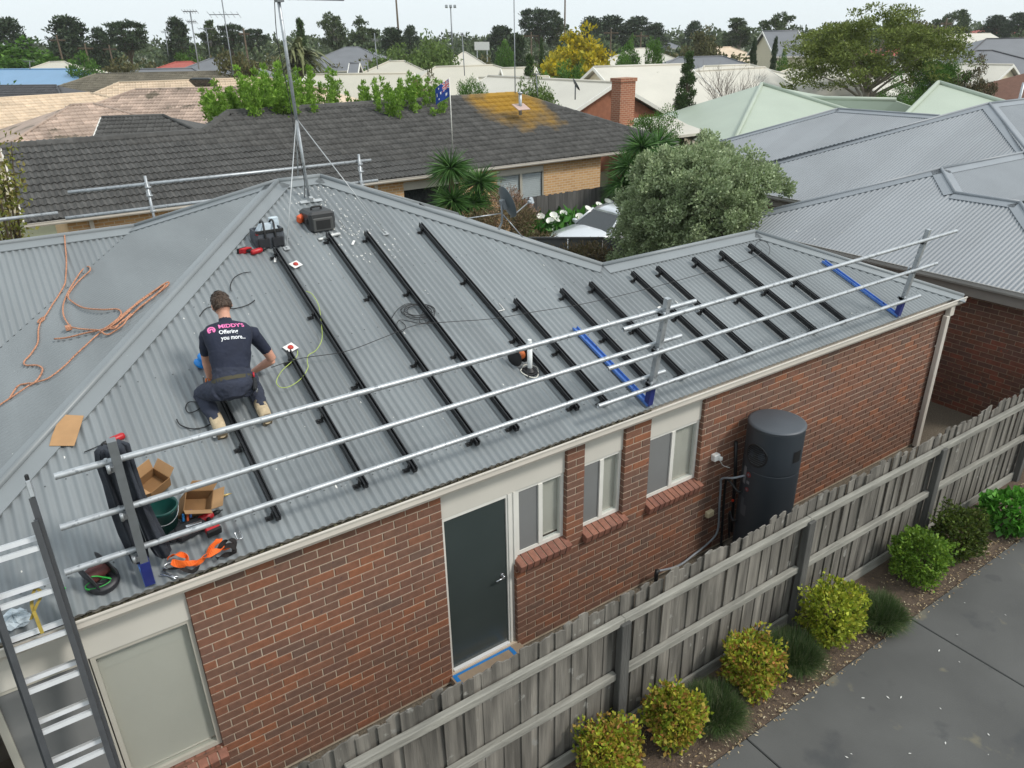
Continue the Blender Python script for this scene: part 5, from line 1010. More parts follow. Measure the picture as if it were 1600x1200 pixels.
# ================================================================== paling fence between the house and the driveway
M['paling'] = mat('weathered_paling', hexc(108, 104, 97), rough=0.95, var=0.5, scale=7.0, stretch=(1.6, 1.6, 0.16), rnd=0.24, bump=0.5, bscale=22, detail=7, spots=[(hexc(140, 138, 132), 7, 0.36, 6.0)])
M['frail'] = mat('weathered_rail', hexc(138, 136, 128), rough=0.95, var=0.28, scale=6.0, stretch=(0.3, 2, 2), rnd=0.08, bump=0.5, bscale=26)
M['fpost'] = mat('weathered_post', hexc(84, 83, 80), rough=0.95, var=0.25, scale=5.0, stretch=(2, 2, 0.3), rnd=0.08, bump=0.5, bscale=26)
fence = thing('paling_fence', 'weathered grey paling fence with rails along the driveway bed', 'fence', (4, -1.42, 0))
pm = {}
def paling_mesh(k):
    if k not in pm:
        w_ = 0.052*(0.93+0.03*(k % 5)); h = 1.60+0.012*((k*7) % 5); b = 0.009; tw = 0.003*((k % 3)-1)
        mb = MB(); mb.add([(-w_, 0, 0), (w_, 0, 0), (w_, 0.013, 0), (-w_, 0.013, 0), (-w_, tw, h-0.02*(k % 2)), (w_, -tw, h-0.008*(k % 4)), (w_, 0.013-tw, h-0.008*(k % 4)), (-w_, 0.013+tw, h-0.02*(k % 2)), (0.2*w_, 0, h+0.004), (0.2*w_, 0.013, h+0.004)],
               [(3, 2, 1, 0), (0, 1, 5, 8, 4), (1, 2, 6, 5), (2, 3, 7, 9, 6), (3, 0, 4, 7), (4, 8, 9, 7), (8, 5, 6, 9)])
        me = bpy.data.meshes.new('paling'); me.from_pydata(mb.V, [], mb.F); me.materials.append(M['paling']); pm[k] = me
    return pm[k]
x = -2.2; i = 0
while x < 10.4:
    o = bpy.data.objects.new('paling', paling_mesh(int(RNG.integers(0, 12)))); COL.objects.link(o); o.parent = fence
    o.location = Vector((x, -1.415+(0.013 if i % 2 else 0.0)+RNG.uniform(-.003, .003), RNG.uniform(-0.03, 0.015)-0.010*max(0, x-3)))-org(fence); o.rotation_euler = (RNG.uniform(-.008, .008), RNG.uniform(-.006, .006), RNG.uniform(-.02, .02)); x += 0.088+RNG.uniform(-.006, .010); i += 1
postx = [-1.65, 1.0, 3.66, 6.32, 8.95]
for x in postx:
    mb = MB(); mb.bbox((x, -1.485, 0.70), (0.055, 0, 0), (0, 0.04, 0), (0, 0, 0.72), 0.006); mb.build('post', M['fpost'], fence)
for a, b in zip(postx[:-1], postx[1:]):
    for z, hz, dz in ((1.42, 0.04, 0.0), (0.78, 0.04, 0.0)):
        e = 0.0 if z > 1 else 0.055; z1 = z-0.012*max(0, a-3)*0.6; z2 = z-0.012*max(0, b-3)*0.6
        mb = MB(); p0, p1 = Vector((a+e, -1.462 if z > 1 else -1.452, z1)), Vector((b-e-0.001, -1.462 if z > 1 else -1.452, z2)); mb.bbox((p0+p1)/2+Vector((0, 0, RNG.uniform(-.004, .004))), (p1-p0)/2, (0, 0.03, 0), (0, 0, hz), 0.006); mb.build('rail', M['frail'], fence)
    mb = MB(); mb.bbox(((a+b)/2, -1.448, 0.055), ((b-a)/2-0.057, 0, 0), (0, 0.014, 0), (0, 0, 0.075), 0.005); mb.build('plinth_board', M['frail'], fence)

# ================================================================== foliage
def leaves(P, N, L, W, jit=0.6, droop=0.0, rng=RNG):
    """one small folded leaf face per point"""
    n = len(P); P = np.asarray(P, np.float64); D = np.asarray(N, np.float64)+rng.normal(0, jit, (n, 3)); D[:, 2] -= droop; D /= np.linalg.norm(D, axis=1)[:, None]+1e-9
    A = rng.normal(0, 1, (n, 3)); S = np.cross(D, A); S /= np.linalg.norm(S, axis=1)[:, None]+1e-9; U = np.cross(S, D)
    l = (L*rng.uniform(0.6, 1.4, n))[:, None]; w_ = (W*rng.uniform(0.6, 1.4, n))[:, None]
    V = np.stack([P, P+D*l*0.5+S*w_+U*w_*0.35, P+D*l-U*l*0.12, P+D*l*0.5-S*w_+U*w_*0.35], 1).reshape(-1, 3); F = np.arange(4*n).reshape(n, 4); return V, F
def rdir(n, rng=RNG): d = rng.normal(0, 1, (n, 3)); return d/np.linalg.norm(d, axis=1)[:, None]
def shell(c, r, n, inner=0.72, p=2.0, rng=RNG, flat=0.0):
    d = rdir(n, rng)
    if p != 2.0: k = (np.abs(d)**p).sum(1)**(1/p); q = d/k[:, None]
    else: q = d
    rad = rng.uniform(inner, 1.0, n)**0.6; return np.array(c)+q*np.array(r)*rad[:, None], d
def bush(name, label, c, r, n, L, W, mats, p=2.0, clumps=0, cat='shrub', group=None, inner=0.6, stem=True, jit=0.6, lump=0.12, rng=None, extra=None):
    rng = rng or np.random.default_rng(abs(hash(label)) % 2**31 if False else len(label)*131+int(abs(c[0])*97)); c = Vector(c); base = Vector((c.x, c.y, max(0.0, c.z-r[2]-0.05)))
    t = thing(name, label, cat, base, group)
    P, N = shell((0, 0, 0), (1, 1, 1), n, inner, p, rng); Q = P*np.array(r)
    ph = rng.uniform(0, 6, 6); f = 5.0/max(r); g = 1+lump*(np.sin(Q[:, 0]*f+ph[0])+np.sin(Q[:, 1]*f*1.2+ph[1])+np.sin(Q[:, 2]*f*1.1+ph[2])+0.7*np.sin(Q[:, 0]*f*2.3+Q[:, 2]*f*2+ph[3])+0.7*np.sin(Q[:, 1]*f*2.1-Q[:, 2]*f*1.7+ph[4]))/2
    Q = Q*g[:, None]+np.array(c); ok = Q[:, 2] > 0.02; Q, N = Q[ok], N[ok]
    N = N+np.array([0, 0, 0.35]); V, F = leaves(Q, N, L, W, jit, rng=rng); o = from_np('foliage', V, F, mats, t)
    if stem:
        mb = MB()
        for k in range(5): a = k*1.256; mb.tube([base+Vector((0.02*math.cos(a), 0.02*math.sin(a), -0.03)), Vector((c.x+r[0]*0.3*math.cos(a), c.y+r[1]*0.3*math.sin(a), c.z)), Vector((c.x+r[0]*0.6*math.cos(a), c.y+r[1]*0.6*math.sin(a), c.z+r[2]*0.5))], [0.03*max(r), 0.02*max(r), 0.008*max(r)], 6)
        mb.build('stem', mat('stem_brown', hexc(82, 68, 54), rough=0.95, var=0.2), t)
    return t
def g(*c): return [hexc(*x) for x in c]
lf_yel = leafmat('leaf_yellow_green', g((124, 142, 40), (160, 170, 52), (184, 188, 70), (108, 130, 42), (140, 156, 48), (176, 164, 64)))
lf_red = leafmat('leaf_tipped', g((110, 140, 42), (152, 168, 52), (186, 182, 64), (190, 140, 80), (126, 148, 46), (174, 116, 70), (164, 176, 58), (140, 160, 50)))
lf_grn = leafmat('leaf_green', g((88, 124, 42), (112, 146, 52), (136, 166, 62), (80, 110, 40), (104, 134, 46)))
lf_dk = leafmat('leaf_dark_green', g((62, 80, 34), (84, 102, 42), (98, 116, 48), (60, 74, 34), (92, 94, 44)))
lf_br = leafmat('leaf_bright', g((70, 128, 40), (96, 160, 56), (60, 112, 38), (110, 168, 64)))
SH = 'clipped shrubs along the fence'
for lb, px, py, r, z, m in (('clipped bright green cube shrub, larger of the two at the driveway far end', 1437, 868, 0.30, 0.33, lf_grn), ('clipped dark green cube shrub nearest the far fence corner', 1500, 834, 0.29, 0.31, lf_dk),
                            ('clipped yellow green shrub beside the dark strappy tuft and fence post', 1303, 957, 0.29, 0.34, lf_yel), ('clipped golden shrub with reddish tips between two strappy tufts', 1175, 1036, 0.26, 0.30, lf_red),
                            ('clipped golden shrub with orange tips, second from the frame bottom', 1055, 1120, 0.255, 0.30, lf_red), ('clipped reddish golden shrub cut by the bottom frame edge', 950, 1176, 0.25, 0.28, lf_red)):
    q = at_z(px, py, z); bush('clipped_shrub', lb, (q.x, q.y, z), (r, r*0.92, r*0.98), 4600, 0.044, 0.0155, m, p=3.6, group=SH, inner=0.5, lump=0.22, jit=0.8)
q = at_z(1580, 805, 0.25); bush('leafy_plant', 'bright green broad leaved plant at the far end of the bed', (q.x+0.12, q.y+0.05, 0.24), (0.38, 0.34, 0.26), 900, 0.085, 0.042, lf_br, p=2.2, cat='plant', inner=0.5)
def tuft(label, c, rad, h, n, m, dead=None, cat='grass tuft', group=None, wd=0.0035):
    rng = np.random.default_rng(len(label)*17+int(c[0]*31)); t = thing('strappy_tuft', label, cat, c, group); V = []; F = []
    for k in range(n):
        a = rng.uniform(0, 6.28); a2 = a+rng.normal(0, 0.9); r0 = rad*0.6*math.sqrt(rng.uniform(0, 1)); tilt = rng.uniform(0.0, 1.0)**0.55; ln = h*rng.uniform(0.75, 1.2); d = np.array([math.cos(a), math.sin(a), 0]); b = np.array(c)+np.array([math.cos(a2), math.sin(a2), 0])*r0*np.array([1.0+0.2*math.sin(3*a2), 1, 1]); s = np.array([-math.sin(a), math.cos(a), 0])*wd; i0 = len(V)
        for j in range(5):
            u = j/4; out = rad*0.62*tilt*u**1.3*1.05; z = ln*(u-0.55*tilt*u*u*1.3); p = b+d*out+np.array([0, 0, max(0.0, z)]); w_ = s*(1-u*0.85); V += [tuple(p-w_), tuple(p+w_)]
            if j: F.append((i0+2*j-2, i0+2*j-1, i0+2*j+1, i0+2*j))
    from_np('blades', V, F, m, t); return t
lf_tuft = leafmat('strap_leaf', g((46, 66, 34), (60, 82, 40), (74, 94, 52), (52, 74, 34), (120, 122, 92)), trans=0.15)
for lb, px, py in (('dark strappy tuft beside the yellow green shrub, farthest of the three', 1377, 955), ('broad dark strappy tuft between the post and the golden shrub', 1243, 1018), ('dark strappy tuft nearest the bottom frame edge', 1118, 1105)):
    q = at_z(px, py, 0.15); tuft(lb, (q.x, q.y+0.02, 0.0), 0.36, 0.34, 3600, lf_tuft, group='strappy tufts in the bed')
# ================================================================== roofs of tiles
def tile_shape(w_, ln, k, lift=0.036, wave=0.022):
    V = []; F = []
    for i in range(k+1):
        u = w_*i/k; h = wave*math.cos(2*math.pi*2*i/k)
        V += [(u, 0.0, h+lift-0.03), (u, 0.0, h+lift), (u, ln, h)]
        if i: a = 3*(i-1); b = 3*i; F += [(a, b, b+1, a+1), (a+1, b+1, b+2, a+2)]
    return V, F
TM = {}
def inside(poly, u, v):
    r = vrange(poly, u); return r is not None and r[0]-1e-6 <= v <= r[1]+1e-6
def tiles(parent, o, u, v, poly, m, single=300, tw=0.30, th=0.33, k=8, name='tile'):
    o, u, v = Vector(o), Vector(u).normalized(), Vector(v).normalized(); n = u.cross(v).normalized(); n = n if n.z > 0 else -n
    us = [p[0] for p in poly]; vs_ = [p[1] for p in poly]; cells = []; r = 0; vv_ = min(vs_)
    while vv_ < max(vs_):
        uu = min(us)+(tw/2 if r % 2 and False else 0)
        while uu < max(us):
            if inside(poly, min(max(uu+tw/2, min(us)+1e-3), max(us)-1e-3), vv_+th*0.4): cells.append((uu, vv_))
            uu += tw
        vv_ += th; r += 1
    flip = u.cross(v).z < 0
    cells.sort(key=lambda c: ((o+u*c[0]+v*c[1])-CAM).length); V0, F0 = tile_shape(tw-0.004, th+0.03, k); key = (name, m.name, tw, k, flip)
    if single and key not in TM:
        me = bpy.data.meshes.new(name); me.from_pydata(V0, [], F0); me.materials.append(m); me.polygons.foreach_set('use_smooth', [False]*len(F0)); TM[key] = me
    base = org(parent); rot = Matrix((u, v, n)).transposed().to_4x4(); rest = []; A = np.array(V0)
    for i, (a, b) in enumerate(cells):
        jit = RNG.uniform(-0.003, 0.003)
        if i < single: ob = bpy.data.objects.new(name, TM[key]); COL.objects.link(ob); ob.parent = parent; ob.matrix_local = Matrix.Translation(o+u*a+v*b+n*(0.01+jit)-base) @ rot
        else: rest.append((a, b, jit))
    if rest:
        B = np.array(rest); O = np.array(o); U_, V_, N_ = np.array(u), np.array(v), np.array(n); loc = A[:, 0:1]*U_+A[:, 1:2]*V_+A[:, 2:3]*N_
        cen = O+B[:, 0:1]*U_+B[:, 1:2]*V_+(0.01+B[:, 2:3])*N_; VV = (cen[:, None, :]+loc[None]).reshape(-1, 3); nv = len(A); FF = (np.array(F0)[None]+np.arange(len(B))[:, None, None]*nv).reshape(-1, 4)
        tag(from_np('roof_tiles', VV, FF, m, parent), kind='stuff')
def slab(parent, pts, m, nm='roof', th=0.05):
    mb = MB(); n = (Vector(pts[1])-Vector(pts[0])).cross(Vector(pts[2])-Vector(pts[0])).normalized(); n = n if n.z > 0 else -n; mb.extrude([Vector(p)-n*th for p in pts], n*th); return mb.build(nm, m, parent)
def captiles(parent, a, b, m, n=None, w_=0.13):
    """row of overlapping ridge tiles"""
    a, b = Vector(a), Vector(b); L = (b-a).length; k = max(1, int(L/0.4)); d = (b-a).normalized(); s = d.cross(Vector((0, 0, 1))).normalized(); upv = s.cross(d).normalized(); mb = MB()
    for i in range(k):
        p, q = a+d*(L*i/k-0.02), a+d*(L*(i+1)/k+0.02); rs = []
        for c, e in ((p, 0.012), (q, 0.0)): rs.append([c+s*(w_*x)+upv*(h+e) for x, h in ((-1, -0.045), (-0.5, 0.045), (0, 0.07), (0.5, 0.045), (1, -0.045))])
        mb.loft(rs, caps=False, close=False, smooth=False)
    return mb.build('ridge_tiles', m, parent)

# ---- dark tiled house behind, golden brick
M['tile'] = mat('dark_concrete_tile', hexc(82, 81, 79), rough=0.85, spec=0.3, var=0.18, scale=5.0, rnd=0.16, bump=0.3, bscale=60)
th = thing('tiled_house', 'long golden brick house with dark grey tiled roof behind the ridge', 'house', (6, 18, 0))
# golden lichen near the right end of its ridge
def lichen(m, c, rad):
    n = m.node_tree.nodes; l = m.node_tree.links; b = n['Principled BSDF']; src = b.inputs['Base Color'].links[0].from_socket; gg = n.new('ShaderNodeNewGeometry')
    ds = n.new('ShaderNodeVectorMath'); ds.operation = 'SUBTRACT'; l.new(gg.outputs['Position'], ds.inputs[0]); ds.inputs[1].default_value = c; sc = n.new('ShaderNodeVectorMath'); sc.operation = 'MULTIPLY'; l.new(ds.outputs[0], sc.inputs[0]); sc.inputs[1].default_value = (1/rad[0], 1/rad[1], 0); ln = n.new('ShaderNodeVectorMath'); ln.operation = 'LENGTH'; l.new(sc.outputs[0], ln.inputs[0])
    nz = n.new('ShaderNodeTexNoise'); nz.inputs['Scale'].default_value = 1.3; nz.inputs['Detail'].default_value = 7; l.new(gg.outputs['Position'], nz.inputs['Vector']); ad = n.new('ShaderNodeMath'); ad.operation = 'MULTIPLY_ADD'; l.new(nz.outputs[0], ad.inputs[0]); ad.inputs[1].default_value = 1.5; l.new(ln.outputs['Value'], ad.inputs[2])
    mr = n.new('ShaderNodeMapRange'); mr.inputs[1].default_value = 1.75; mr.inputs[2].default_value = 1.1; mr.inputs[3].default_value = 0; mr.inputs[4].default_value = 0.85; l.new(ad.outputs[0], mr.inputs[0]); mi = n.new('ShaderNodeMix'); mi.data_type = 'RGBA'; l.new(mr.outputs[0], mi.inputs[0]); l.new(src, mi.inputs[6]); mi.inputs[7].default_value = (*hexc(172, 132, 40), 1); l.new(mi.outputs[2], b.inputs['Base Color'])
lichen(M['tile'], (14.1, 19.9, 0), (1.9, 2.2, 1))
E0, ZE, YRm = 15.95, 2.4, 20.45; ZRm = ZE+T22*(YRm-E0); YLr = 19.45; ZLr = ZE+T22*(YLr-E0); XG = -2.4; XRt = 19.3; XRr = XRt-(YRm-E0)
tv = lambda y: (y-E0)/C22
poly = [(XG, 0), (XRt, 0), (XRr, tv(YRm)), (3.85, tv(YRm)), (2.8, tv(YLr)), (XG, tv(YLr))]
ro = slab(th, [(XG, E0, ZE), (XRt, E0, ZE), (XRr, YRm, ZRm), (3.85, YRm, ZRm), (2.8, YLr, ZLr), (XG, YLr, ZLr)], M['tile'])
tiles(ro, (0, E0, ZE), (1, 0, 0), (0, C22, S22), poly, M['tile'], single=300)
slab(th, [(XRt, E0, ZE), (XRt, 2*YRm-E0, ZE), (XRr, YRm, ZRm)], M['tile']); slab(th, [(3.85, YRm, ZRm), (XRr, YRm, ZRm), (XRt, 2*YRm-E0, ZE), (3.85-(YRm-E0)+8, 2*YRm-E0, ZE)], M['tile']); slab(th, [(XG, YLr, ZLr), (2.8, YLr, ZLr), (2.8, 2*YLr-E0, ZE), (XG, 2*YLr-E0, ZE)], M['tile'])
slab(th, [(2.8, YLr, ZLr), (3.85, YRm, ZRm), (3.85, 24.9, ZE), (2.8, 23.0, ZE)], M['tile'])
for a, b in (((XG, YLr, ZLr+0.03), (2.8, YLr, ZLr+0.03)), ((2.8, YLr, ZLr+0.03), (3.85, YRm, ZRm+0.03)), ((3.85, YRm, ZRm+0.03), (XRr, YRm, ZRm+0.03)), ((XRr, YRm, ZRm+0.03), (XRt, E0, ZE+0.03))): captiles(th, a, b, M['tile'])
mb = MB(); mb.extrude([(XG-0.03, E0-0.02, ZE-0.10), (XG-0.03, E0-0.02, ZE+0.06), (XG-0.03, YLr, ZLr+0.05), (XG-0.03, YLr, ZLr-0.11)], (0.04, 0, 0)); mb.build('barge_board', M['cream'], th)
gutter('gutter', (XG, E0+0.03), (XRt, E0+0.03), (0, -1), M['cream'], th, zt=ZE+0.0)
M['gold'] = brick_tex_mat('golden_brick', hexc(214, 172, 122), hexc(198, 152, 102), hexc(214, 196, 168)); 
yw = E0+0.25
mb = MB(); wall_boxes(mb, -1.4, 15.55, -0.05, ZE-0.02, [(5.55, 6.15, 1.75, 2.3), (7.7, 9.7, 0.0, 2.2), (11.15, 13.1, 1.0, 2.2)], yw, yw+0.12); mb.build('wall', M['gold'], th)
mb = MB(); mb.box(15.55, 15.67, yw, 24, -0.05, ZE); mb.build('wall', M['gold'], th); mb = MB(); mb.box(-1.52, -1.4, yw, 22.6, -0.05, ZE); mb.build('wall', M['gold'], th)
mb = MB(); mb.box(-2.3, XRt-0.1, E0+0.05, yw-0.003, ZE-0.12, ZE-0.09); mb.build('soffit', M['cream'], th)
M['darkglass'] = mat('dark_glass', hexc(28, 32, 34), rough=0.06, var=0.0, spec=0.8)
for x0, x1, z0, z1 in ((7.7, 9.7, 0.0, 2.2),):
    mb = MB(); mb.box(x0, x1, yw+0.06, yw+0.08, z0, z1-0.25); mb.build('sliding_door', M['darkglass'], th); mb = MB(); mb.box(x0, x1, yw+0.02, yw+0.06, z1-0.25, z1); mb.build('head_panel', M['cream2'], th)
mb = MB(); mb.box(5.55, 6.15, yw+0.05, yw+0.07, 1.75, 2.3); mb.build('window', M['darkglass'], th)
mb = MB(); mb.box(11.15, 13.1, yw+0.02, yw+0.05, 2.02, 2.2); mb.build('head_panel', M['cream2'], th)
fm = MB()
for x0, x1 in ((11.15, 11.20), (12.10, 12.20), (13.05, 13.1)): fm.box(x0, x1, yw+0.01, yw+0.06, 1.0, 2.02)
fm.box(11.15, 13.1, yw+0.005, yw+0.055, 0.96, 1.005); fm.box(11.15, 13.1, yw+0.008, yw+0.058, 1.99, 2.02); wn = fm.build('window', M['frame_g'], th); M['slat'] = mat('blind_slat', hexc(196, 200, 202), rough=0.5, var=0.03)
for a, b in ((11.2, 12.1), (12.2, 13.05)):
    mb = MB(); mb.box(a, b, yw+0.035, yw+0.04, 1.0, 2.02); mb.build('pane', M['glass'], wn)
    for k in range(17): z = 1.02+k*0.06; mb = MB(); mb.obox(((a+b)/2, yw+0.08, z), ((b-a)/2-0.01, 0, 0), (0, 0.016, 0.026), (0, 0.001, 0)); mb.build('slat', M['slat'], wn)
mb = MB(); mb.box(10.5, 15.4, yw+0.4, yw+0.45, 0, 2.3); mb.build('inner_wall', M['room'], th)
for x in (6.75, -1.0): mb = MB(); mb.bbox((x, yw-0.06, 1.15), (0.05, 0, 0), (0, 0.04, 0), (0, 0, 1.15), 0.008); mb.build('downpipe', M['cream'], th)
mb = MB(); mb.bbox((0.75, yw-0.14, 1.75), (0.32, 0, 0), (0, 0.12, 0), (0, 0, 0.26), 0.02); mb.build('meter_box', mat('meter_grey', hexc(170, 176, 182), rough=0.5, var=0.05), th)
# flue on the lichen end
fl = at_z(813, 166, 3.95); mb = MB(); mb.tube([fl-Vector((0, 0, 0.3)), fl+Vector((0, 0, 0.42))], 0.06, 12); mb.lathe([(0.085, 0.42), (0.085, 0.47), (0.02, 0.5)], fl, (0, 0, 1), 12); mb.build('flue', M['galv'], th)
mb = MB(); mb.obox(fl-Vector((0, 0.05, 0.02)), (0.26, 0, 0), Vector((0, C22, S22))*0.24, Vector((0, -S22, C22))*0.012); mb.build('flue_flashing', mat('lead_pink', hexc(186, 160, 150), rough=0.6, var=0.1), th)

# ---- pale grey corrugated house at the right
def grey_house(name, label, base): return thing(name, label, 'house', base)
rh = grey_house('grey_roofed_house', 'brick house at right with stepped pale grey corrugated hip roofs', (13, 2, 0))
X0, Z0 = 10.08, 2.45; rx = lambda x: (x-X0)/C22; zr = lambda x: Z0+T22*(x-X0)
PKx, PKy = 13.05, 2.69; cornY = PKy+(PKx-X0); LWx = 12.32; LWy1 = PKy-(PKx-LWx); LWy0 = 0.82; c0Y = LWy0-(LWx-X0)
corrugated('roof_sheet', (X0, 0, Z0), (0, 1, 0), (C22, 0, S22), [(c0Y, -0.04), (cornY, -0.04), (PKy, rx(PKx)), (LWy1, rx(LWx)), (LWy0, rx(LWx))], M['roof_r'], rh)
# slope facing -Y of the upper block and the lower wing's far slope
ty0 = PKy-(zr(PKx)-zr(LWx))/T22
corrugated('roof_sheet', (0, LWy1, zr(LWx)), (1, 0, 0), (0, C22, S22), [(LWx, 0), (20.0, -3.2), (20.0, (PKy-LWy1)/C22), (PKx, (PKy-LWy1)/C22)], M['roof_r'], rh)
corrugated('roof_sheet', (2*LWx-X0, 0, Z0), (0, 1, 0), (-C22, 0, S22), [(c0Y, 0), (LWy1-2.24, 0), (LWy1, rx(LWx)), (LWy0, rx(LWx))], M['roof_r'], rh)
corrugated('roof_sheet', (0, c0Y, Z0), (1, 0, 0), (0, C22, S22), [(X0, 0), (2*LWx-X0, 0), (LWx, (LWy0-c0Y)/C22)], M['roof_r'], rh)
corrugated('roof_sheet', (0, cornY, Z0), (1, 0, 0), (0, -C22, S22), [(X0, 0), (20.0, 0), (20.0, rx(PKx)), (PKx, rx(PKx))], M['roof_r'], rh)
for a, b, n1, n2 in (((X0, cornY, Z0), (PKx, PKy, zr(PKx)), nL, nB), ((PKx, PKy, zr(PKx)), (LWx, LWy1, zr(LWx)), nL, nF), ((LWx, LWy1, zr(LWx)), (LWx, LWy0, zr(LWx)), nL, nR), ((LWx, LWy0, zr(LWx)), (X0, c0Y, Z0), nL, nF), ((PKx, PKy, zr(PKx)), (20, PKy, zr(PKx)), nF, nB)): cap('ridge_cap', a, b, n1, n2, M['cap_r'], rh, wd=0.19)
# taller block further back
X2, Y2c, P2x, P2y = 13.5, 9.45, 18.5, 4.62; z2 = lambda x: Z0+T22*(x-X2); P2y = Y2c-(P2x-X2)+0.15
corrugated('roof_sheet', (X2, 0, Z0), (0, 1, 0), (C22, 0, S22), [(P2y-5.2, 0.0), (Y2c, -0.04), (P2y, (P2x-X2)/C22), (P2y-5.15, 0.05)], M['roof_r'], rh)
corrugated('roof_sheet', (0, P2y, z2(P2x)), (1, 0, 0), (0, -C22, -S22), [(P2x, 0), (26, 0), (26, 5.0), (X2, 5.0)], M['roof_r'], rh)
for a, b, n1, n2 in (((X2, Y2c, Z0), (P2x, P2y, z2(P2x)), nL, nB), ((P2x, P2y, z2(P2x)), (X2+0.2, P2y-4.8, Z0+0.08), nL, nF), ((P2x, P2y, z2(P2x)), (26, P2y, z2(P2x)), nF, nB)): cap('ridge_cap', a, b, n1, n2, M['cap_r'], rh, wd=0.2)
corrugated('roof_sheet', (0, P2y, z2(P2x)), (1, 0, 0), (0, C22, -S22), [(P2x, 0), (26, 0), (26, 5.0), (X2, 5.0)], M['roof_r'], rh)
M['gut_g'] = mat('gutter_grey', hexc(158, 156, 152), rough=0.45, var=0.06, scale=3.0); M['fascia'] = mat('fascia_grey', hexc(128, 122, 116), rough=0.6, var=0.06)
gutter('gutter', (X0+0.06, c0Y), (X0+0.06, cornY), (-1, 0), M['gut_g'], rh, zt=Z0+0.02); gutter('gutter', (X2+0.06, cornY), (X2+0.06, Y2c), (-1, 0), M['gut_g'], rh, zt=Z0+0.02)
gutter('gutter', (X0, c0Y+0.06), (2*LWx-X0, c0Y+0.06), (0, -1), M['gut_g'], rh, zt=Z0+0.02)
mb = MB(); mb.box(X0+0.062, X0+0.085, c0Y, cornY, Z0-0.27, Z0-0.02); mb.box(X2+0.062, X2+0.085, cornY, Y2c, Z0-0.27, Z0-0.02); mb.build('fascia', M['fascia'], rh)
mb = MB(); mb.box(X0+0.085, 10.62, c0Y, cornY, Z0-0.27, Z0-0.25); mb.build('soffit', M['fascia'], rh)
XWn = 10.55
mb = MB(); mb.box(XWn+0.007, XWn+0.12, c0Y+0.4, cornY-0.4, -0.05, Z0-0.25); wn_ = mb.build('wall', mat('mortar_dark', hexc(158, 142, 120), rough=0.95, var=0.1), rh)
FARB = brick_tex_mat('brown_brick_far', hexc(120, 78, 62), hexc(104, 70, 58), hexc(150, 132, 112))
for bx4 in ((XWn, 14.3, c0Y+0.4, c0Y+0.5), (XWn+0.12, 16, cornY-0.5, cornY-0.4)): mb = MB(); mb.box(*bx4, -0.05, Z0-0.22); mb.build('wall', FARB, rh)
mb = MB(); mb.box(X2+0.45, X2+0.55, cornY-0.4, Y2c-0.4, -0.05, Z0-0.2); mb.box(X2+0.5, 24, Y2c-0.5, Y2c-0.4, -0.05, Z0-0.2); mb.build('wall', brick_tex_mat('brown_brick_far', hexc(120, 78, 62), hexc(104, 70, 58), hexc(150, 132, 112)), rh)
cells = []
for row in range(26):
    z = 0.0+row*CH-0.03; off = 0 if row % 2 else 0.12; u = -(cornY-0.4)+off-0.12
    while u < -(c0Y+0.4):
        s, e = max(u+0.005, -(cornY-0.4)), min(u+0.235, -(c0Y+0.4))
        if e-s > 0.05: cells.append((s, z, round((e-s)/0.005)*0.005, 0.076))
        u += 0.24
cells = [c for c in cells if c[0] > -4.5]
place_bricks(cells, M['brick_n'], wn_, (Vector((XWn, 0, 0)), Vector((0, -1, 0)), Vector((1, 0, 0))), depth=0.1)
q = at_d(1588, 175, 20.5); mb = MB(); mb.tube([q-Vector((0, 0, 0.5)), q+Vector((0, 0, 0.75))], 0.035, 10); mb.build('flue', M['galv'], rh)
# third grey roof behind
r3 = grey_house('grey_roofed_house', 'low house with plain pale grey hip roof behind the tall shrub', (22, 9, 0)); X3 = 18.0; K3x, K3y0, K3y1 = 21.4, 7.3, 10.75; z3 = lambda x: Z0+T22*(x-X3)
corrugated('roof_sheet', (X3, 0, Z0), (0, 1, 0), (C22, 0, S22), [(K3y0-3.4, 0), (K3y1+3.4, 0), (K3y1, (K3x-X3)/C22), (K3y0, (K3x-X3)/C22)], M['roof_r'], r3)
corrugated('roof_sheet', (2*K3x-X3, 0, Z0), (0, 1, 0), (-C22, 0, S22), [(K3y0-3.4, 0), (K3y1+3.4, 0), (K3y1, (K3x-X3)/C22), (K3y0, (K3x-X3)/C22)], M['roof_r'], r3)
for yy, s in ((K3y1, 1), (K3y0, -1)): corrugated('roof_sheet', (0, yy+3.4*s, Z0), (1, 0, 0), (0, -C22*s, S22), [(X3, 0), (2*K3x-X3, 0), (K3x, 3.4/C22)], M['roof_r'], r3)
for a, b, n1, n2 in (((X3, K3y1+3.4, Z0), (K3x, K3y1, z3(K3x)), nL, nB), ((K3x, K3y0, z3(K3x)), (K3x, K3y1, z3(K3x)), nL, nR), ((X3, K3y0-3.4, Z0), (K3x, K3y0, z3(K3x)), nL, nF)): cap('ridge_cap', a, b, n1, n2, M['cap_r'], r3, wd=0.2)
gutter('gutter', (X3+0.06, K3y0-3.4), (X3+0.06, K3y1+3.4), (-1, 0), M['gut_g'], r3, zt=Z0+0.02)
mb = MB(); mb.box(X3+0.4, 24.3, K3y0-3, K3y1+3, -0.05, Z0-0.1); mb.build('wall', brick_tex_mat('brown_brick_far', hexc(120, 78, 62), hexc(104, 70, 58), hexc(150, 132, 112)), r3)

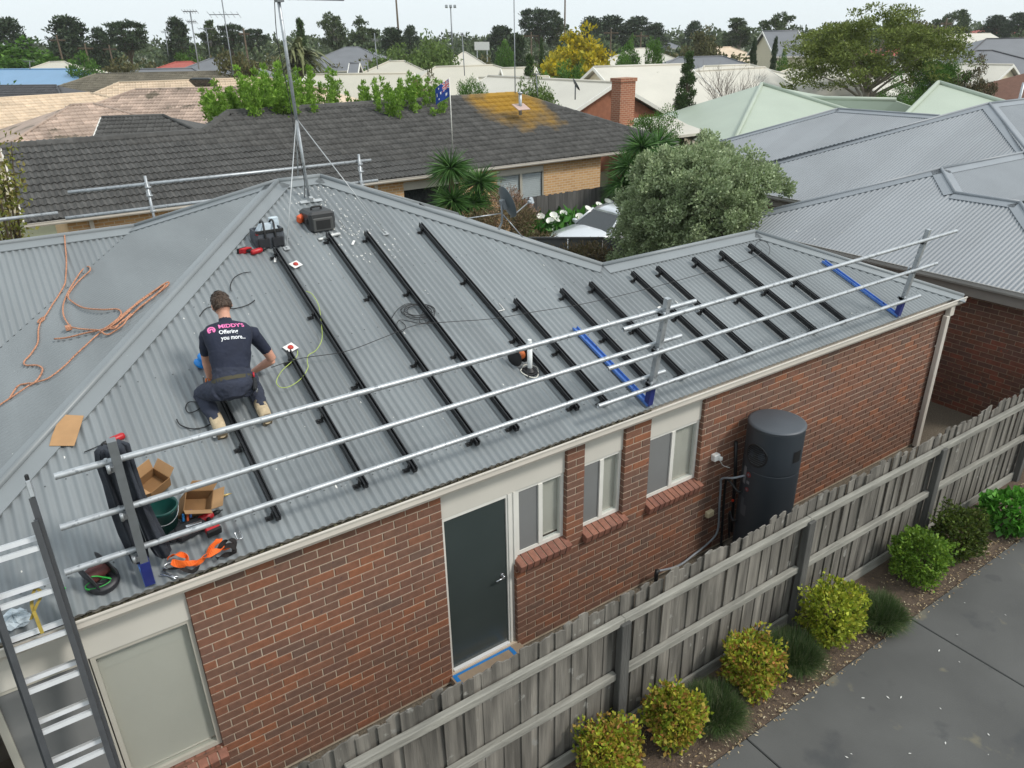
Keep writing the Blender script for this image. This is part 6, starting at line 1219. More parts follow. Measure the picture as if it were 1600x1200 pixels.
# ================================================================== back garden
lf_sage = leafmat('leaf_sage', g((134, 150, 108), (152, 168, 124), (172, 186, 146), (118, 136, 92), (184, 196, 158), (142, 158, 110)), trans=0.2)
def clumpy(name, label, c, r, nclump, nleaf, rc, L, W, m, cat='shrub', base=None, seed=3, top=1.0, trunk=True, jit=0.55, group=None):
    """crown made of many small leafy clumps spread through its volume"""
    rng = np.random.default_rng(seed); c = np.array(c, float); base = Vector(base or (c[0], c[1], 0)); t = thing(name, label, cat, base, group)
    P, N = shell((0, 0, 0), (1, 1, 1), nclump, 0.55, 2.2, rng); P = P*np.array(r)*(1+0.05*np.sin(P[:, 0:1]*7+seed)+0.05*np.sin(P[:, 2:3]*8+seed*2)+0.05*np.sin(P[:, 1:2]*7.5)); P[:, 2] = np.where(P[:, 2] < -0.55*r[2], -0.55*r[2]+(P[:, 2]+0.55*r[2])*0.5, P[:, 2]); P += c
    ok = (P[:, 2] > 0.1) & ~((P[:, 0] > 9.95) & (P[:, 1] < 5.75) & (P[:, 2] < 2.6+0.42*(P[:, 0]-10.0))); P, N = P[ok], N[ok]; per = max(3, nleaf//len(P)); Q = np.repeat(P, per, 0); D = rdir(len(Q), rng); Nn = np.repeat(N, per, 0); D = D*0.8+Nn*0.5; Q = Q+D*(rc*rng.uniform(0.5, 1.1, (len(Q), 1)))*rng.uniform(0.7, 1.2, (len(P), 1)).repeat(per, 0)
    V, F = leaves(Q, D+np.array([0, 0, 0.3]), L, W, jit, rng=rng); from_np('foliage', V, F, m, t)
    if trunk:
        mb = MB(); top_ = Vector(c)
        for k in range(7):
            a = k*0.9; e = Vector((c[0]+r[0]*0.55*math.cos(a), c[1]+r[1]*0.55*math.sin(a), c[2]+r[2]*(0.1+0.12*(k % 4)))); mb.tube(smooth_path([base+Vector((0.06*math.cos(a), 0.06*math.sin(a), -0.1)), base.lerp(top_, 0.5)+Vector((0.15*math.cos(a), 0.15*math.sin(a), 0)), e], 4), [0.05*max(r)]*2+[0.035*max(r)]*4+[0.012*max(r)]*3, 6)
        mb.build('trunk', mat('bark', hexc(92, 80, 66), rough=0.95, var=0.25, bump=0.4), t)
    return t
clumpy('round_shrub', 'large rounded grey green shrub beyond the right end of the ridge', (10.15, 6.3, 1.95), (1.75, 1.75, 2.15), 1100, 165000, 0.20, 0.062, 0.022, lf_sage, seed=5)
lf_heath = leafmat('leaf_heath', g((92, 84, 58), (112, 98, 68), (128, 108, 84), (84, 84, 54), (104, 96, 62)), trans=0.1); lf_pinkh = leafmat('leaf_pink_heath', g((150, 116, 100), (128, 108, 84), (168, 136, 118), (112, 98, 70)), trans=0.1)
for k, (lb, x, y, r, m) in enumerate((('brown heath shrub behind the satellite dish', 8.35, 11.6, (1.25, 1.0, 1.7), lf_heath), ('brown heath shrub left of the dish, below the yucca', 7.0, 12.2, (1.3, 1.1, 1.55), lf_heath), ('pinkish heath shrub against the golden brick wall', 9.9, 14.0, (0.9, 0.7, 1.6), lf_pinkh), ('olive heath shrub by the valley corner of the roof', 8.6, 8.5, (1.0, 0.7, 1.25), lf_heath), ('brown heath shrub in front of the low dark fence', 7.3, 9.6, (1.0, 0.8, 1.35), lf_heath))):
    clumpy('heath_shrub', lb, (x, y, r[2]*0.55), (r[0], r[1], r[2]*0.62), 160, 9000, 0.26, 0.10, 0.012, m, seed=20+k, jit=0.35, group='heath shrubs behind the house')
lf_yuc = leafmat('leaf_yucca', g((52, 84, 40), (70, 108, 52), (96, 134, 70), (60, 92, 44)), trans=0.15)
def yucca(label, heads, base):
    t = thing('yucca', label, 'yucca', base); rng = np.random.default_rng(9+int(base[0]))
    for hx_, hy_, hz_, rr_ in heads:
        V = []; F = []; c = np.array((hx_, hy_, hz_))
        for k in range(320):
            d = rdir(1, rng)[0]; d[2] = abs(d[2])*1.0-0.35 if rng.uniform() < 0.8 else -abs(d[2])*0.8; d /= np.linalg.norm(d); s = np.cross(d, rng.normal(0, 1, 3)); s /= np.linalg.norm(s); ln = rr_*rng.uniform(0.75, 1.1); i0 = len(V)
            for j in range(4):
                u = j/3; p = c+d*ln*u+np.array([0, 0, -0.18*ln*u*u]); w_ = s*(0.034*(1-u*0.92)*(0.6+u if u < 0.4 else 1)); V += [tuple(p-w_), tuple(p+w_)]
                if j: F.append((i0+2*j-2, i0+2*j-1, i0+2*j+1, i0+2*j))
        from_np('leaf_head', V, F, lf_yuc, t)
        mb = MB(); mb.tube([Vector(base)+Vector((0, 0, -0.05)), Vector((hx_, hy_, hz_*0.5)), Vector((hx_, hy_, hz_))], [0.14, 0.10, 0.07], 8); mb.build('stem', mat('yucca_stem', hexc(120, 100, 78), rough=0.95, var=0.2), t)
    return t
yucca('large spiky yucca with three heads before the golden brick wall', [(8.45, 14.5, 2.75, 0.85), (9.35, 14.4, 2.25, 0.85), (8.35, 14.3, 1.85, 0.8), (9.0, 14.2, 1.7, 0.75)], (8.8, 14.5, 0))
yucca('spiky yucca rising behind the large rounded shrub', [(15.0, 13.4, 2.9, 0.85), (15.9, 13.6, 2.85, 0.85), (14.4, 13.3, 2.35, 0.85), (14.2, 13.3, 1.8, 0.8)], (14.9, 13.4, 0))
yucca('small spiky yucca tips just behind the ridge and mast', [(1.6, 12.3, 2.55, 0.7), (2.0, 12.6, 2.35, 0.7)], (1.8, 12.4, 0))
# dark paling fence by the car
f2 = thing('paling_fence', 'dark weathered paling fence behind the white lilies', 'fence', (13.5, 14.2, 0)); M['paling2'] = mat('dark_paling', hexc(92, 90, 88), rough=0.95, var=0.3, scale=6.0, stretch=(2, 2, 0.2), rnd=0.22)
me = bpy.data.meshes.new('paling'); b_ = MB(); b_.box(-0.055, 0.055, 0, 0.015, 0, 1.62); me.from_pydata(b_.V, [], b_.F); me.materials.append(M['paling2']); x = 10.4
while x < 17.5:
    o = bpy.data.objects.new('paling', me); COL.objects.link(o); o.parent = f2; o.location = Vector((x, 14.2+RNG.uniform(-.008, .008), RNG.uniform(-.02, .02)))-org(f2); x += 0.113
mb = MB(); mb.box(10.4, 17.5, 14.22, 14.27, 1.25, 1.33); mb.build('rail', M['paling2'], f2)
f3 = thing('sheet_fence', 'low dark metal fence in front of the silver car', 'fence', (9.2, 9.4, 0)); pts = [(6.8, 11.0), (8.35, 10.2), (9.75, 9.1), (10.1, 8.2)]; M['f3'] = mat('dark_fence_steel', hexc(74, 76, 76), rough=0.6, var=0.12)
for (xa, ya), (xb, yb) in zip(pts[:-1], pts[1:]):
    k = max(1, round(math.hypot(xb-xa, yb-ya)/0.8))
    for i in range(k):
        a = Vector((xa+(xb-xa)*i/k, ya+(yb-ya)*i/k, 0)); b = Vector((xa+(xb-xa)*(i+1)/k, ya+(yb-ya)*(i+1)/k, 0)); d = (b-a).normalized(); nn = d.cross(Vector((0, 0, 1))); mb = MB(); mb.obox((a+b)/2+Vector((0, 0, 0.76)), (b-a)/2*0.985, nn*0.012, (0, 0, 0.76)); mb.build('panel', M['f3'], f3)
    a = Vector((xa, ya, 1.53)); b = Vector((xb, yb, 1.53)); mb = MB(); mb.obox((a+b)/2, (b-a)/2, (b-a).normalized().cross(Vector((0, 0, 1)))*0.025, (0, 0, 0.02)); mb.build('top_rail', M['f3'], f3)
# white calla lilies
lf_cal = leafmat('leaf_calla', g((56, 104, 40), (74, 128, 52), (92, 146, 62), (48, 88, 36)), trans=0.25); M['calla'] = mat('calla_white', hexc(238, 238, 230), rough=0.5, var=0.03)
CAL = [(888, 352), (905, 340), (918, 328), (935, 322), (952, 318), (966, 312), (868, 345), (880, 335), (858, 352), (905, 350), (925, 340), (845, 340), (868, 362), (940, 330)]
cal = thing('calla_lilies', 'clump of white calla lilies with bright leaves beside the car', 'flowers', (11.6, 13.3, 0)); rng = np.random.default_rng(4); P = []; 
Pn = np.stack([rng.uniform(10.2, 14.0, 900), rng.uniform(12.95, 13.95, 900), rng.uniform(0.15, 1.0, 900)], 1); V, F = leaves(Pn, np.tile([0, -0.2, 0.8], (900, 1)), 0.34, 0.09, 0.6, rng=rng); from_np('leaves', V, F, lf_cal, cal)
for px, py in CAL+[(x+rng.uniform(-8, 8), y+rng.uniform(-8, 10)) for x, y in CAL[:9]]:
    q = at_y(px, py, 13.3+rng.uniform(-.35, .3)); mb = MB(); ax_ = Vector((rng.uniform(-.4, .4), -0.5, 0.85)).normalized(); mb.lathe([(0.012, -0.1), (0.04, -0.04), (0.085, 0.03), (0.13, 0.075)], q, ax_, 9, caps=False); mb.build('flower', M['calla'], cal)
# silver car, nose towards the left
car = thing('parked_car', 'silver car parked beside the lilies, half hidden by the large shrub', 'car', (12.7, 12.0, 0)); M['carp'] = mat('silver_paint', hexc(216, 219, 222), rough=0.28, metal=0.35, var=0.02, coat=0.6); M['carg'] = mat('car_glass', hexc(34, 40, 42), rough=0.05, var=0.0, spec=0.9)
cx0, cy0 = 10.35, 11.95
def csec(x, zb, zt, hw, tuck=0.0): return [Vector((cx0+x, cy0+y, z)) for y, z in ((-hw+0.05, zb), (-hw, zb+0.12), (-hw, zt-0.16), (-hw+0.07+tuck, zt-0.04), (-hw*0.45, zt), (hw*0.45, zt), (hw-0.07-tuck, zt-0.04), (hw, zt-0.16), (hw, zb+0.12), (hw-0.05, zb))]
mb = MB(); mb.loft([csec(x, zb, zt, hw) for x, zb, zt, hw in ((0.0, 0.34, 0.62, 0.60), (0.06, 0.25, 0.72, 0.74), (0.25, 0.2, 0.80, 0.84), (0.7, 0.2, 0.90, 0.88), (1.35, 0.2, 0.99, 0.89), (2.2, 0.2, 1.0, 0.89), (3.2, 0.2, 1.0, 0.89), (4.0, 0.22, 1.0, 0.86), (4.3, 0.28, 0.98, 0.76), (4.36, 0.4, 0.9, 0.68))]); mb.build('body', M['carp'], car)
def gsec(x, hw0, z0, hw1, z1): return [Vector((cx0+x, cy0+y, z)) for y, z in ((-hw0, z0), (-hw1, z1), (hw1, z1), (hw0, z0))]
cab = [(1.42, 0.80, 0.97, 0.80, 0.975), (2.0, 0.82, 0.97, 0.62, 1.38), (2.2, 0.82, 0.97, 0.62, 1.45), (3.0, 0.82, 0.97, 0.62, 1.46), (3.5, 0.82, 0.97, 0.60, 1.40), (4.1, 0.80, 0.97, 0.68, 1.05)]
mb = MB(); mb.loft([gsec(*c) for c in cab], smooth=False); mb.build('glasshouse', M['carg'], car)
mb = MB(); rs = []
for x, h, z in ((1.97, 0.625, 1.385), (2.2, 0.635, 1.455), (2.6, 0.64, 1.475), (3.0, 0.635, 1.468), (3.52, 0.61, 1.405)): rs.append([Vector((cx0+x, cy0-h, z)), Vector((cx0+x, cy0-h*0.5, z+0.03)), Vector((cx0+x, cy0+h*0.5, z+0.03)), Vector((cx0+x, cy0+h, z)), Vector((cx0+x, cy0+h*0.98, z-0.03)), Vector((cx0+x, cy0-h*0.98, z-0.03))])
mb.loft(rs); mb.build('roof', M['carp'], car)
for s in (-1, 1):
    for pts_ in (((1.42, 0.815, 0.97), (2.0, 0.635, 1.40)), ((2.75, 0.83, 0.98), (2.72, 0.64, 1.46)), ((4.1, 0.80, 0.98), (3.5, 0.615, 1.41))):
        mb = MB(); (xa, ya, za), (xb, yb, zb_) = pts_; mb.tube([(cx0+xa, cy0+ya*s, za), (cx0+xb, cy0+yb*s, zb_)], 0.035, 8); mb.build('pillar', M['carp'], car)
    mb = MB(); mb.bbox((cx0+1.55, cy0+0.98*s, 1.02), (0.06, 0, 0), (0, 0.09, 0), (0, 0, 0.06), 0.03); mb.build('mirror', M['carp'], car)
    mb = MB(); mb.bbox((cx0+0.12, cy0+0.62*s, 0.66), (0.10, 0, 0), (0, 0.14, 0), (0, 0, 0.06), 0.03); mb.build('headlight', M['steel'], car)
    for xw in (0.85, 3.45):
        mb = MB(); mb.lathe([(0.19, -0.1), (0.30, -0.1), (0.32, -0.06), (0.32, 0.06), (0.30, 0.1), (0.19, 0.1)], (cx0+xw, cy0+0.80*s, 0.30), (0, 1, 0), 24); wo = mb.build('wheel', M['black'], car); mb = MB(); mb.lathe([(0.02, 0.09*s), (0.19, 0.085*s), (0.2, 0.05*s)], (cx0+xw, cy0+0.80*s, 0.30), (0, 1, 0), 20, caps=False); mb.build('rim', M['galv'], wo)
# ================================================================== houses of the neighbourhood
WHITE = mat('pale_cream_steel', hexc(188, 183, 168), rough=0.5, var=0.05, scale=0.5)
def bg_house(name, label, pa, pb, zr_, hw, roof_m, wall_m, style='hip', pitch=22, tile=None, zr2=None, windows=0, ext=0.0, barge=None, gut=None, trim=None, d=None):
    """ridge from sight lines pa, pb at height zr_; half width hw; eaves and walls follow"""
    A, B = (Vector(pa), Vector(pb)) if len(pa) == 3 else ((at_d(*pa, d), at_d(*pb, d)) if d else (at_z(*pa, zr_), at_z(*pb, zr_)))
    zr_ = (A.z+B.z)/2; A.z = B.z = zr_; d = (B-A); d.z = 0; d.normalize(); s = Vector((d.y, -d.x, 0)); s = s if (CAM-A).dot(s) > 0 else -s; tp = math.tan(R(pitch)); ze = zr_-hw*tp; c = (A+B)/2
    t = thing(name, label, 'house', (c.x, c.y, 0)); e0 = hw if style in ('hip', 'hipL') else 0.3; e1 = hw if style in ('hip', 'hipR') else 0.3
    z = Vector((0, 0, 1)); E0n, E1n = A-d*e0+s*hw, B+d*e1+s*hw; E0f, E1f = A-d*e0-s*hw, B+d*e1-s*hw
    for p in (E0n, E1n, E0f, E1f): p.z = ze
    A2_, B2_ = (A if e0 == hw else A-d*e0), (B if e1 == hw else B+d*e1)
    n_ = [E0n, E1n, B2_, A2_]; f_ = [E0f, E1f, B2_, A2_]
    r1 = slab(t, n_, roof_m, th=0.08); slab(t, f_, roof_m, th=0.08)
    if e0 == hw: slab(t, [E0n, E0f, A2_], roof_m, th=0.08)
    if e1 == hw: slab(t, [E1n, E1f, B2_], roof_m, th=0.08)
    cp = trim or roof_m
    for a, b in ((A2_, B2_),)+(((A2_, E0n),) if e0 == hw else ())+(((B2_, E1n),) if e1 == hw else ()):
        mb = MB(); mb.tube([a+z*0.02, b+z*0.02], 0.07, 6); mb.build('ridge_cap', cp, t)
    if tile:
        u = d; v = (A-(A-d*0+s*hw)); v = (-s*hw+z*(hw*tp)); L = v.length; v.normalize(); o = A+s*hw; o.z = ze; la = (B-A).length
        poly = [(-e0, 0), (la+e1, 0), (la+(0 if e1 == hw else e1), L), (0 if e0 == hw else -e0, L)]; tiles(r1, o, u, v, poly, tile, single=0, tw=0.30, th=0.34, k=4, name='tile')
    wi = 0.35; wl = ze-0.05; mb = MB(); w0, w1 = A-d*(e0-wi if e0 == hw else 0.0)+s*(hw-wi), B+d*(e1-wi if e1 == hw else 0.0)+s*(hw-wi); f0, f1 = w0-s*2*(hw-wi), w1-s*2*(hw-wi)
    for q in (w0, w1, f0, f1): q.z = 0
    for a, b in ((w0, w1), (f0, f1), (w0, f0), (w1, f1)): dd = (b-a); mb.obox((a+b)/2+z*(wl/2-0.05), dd/2, dd.normalized().cross(z)*0.06, z*(wl/2+0.05))
    for e, P_, a, b in ((e0, A2_, w0, f0), (e1, B2_, w1, f1)):
        if e != hw: mb.add([a+z*wl, b+z*wl, ((a+b)/2)+z*(zr_-0.15)], [(0, 1, 2)])
    mb.build('wall', wall_m, t)
    mb = MB(); mb.obox((E0n+E1n)/2-z*0.07, (E1n-E0n)/2, s*0.05, z*0.07); mb.build('gutter', gut or M['cream'], t)
    if style == 'gable' or e0 != hw or e1 != hw:
        for e, P_, a, b in ((e0, A2_, E0n, E0f), (e1, B2_, E1n, E1f)):
            if e != hw:
                mb = MB(); dd = d*(1 if P_ is B2_ else -1)
                for q in (a, b): mb.obox((P_+q)/2+dd*0.03-z*0.06, (q-P_)/2, dd*0.03, z*0.09)
                mb.build('barge_board', barge or M['whiteframe'], t)
    for k in range(windows):
        q = w0.lerp(w1, (k+0.5)/windows)+s*0.07; mb = MB(); mb.obox(q+z*1.45, d*0.7, s*0.02, z*0.55); wo = mb.build('window', M['whiteframe'], t)
        for j in (-1, 1): mb = MB(); mb.obox(q+z*1.45+d*0.34*j+s*0.012, d*0.30, s*0.012, z*0.48); mb.build('pane', M['darkglass'], wo)
    return t
def bricky(n, c): return mat(n, c, rough=0.9, var=0.15, scale=6)
BRW = bricky('far_brick_orange', hexc(150, 98, 74)); BRD = bricky('far_brick_brown', hexc(112, 80, 66)); RENDER = mat('far_render_cream', hexc(206, 196, 172), rough=0.9, var=0.06); WALLW = mat('far_wall_white', hexc(214, 214, 210), rough=0.9, var=0.05)
TP = mat('pinkish_tile', hexc(172, 152, 138), rough=0.85, var=0.25, scale=0.9, rnd=0.18, spots=[(hexc(112, 102, 88), 0.8, 0.42, 5.0)]); TC = mat('cream_tile', hexc(204, 184, 160), rough=0.85, var=0.12, scale=1.0, rnd=0.12); TO = mat('olive_tile', hexc(112, 106, 92), rough=0.85, var=0.2, scale=0.8, rnd=0.15); TG = mat('charcoal_tile', hexc(78, 78, 80), rough=0.85, var=0.15, rnd=0.1); TR = mat('red_tile', hexc(166, 88, 78), rough=0.85, var=0.12, rnd=0.1)
BLUE_R = mat('blue_steel_roof', hexc(116, 152, 184), rough=0.5, var=0.05, scale=0.6); GREEN_R = mat('pale_green_steel', hexc(168, 178, 162), rough=0.5, var=0.05, scale=0.6); GREY_R = mat('mid_grey_steel', hexc(110, 112, 116), rough=0.6, var=0.08, scale=0.6); WHITE2 = mat('white_steel_roof', hexc(200, 195, 182), rough=0.5, var=0.07, scale=0.5)
lichen(TO, (15.0, 54.0, 0), (4.0, 3.0, 1))
bg_house('tiled_house', 'pinkish grey tiled roof with dark patches behind the dark tiled ridge', (212, 141), (420, 136), 4.15, 8.6, TP, RENDER, 'hip', 20, tile=TP)
bg_house('tiled_house', 'small pinkish tiled hip at the left beside the pinkish roof', (112, 165), (146, 163), 3.75, 4.2, TP, RENDER, 'hip', 20, tile=TP)
bg_house('tiled_house', 'cream tiled roof stretching behind the pinkish roofs at left', (186, 130), (420, 122), 4.3, 9.0, TC, RENDER, 'hip', 20, tile=TC)
bg_house('tiled_house', 'cream tiled lower roof at the far left above the young tree', (-60, 158), (140, 146), 3.9, 5.0, TC, RENDER, 'hipR', 20, tile=TC)
bg_house('tiled_house', 'small dark tiled rear wing with white barge just over the ridge', (172, 184), (255, 181), 3.62, 3.2, M['tile'], RENDER, 'hipR', 20, tile=M['tile'], barge=M['whiteframe'])
bg_house('tiled_house', 'dark charcoal tiled roof below the blue roof', (-40, 135), (88, 134), 4.0, 4.5, TG, RENDER, 'hipR', 20, tile=TG)
bg_house('tiled_house', 'olive tiled roof with golden lichen at its right end', (150, 116), (340, 112), 4.2, 7.0, TO, BRD, 'hip', 20, tile=TO)
bg_house('blue_roofed_house', 'house with wide sky blue metal roof at far left', (-60, 109), (124, 108), 4.4, 9.0, BLUE_R, WALLW, 'hip', 20)
bg_house('grey_roofed_house', 'grey roof behind the olive tiles', (190, 109), (300, 107), 4.6, 8.0, GREY_R, WALLW, 'hip', 20, d=66)
bg_house('red_roofed_house', 'house with faded red tiled roof in the left distance', (275, 97), (300, 96.5), 4.9, 7.0, TR, BRW, 'hip', 20, d=80)
bg_house('red_roofed_house', 'faded red roof right of the antenna poles', (322, 101), (338, 100), 4.6, 6.0, TR, BRW, 'hip', 20, d=86)
bg_house('cream_roofed_house', 'cream metal roof with brick gable left of the flag', (486, 117), (640, 115), 4.3, 6.0, WHITE, BRW, 'gable', 22)
bg_house('cream_roofed_house', 'small brick gable under the cream roof beyond the mast', (536, 124), (548, 123), 3.9, 2.6, WHITE, BRD, 'gable', 28)
bg_house('tiled_house', 'pale pink tiled roof end seen between the bright leafy trees', (430, 128), (510, 140), 3.9, 4.5, TC, RENDER, 'hip', 20, tile=TC)
bg_house('gabled_house', 'dark gable with white barge boards beyond the cream roofs', (552, 99), (556, 98.5), 5.0, 7.5, GREY_R, GREY_R, 'gable', 24, d=62)
bg_house('grey_roofed_house', 'grey hip roof among the far trees right of the mast', (540, 74), (560, 73), 6.0, 8.0, GREY_R, WALLW, 'hip', 22, d=120)
bg_house('cream_roofed_house', 'wide cream roof behind the flag', (680, 105), (770, 102), 4.4, 7.0, WHITE, WALLW, 'hip', 20)
bg_house('cream_roofed_house', 'white gabled roof standing above the wide cream roof', (724, 82), (728, 81.6), 5.4, 6.0, WHITE2, WALLW, 'hip', 30, d=85)
bg_house('cream_roofed_house', 'cream roof right of the flag behind the dark bush', (755, 122), (850, 120), 4.0, 5.0, WHITE, WALLW, 'gable', 20)
bg_house('cream_roofed_house', 'small cream gable roof behind the yellow tree foot', (790, 107), (830, 106), 4.4, 5.0, WHITE, WALLW, 'gable', 22)
# brick house with chimney
_a = at_z(956, 129, 4.15)
ch = bg_house('chimney_house', 'orange brick gable house with broad chimney and cream roof', (_a.x, _a.y, 4.15), (_a.x, _a.y+11, 4.15), 4.15, 3.7, WHITE2, BRW, 'gable', 24, barge=M['whiteframe'])
q = at_z(967, 128, 4.0); BT = brick_tex_mat('chimney_brick', hexc(156, 98, 72), hexc(140, 86, 64), hexc(170, 140, 116)); mb = MB(); c = Vector((q.x*0.985, q.y*0.985, 0)); c = at_d(972, 190, 33); mb.box(c.x-0.42, c.x+0.42, c.y-0.3, c.y+0.3, 0, at_d(972, 121, 33).z); mb.box(c.x-0.47, c.x+0.47, c.y-0.35, c.y+0.35, at_d(972, 121, 33).z-0.12, at_d(972, 120, 33).z); mb.build('chimney', BT, ch)
mb = MB(); a, b, c3, d4 = at_z(885, 169, 2.4), at_z(1000, 172, 2.4), at_z(1004, 163, 2.6), at_z(930, 160, 2.6); mb.extrude([a, b, c3, d4], (0, 0, 0.08)); mb.build('verandah_roof', GREY_R, ch)
for px in (1001, 890): p = at_z(px, 173, 2.4); mb = MB(); mb.box(p.x-0.05, p.x+0.05, p.y-0.05, p.y+0.05, 0, 2.4); mb.build('verandah_post', M['cream'], ch)
p = at_d(899, 133, 33); d2 = thing('satellite_dish', 'small dark satellite dish on the cream roof left of the chimney', 'satellite dish', (p.x, p.y, 3.5)); mb = MB(); mb.lathe([(0.3, 0.05), (0.2, 0.01), (0.01, 0)], p, (0.6, -0.3, 0.4), 16); mb.build('reflector', M['dishg'], d2); mb = MB(); mb.tube([p, p-Vector((0, 0, 0.6))], 0.03, 6); mb.build('pole', M['galv_dark'], d2)
bg_house('cream_roofed_house', 'long cream metal roof behind the chimney house', (935, 105), (1066, 101), 4.6, 6.5, WHITE2, RENDER, 'gable', 20)
bg_house('cream_roofed_house', 'cream gabled house with wide glass windows beside the conifer', tuple(at_z(1032, 114.5, 4.2)), tuple(at_z(1032, 114.5, 4.2)+Vector((9, 0, 0))), 4.2, 3.2, WHITE2, WALLW, 'gable', 24, windows=2)
gq = bg_house('cream_roofed_house', 'brick house with cream roof and white garage doors right of the conifer', (1100, 104), (1172, 101.5), 4.3, 5.0, WHITE2, BRW, 'hip', 20)
for px in (1092, 1130):
    a = at_d(px, 146, 43.5); mb = MB(); mb.obox((a.x, a.y, 1.1), CR*1.15, CF*0.06, (0, 0, 1.1)); mb.build('garage_door', WALLW, gq)
bg_house('cream_roofed_house', 'cream roof at right of the bare tree', (1235, 108), (1290, 108), 4.0, 4.5, WHITE2, BRW, 'hip', 20)
bg_house('grey_roofed_house', 'dark grey roof beyond the cream roofs at centre right', (1060, 90), (1130, 88), 5.0, 7.0, GREY_R, WALLW, 'hip', 20, d=70)
bg_house('two_storey_house', 'two storey cream house with grey gable roof at upper right', (1196, 50), (1243, 47), 7.4, 4.5, GREY_R, RENDER, 'gable', 28, windows=2, d=80)
# pale green roofed house
gh = thing('green_roofed_house', 'house with broad pale green metal hip roofs at right', 'house', (28, 17, 0))
ap1, ap2 = at_z(1190, 132, 4.1), at_z(1466, 130, 4.25); e1, e2 = at_z(1072, 196, 2.6), at_z(1238, 205, 2.4)
e3 = Vector((ap1.x+6.5, ap1.y-7, 2.5)); slab(gh, [ap1, Vector((ap1.x-7.0, ap1.y-4.5, 2.3)), Vector((ap1.x+1.5, ap1.y-7.5, 2.3))], GREEN_R); slab(gh, [ap1, Vector((ap1.x+1.5, ap1.y-7.5, 2.3)), Vector((ap1.x+9.5, ap1.y-3.5, 2.3))], GREEN_R); slab(gh, [ap1, Vector((ap1.x-7.0, ap1.y-4.5, 2.3)), Vector((ap1.x-3.0, ap1.y+5, 2.3))], GREEN_R)
a, b = at_z(1222, 153, 3.55), at_z(1400, 157, 3.55); slab(gh, [a, b, b+Vector((1.8, -3.2, -1.2)), a+Vector((1.2, -3.2, -1.2))], GREEN_R)
slab(gh, [ap2, Vector((ap2.x-8.5, ap2.y-2.5, 2.35)), Vector((ap2.x+0.5, ap2.y-7.8, 2.35))], GREEN_R); slab(gh, [ap2, Vector((ap2.x+0.5, ap2.y-7.8, 2.35)), Vector((ap2.x+8.5, ap2.y-0.5, 2.35))], GREEN_R)
for p_, q_ in ((ap1, Vector((ap1.x+1.5, ap1.y-7.5, 2.3))), (ap1, Vector((ap1.x-7.0, ap1.y-4.5, 2.3))), (ap2, Vector((ap2.x+0.5, ap2.y-7.8, 2.35))), (ap2, Vector((ap2.x-8.5, ap2.y-2.5, 2.35))), (ap2, Vector((ap2.x+8.5, ap2.y-0.5, 2.35))), (a, b)): mb = MB(); mb.tube([p_+Vector((0, 0, 0.03)), q_+Vector((0, 0, 0.03))], 0.09, 8); mb.build('ridge_cap', GREEN_R, gh)
mb = MB(); mb.box(ap1.x-4.5, ap2.x+5, ap1.y-3.5, ap1.y-3.2, 0, 2.3); mb.build('wall', RENDER, gh)
# white flat carport
cp = thing('carport', 'low white flat roofed carport between the tiled roof and the green roof', 'carport', (23, 19, 0)); a, b, c, d_ = at_z(958, 191, 2.55), at_z(1085, 180, 2.7), at_z(1160, 203, 2.5), at_z(1010, 222, 2.4); mb = MB(); mb.extrude([a, b, c, d_], (0, 0, 0.10)); mb.build('roof', WHITE2, cp)
mb = MB(); m1, m2, m3, m4 = a.lerp(b, 0.78), a.lerp(b, 0.92), d_.lerp(c, 0.80), d_.lerp(c, 0.66); mb.extrude([m1+Vector((0, 0, 0.104)), m2+Vector((0, 0, 0.104)), m3+Vector((0, 0, 0.104)), m4+Vector((0, 0, 0.104))], (0, 0, 0.01)); mb.build('grey_strip', GREY_R, cp)
for q in (a, b, c, d_): mb = MB(); mb.box(q.x-0.06, q.x+0.06, q.y-0.06, q.y+0.06, 0, q.z); mb.build('post', M['cream'], cp)
bg_house('grey_roofed_house', 'large dark grey tiled hip roof at upper right', (1540, 64), (1640, 56), 5.6, 11.0, GREY_R, RENDER, 'hip', 20, trim=TG, d=76)
bg_house('grey_roofed_house', 'dark grey hip roof in front of the larger grey roof', (1525, 80), (1550, 79), 4.7, 7.0, GREY_R, RENDER, 'hip', 20, trim=TG, d=62)
bg_house('cream_roofed_house', 'pale roof behind the brown leaved tree at right', (1500, 82), (1545, 82), 4.2, 6.0, GREEN_R, RENDER, 'hip', 20)
bg_house('garage', 'beige gabled garage at the right edge', tuple(at_z(1577, 101.5, 3.7)), tuple(at_z(1577, 101.5, 3.7)+Vector((0, 9, 0))), 3.7, 2.5, WHITE2, RENDER, 'gable', 28)
bg_house('white_building', 'long white building with small windows in the right distance', (1470, 54), (1545, 52), 6.2, 6.0, WHITE2, WALLW, 'gable', 15, windows=5, d=130)
bg_house('grey_roofed_house', 'brown roofed house at the right edge beyond the garage', (1640, 104), (1700, 100), 4.2, 4.0, BRD, RENDER, 'hip', 22)
for px, py, hwid, col, dd_, lb in ((1000, 76, 5, WHITE2, 95, 'pale far roof among the trees left of the conifer'), (1010, 58, 7, GREY_R, 200, 'bluish grey far roof below the distant crane'), (1130, 74, 6, TC, 110, 'pinkish far roof behind the bare tree'), (340, 92, 6, GREY_R, 75, 'small grey far roof behind the bright leafy tree'), (620, 96, 5, WHITE, 66, 'small cream far roof by the willow'), (1300, 96, 5, WHITE2, 60, 'pale roof seen through the big feathery tree'), (1420, 64, 6, TR, 140, 'orange far roof in the right distance'), (1555, 42, 8, TR, 210, 'red far roof under the right horizon trees'), (90, 97, 6, WHITE, 76, 'white curved far roof right of the leafy tree at left')):
    bg_house('far_house', lb, (px-12, py), (px+12, py-0.5), 5, hwid, col, WALLW, 'hip', 22, d=dd_)

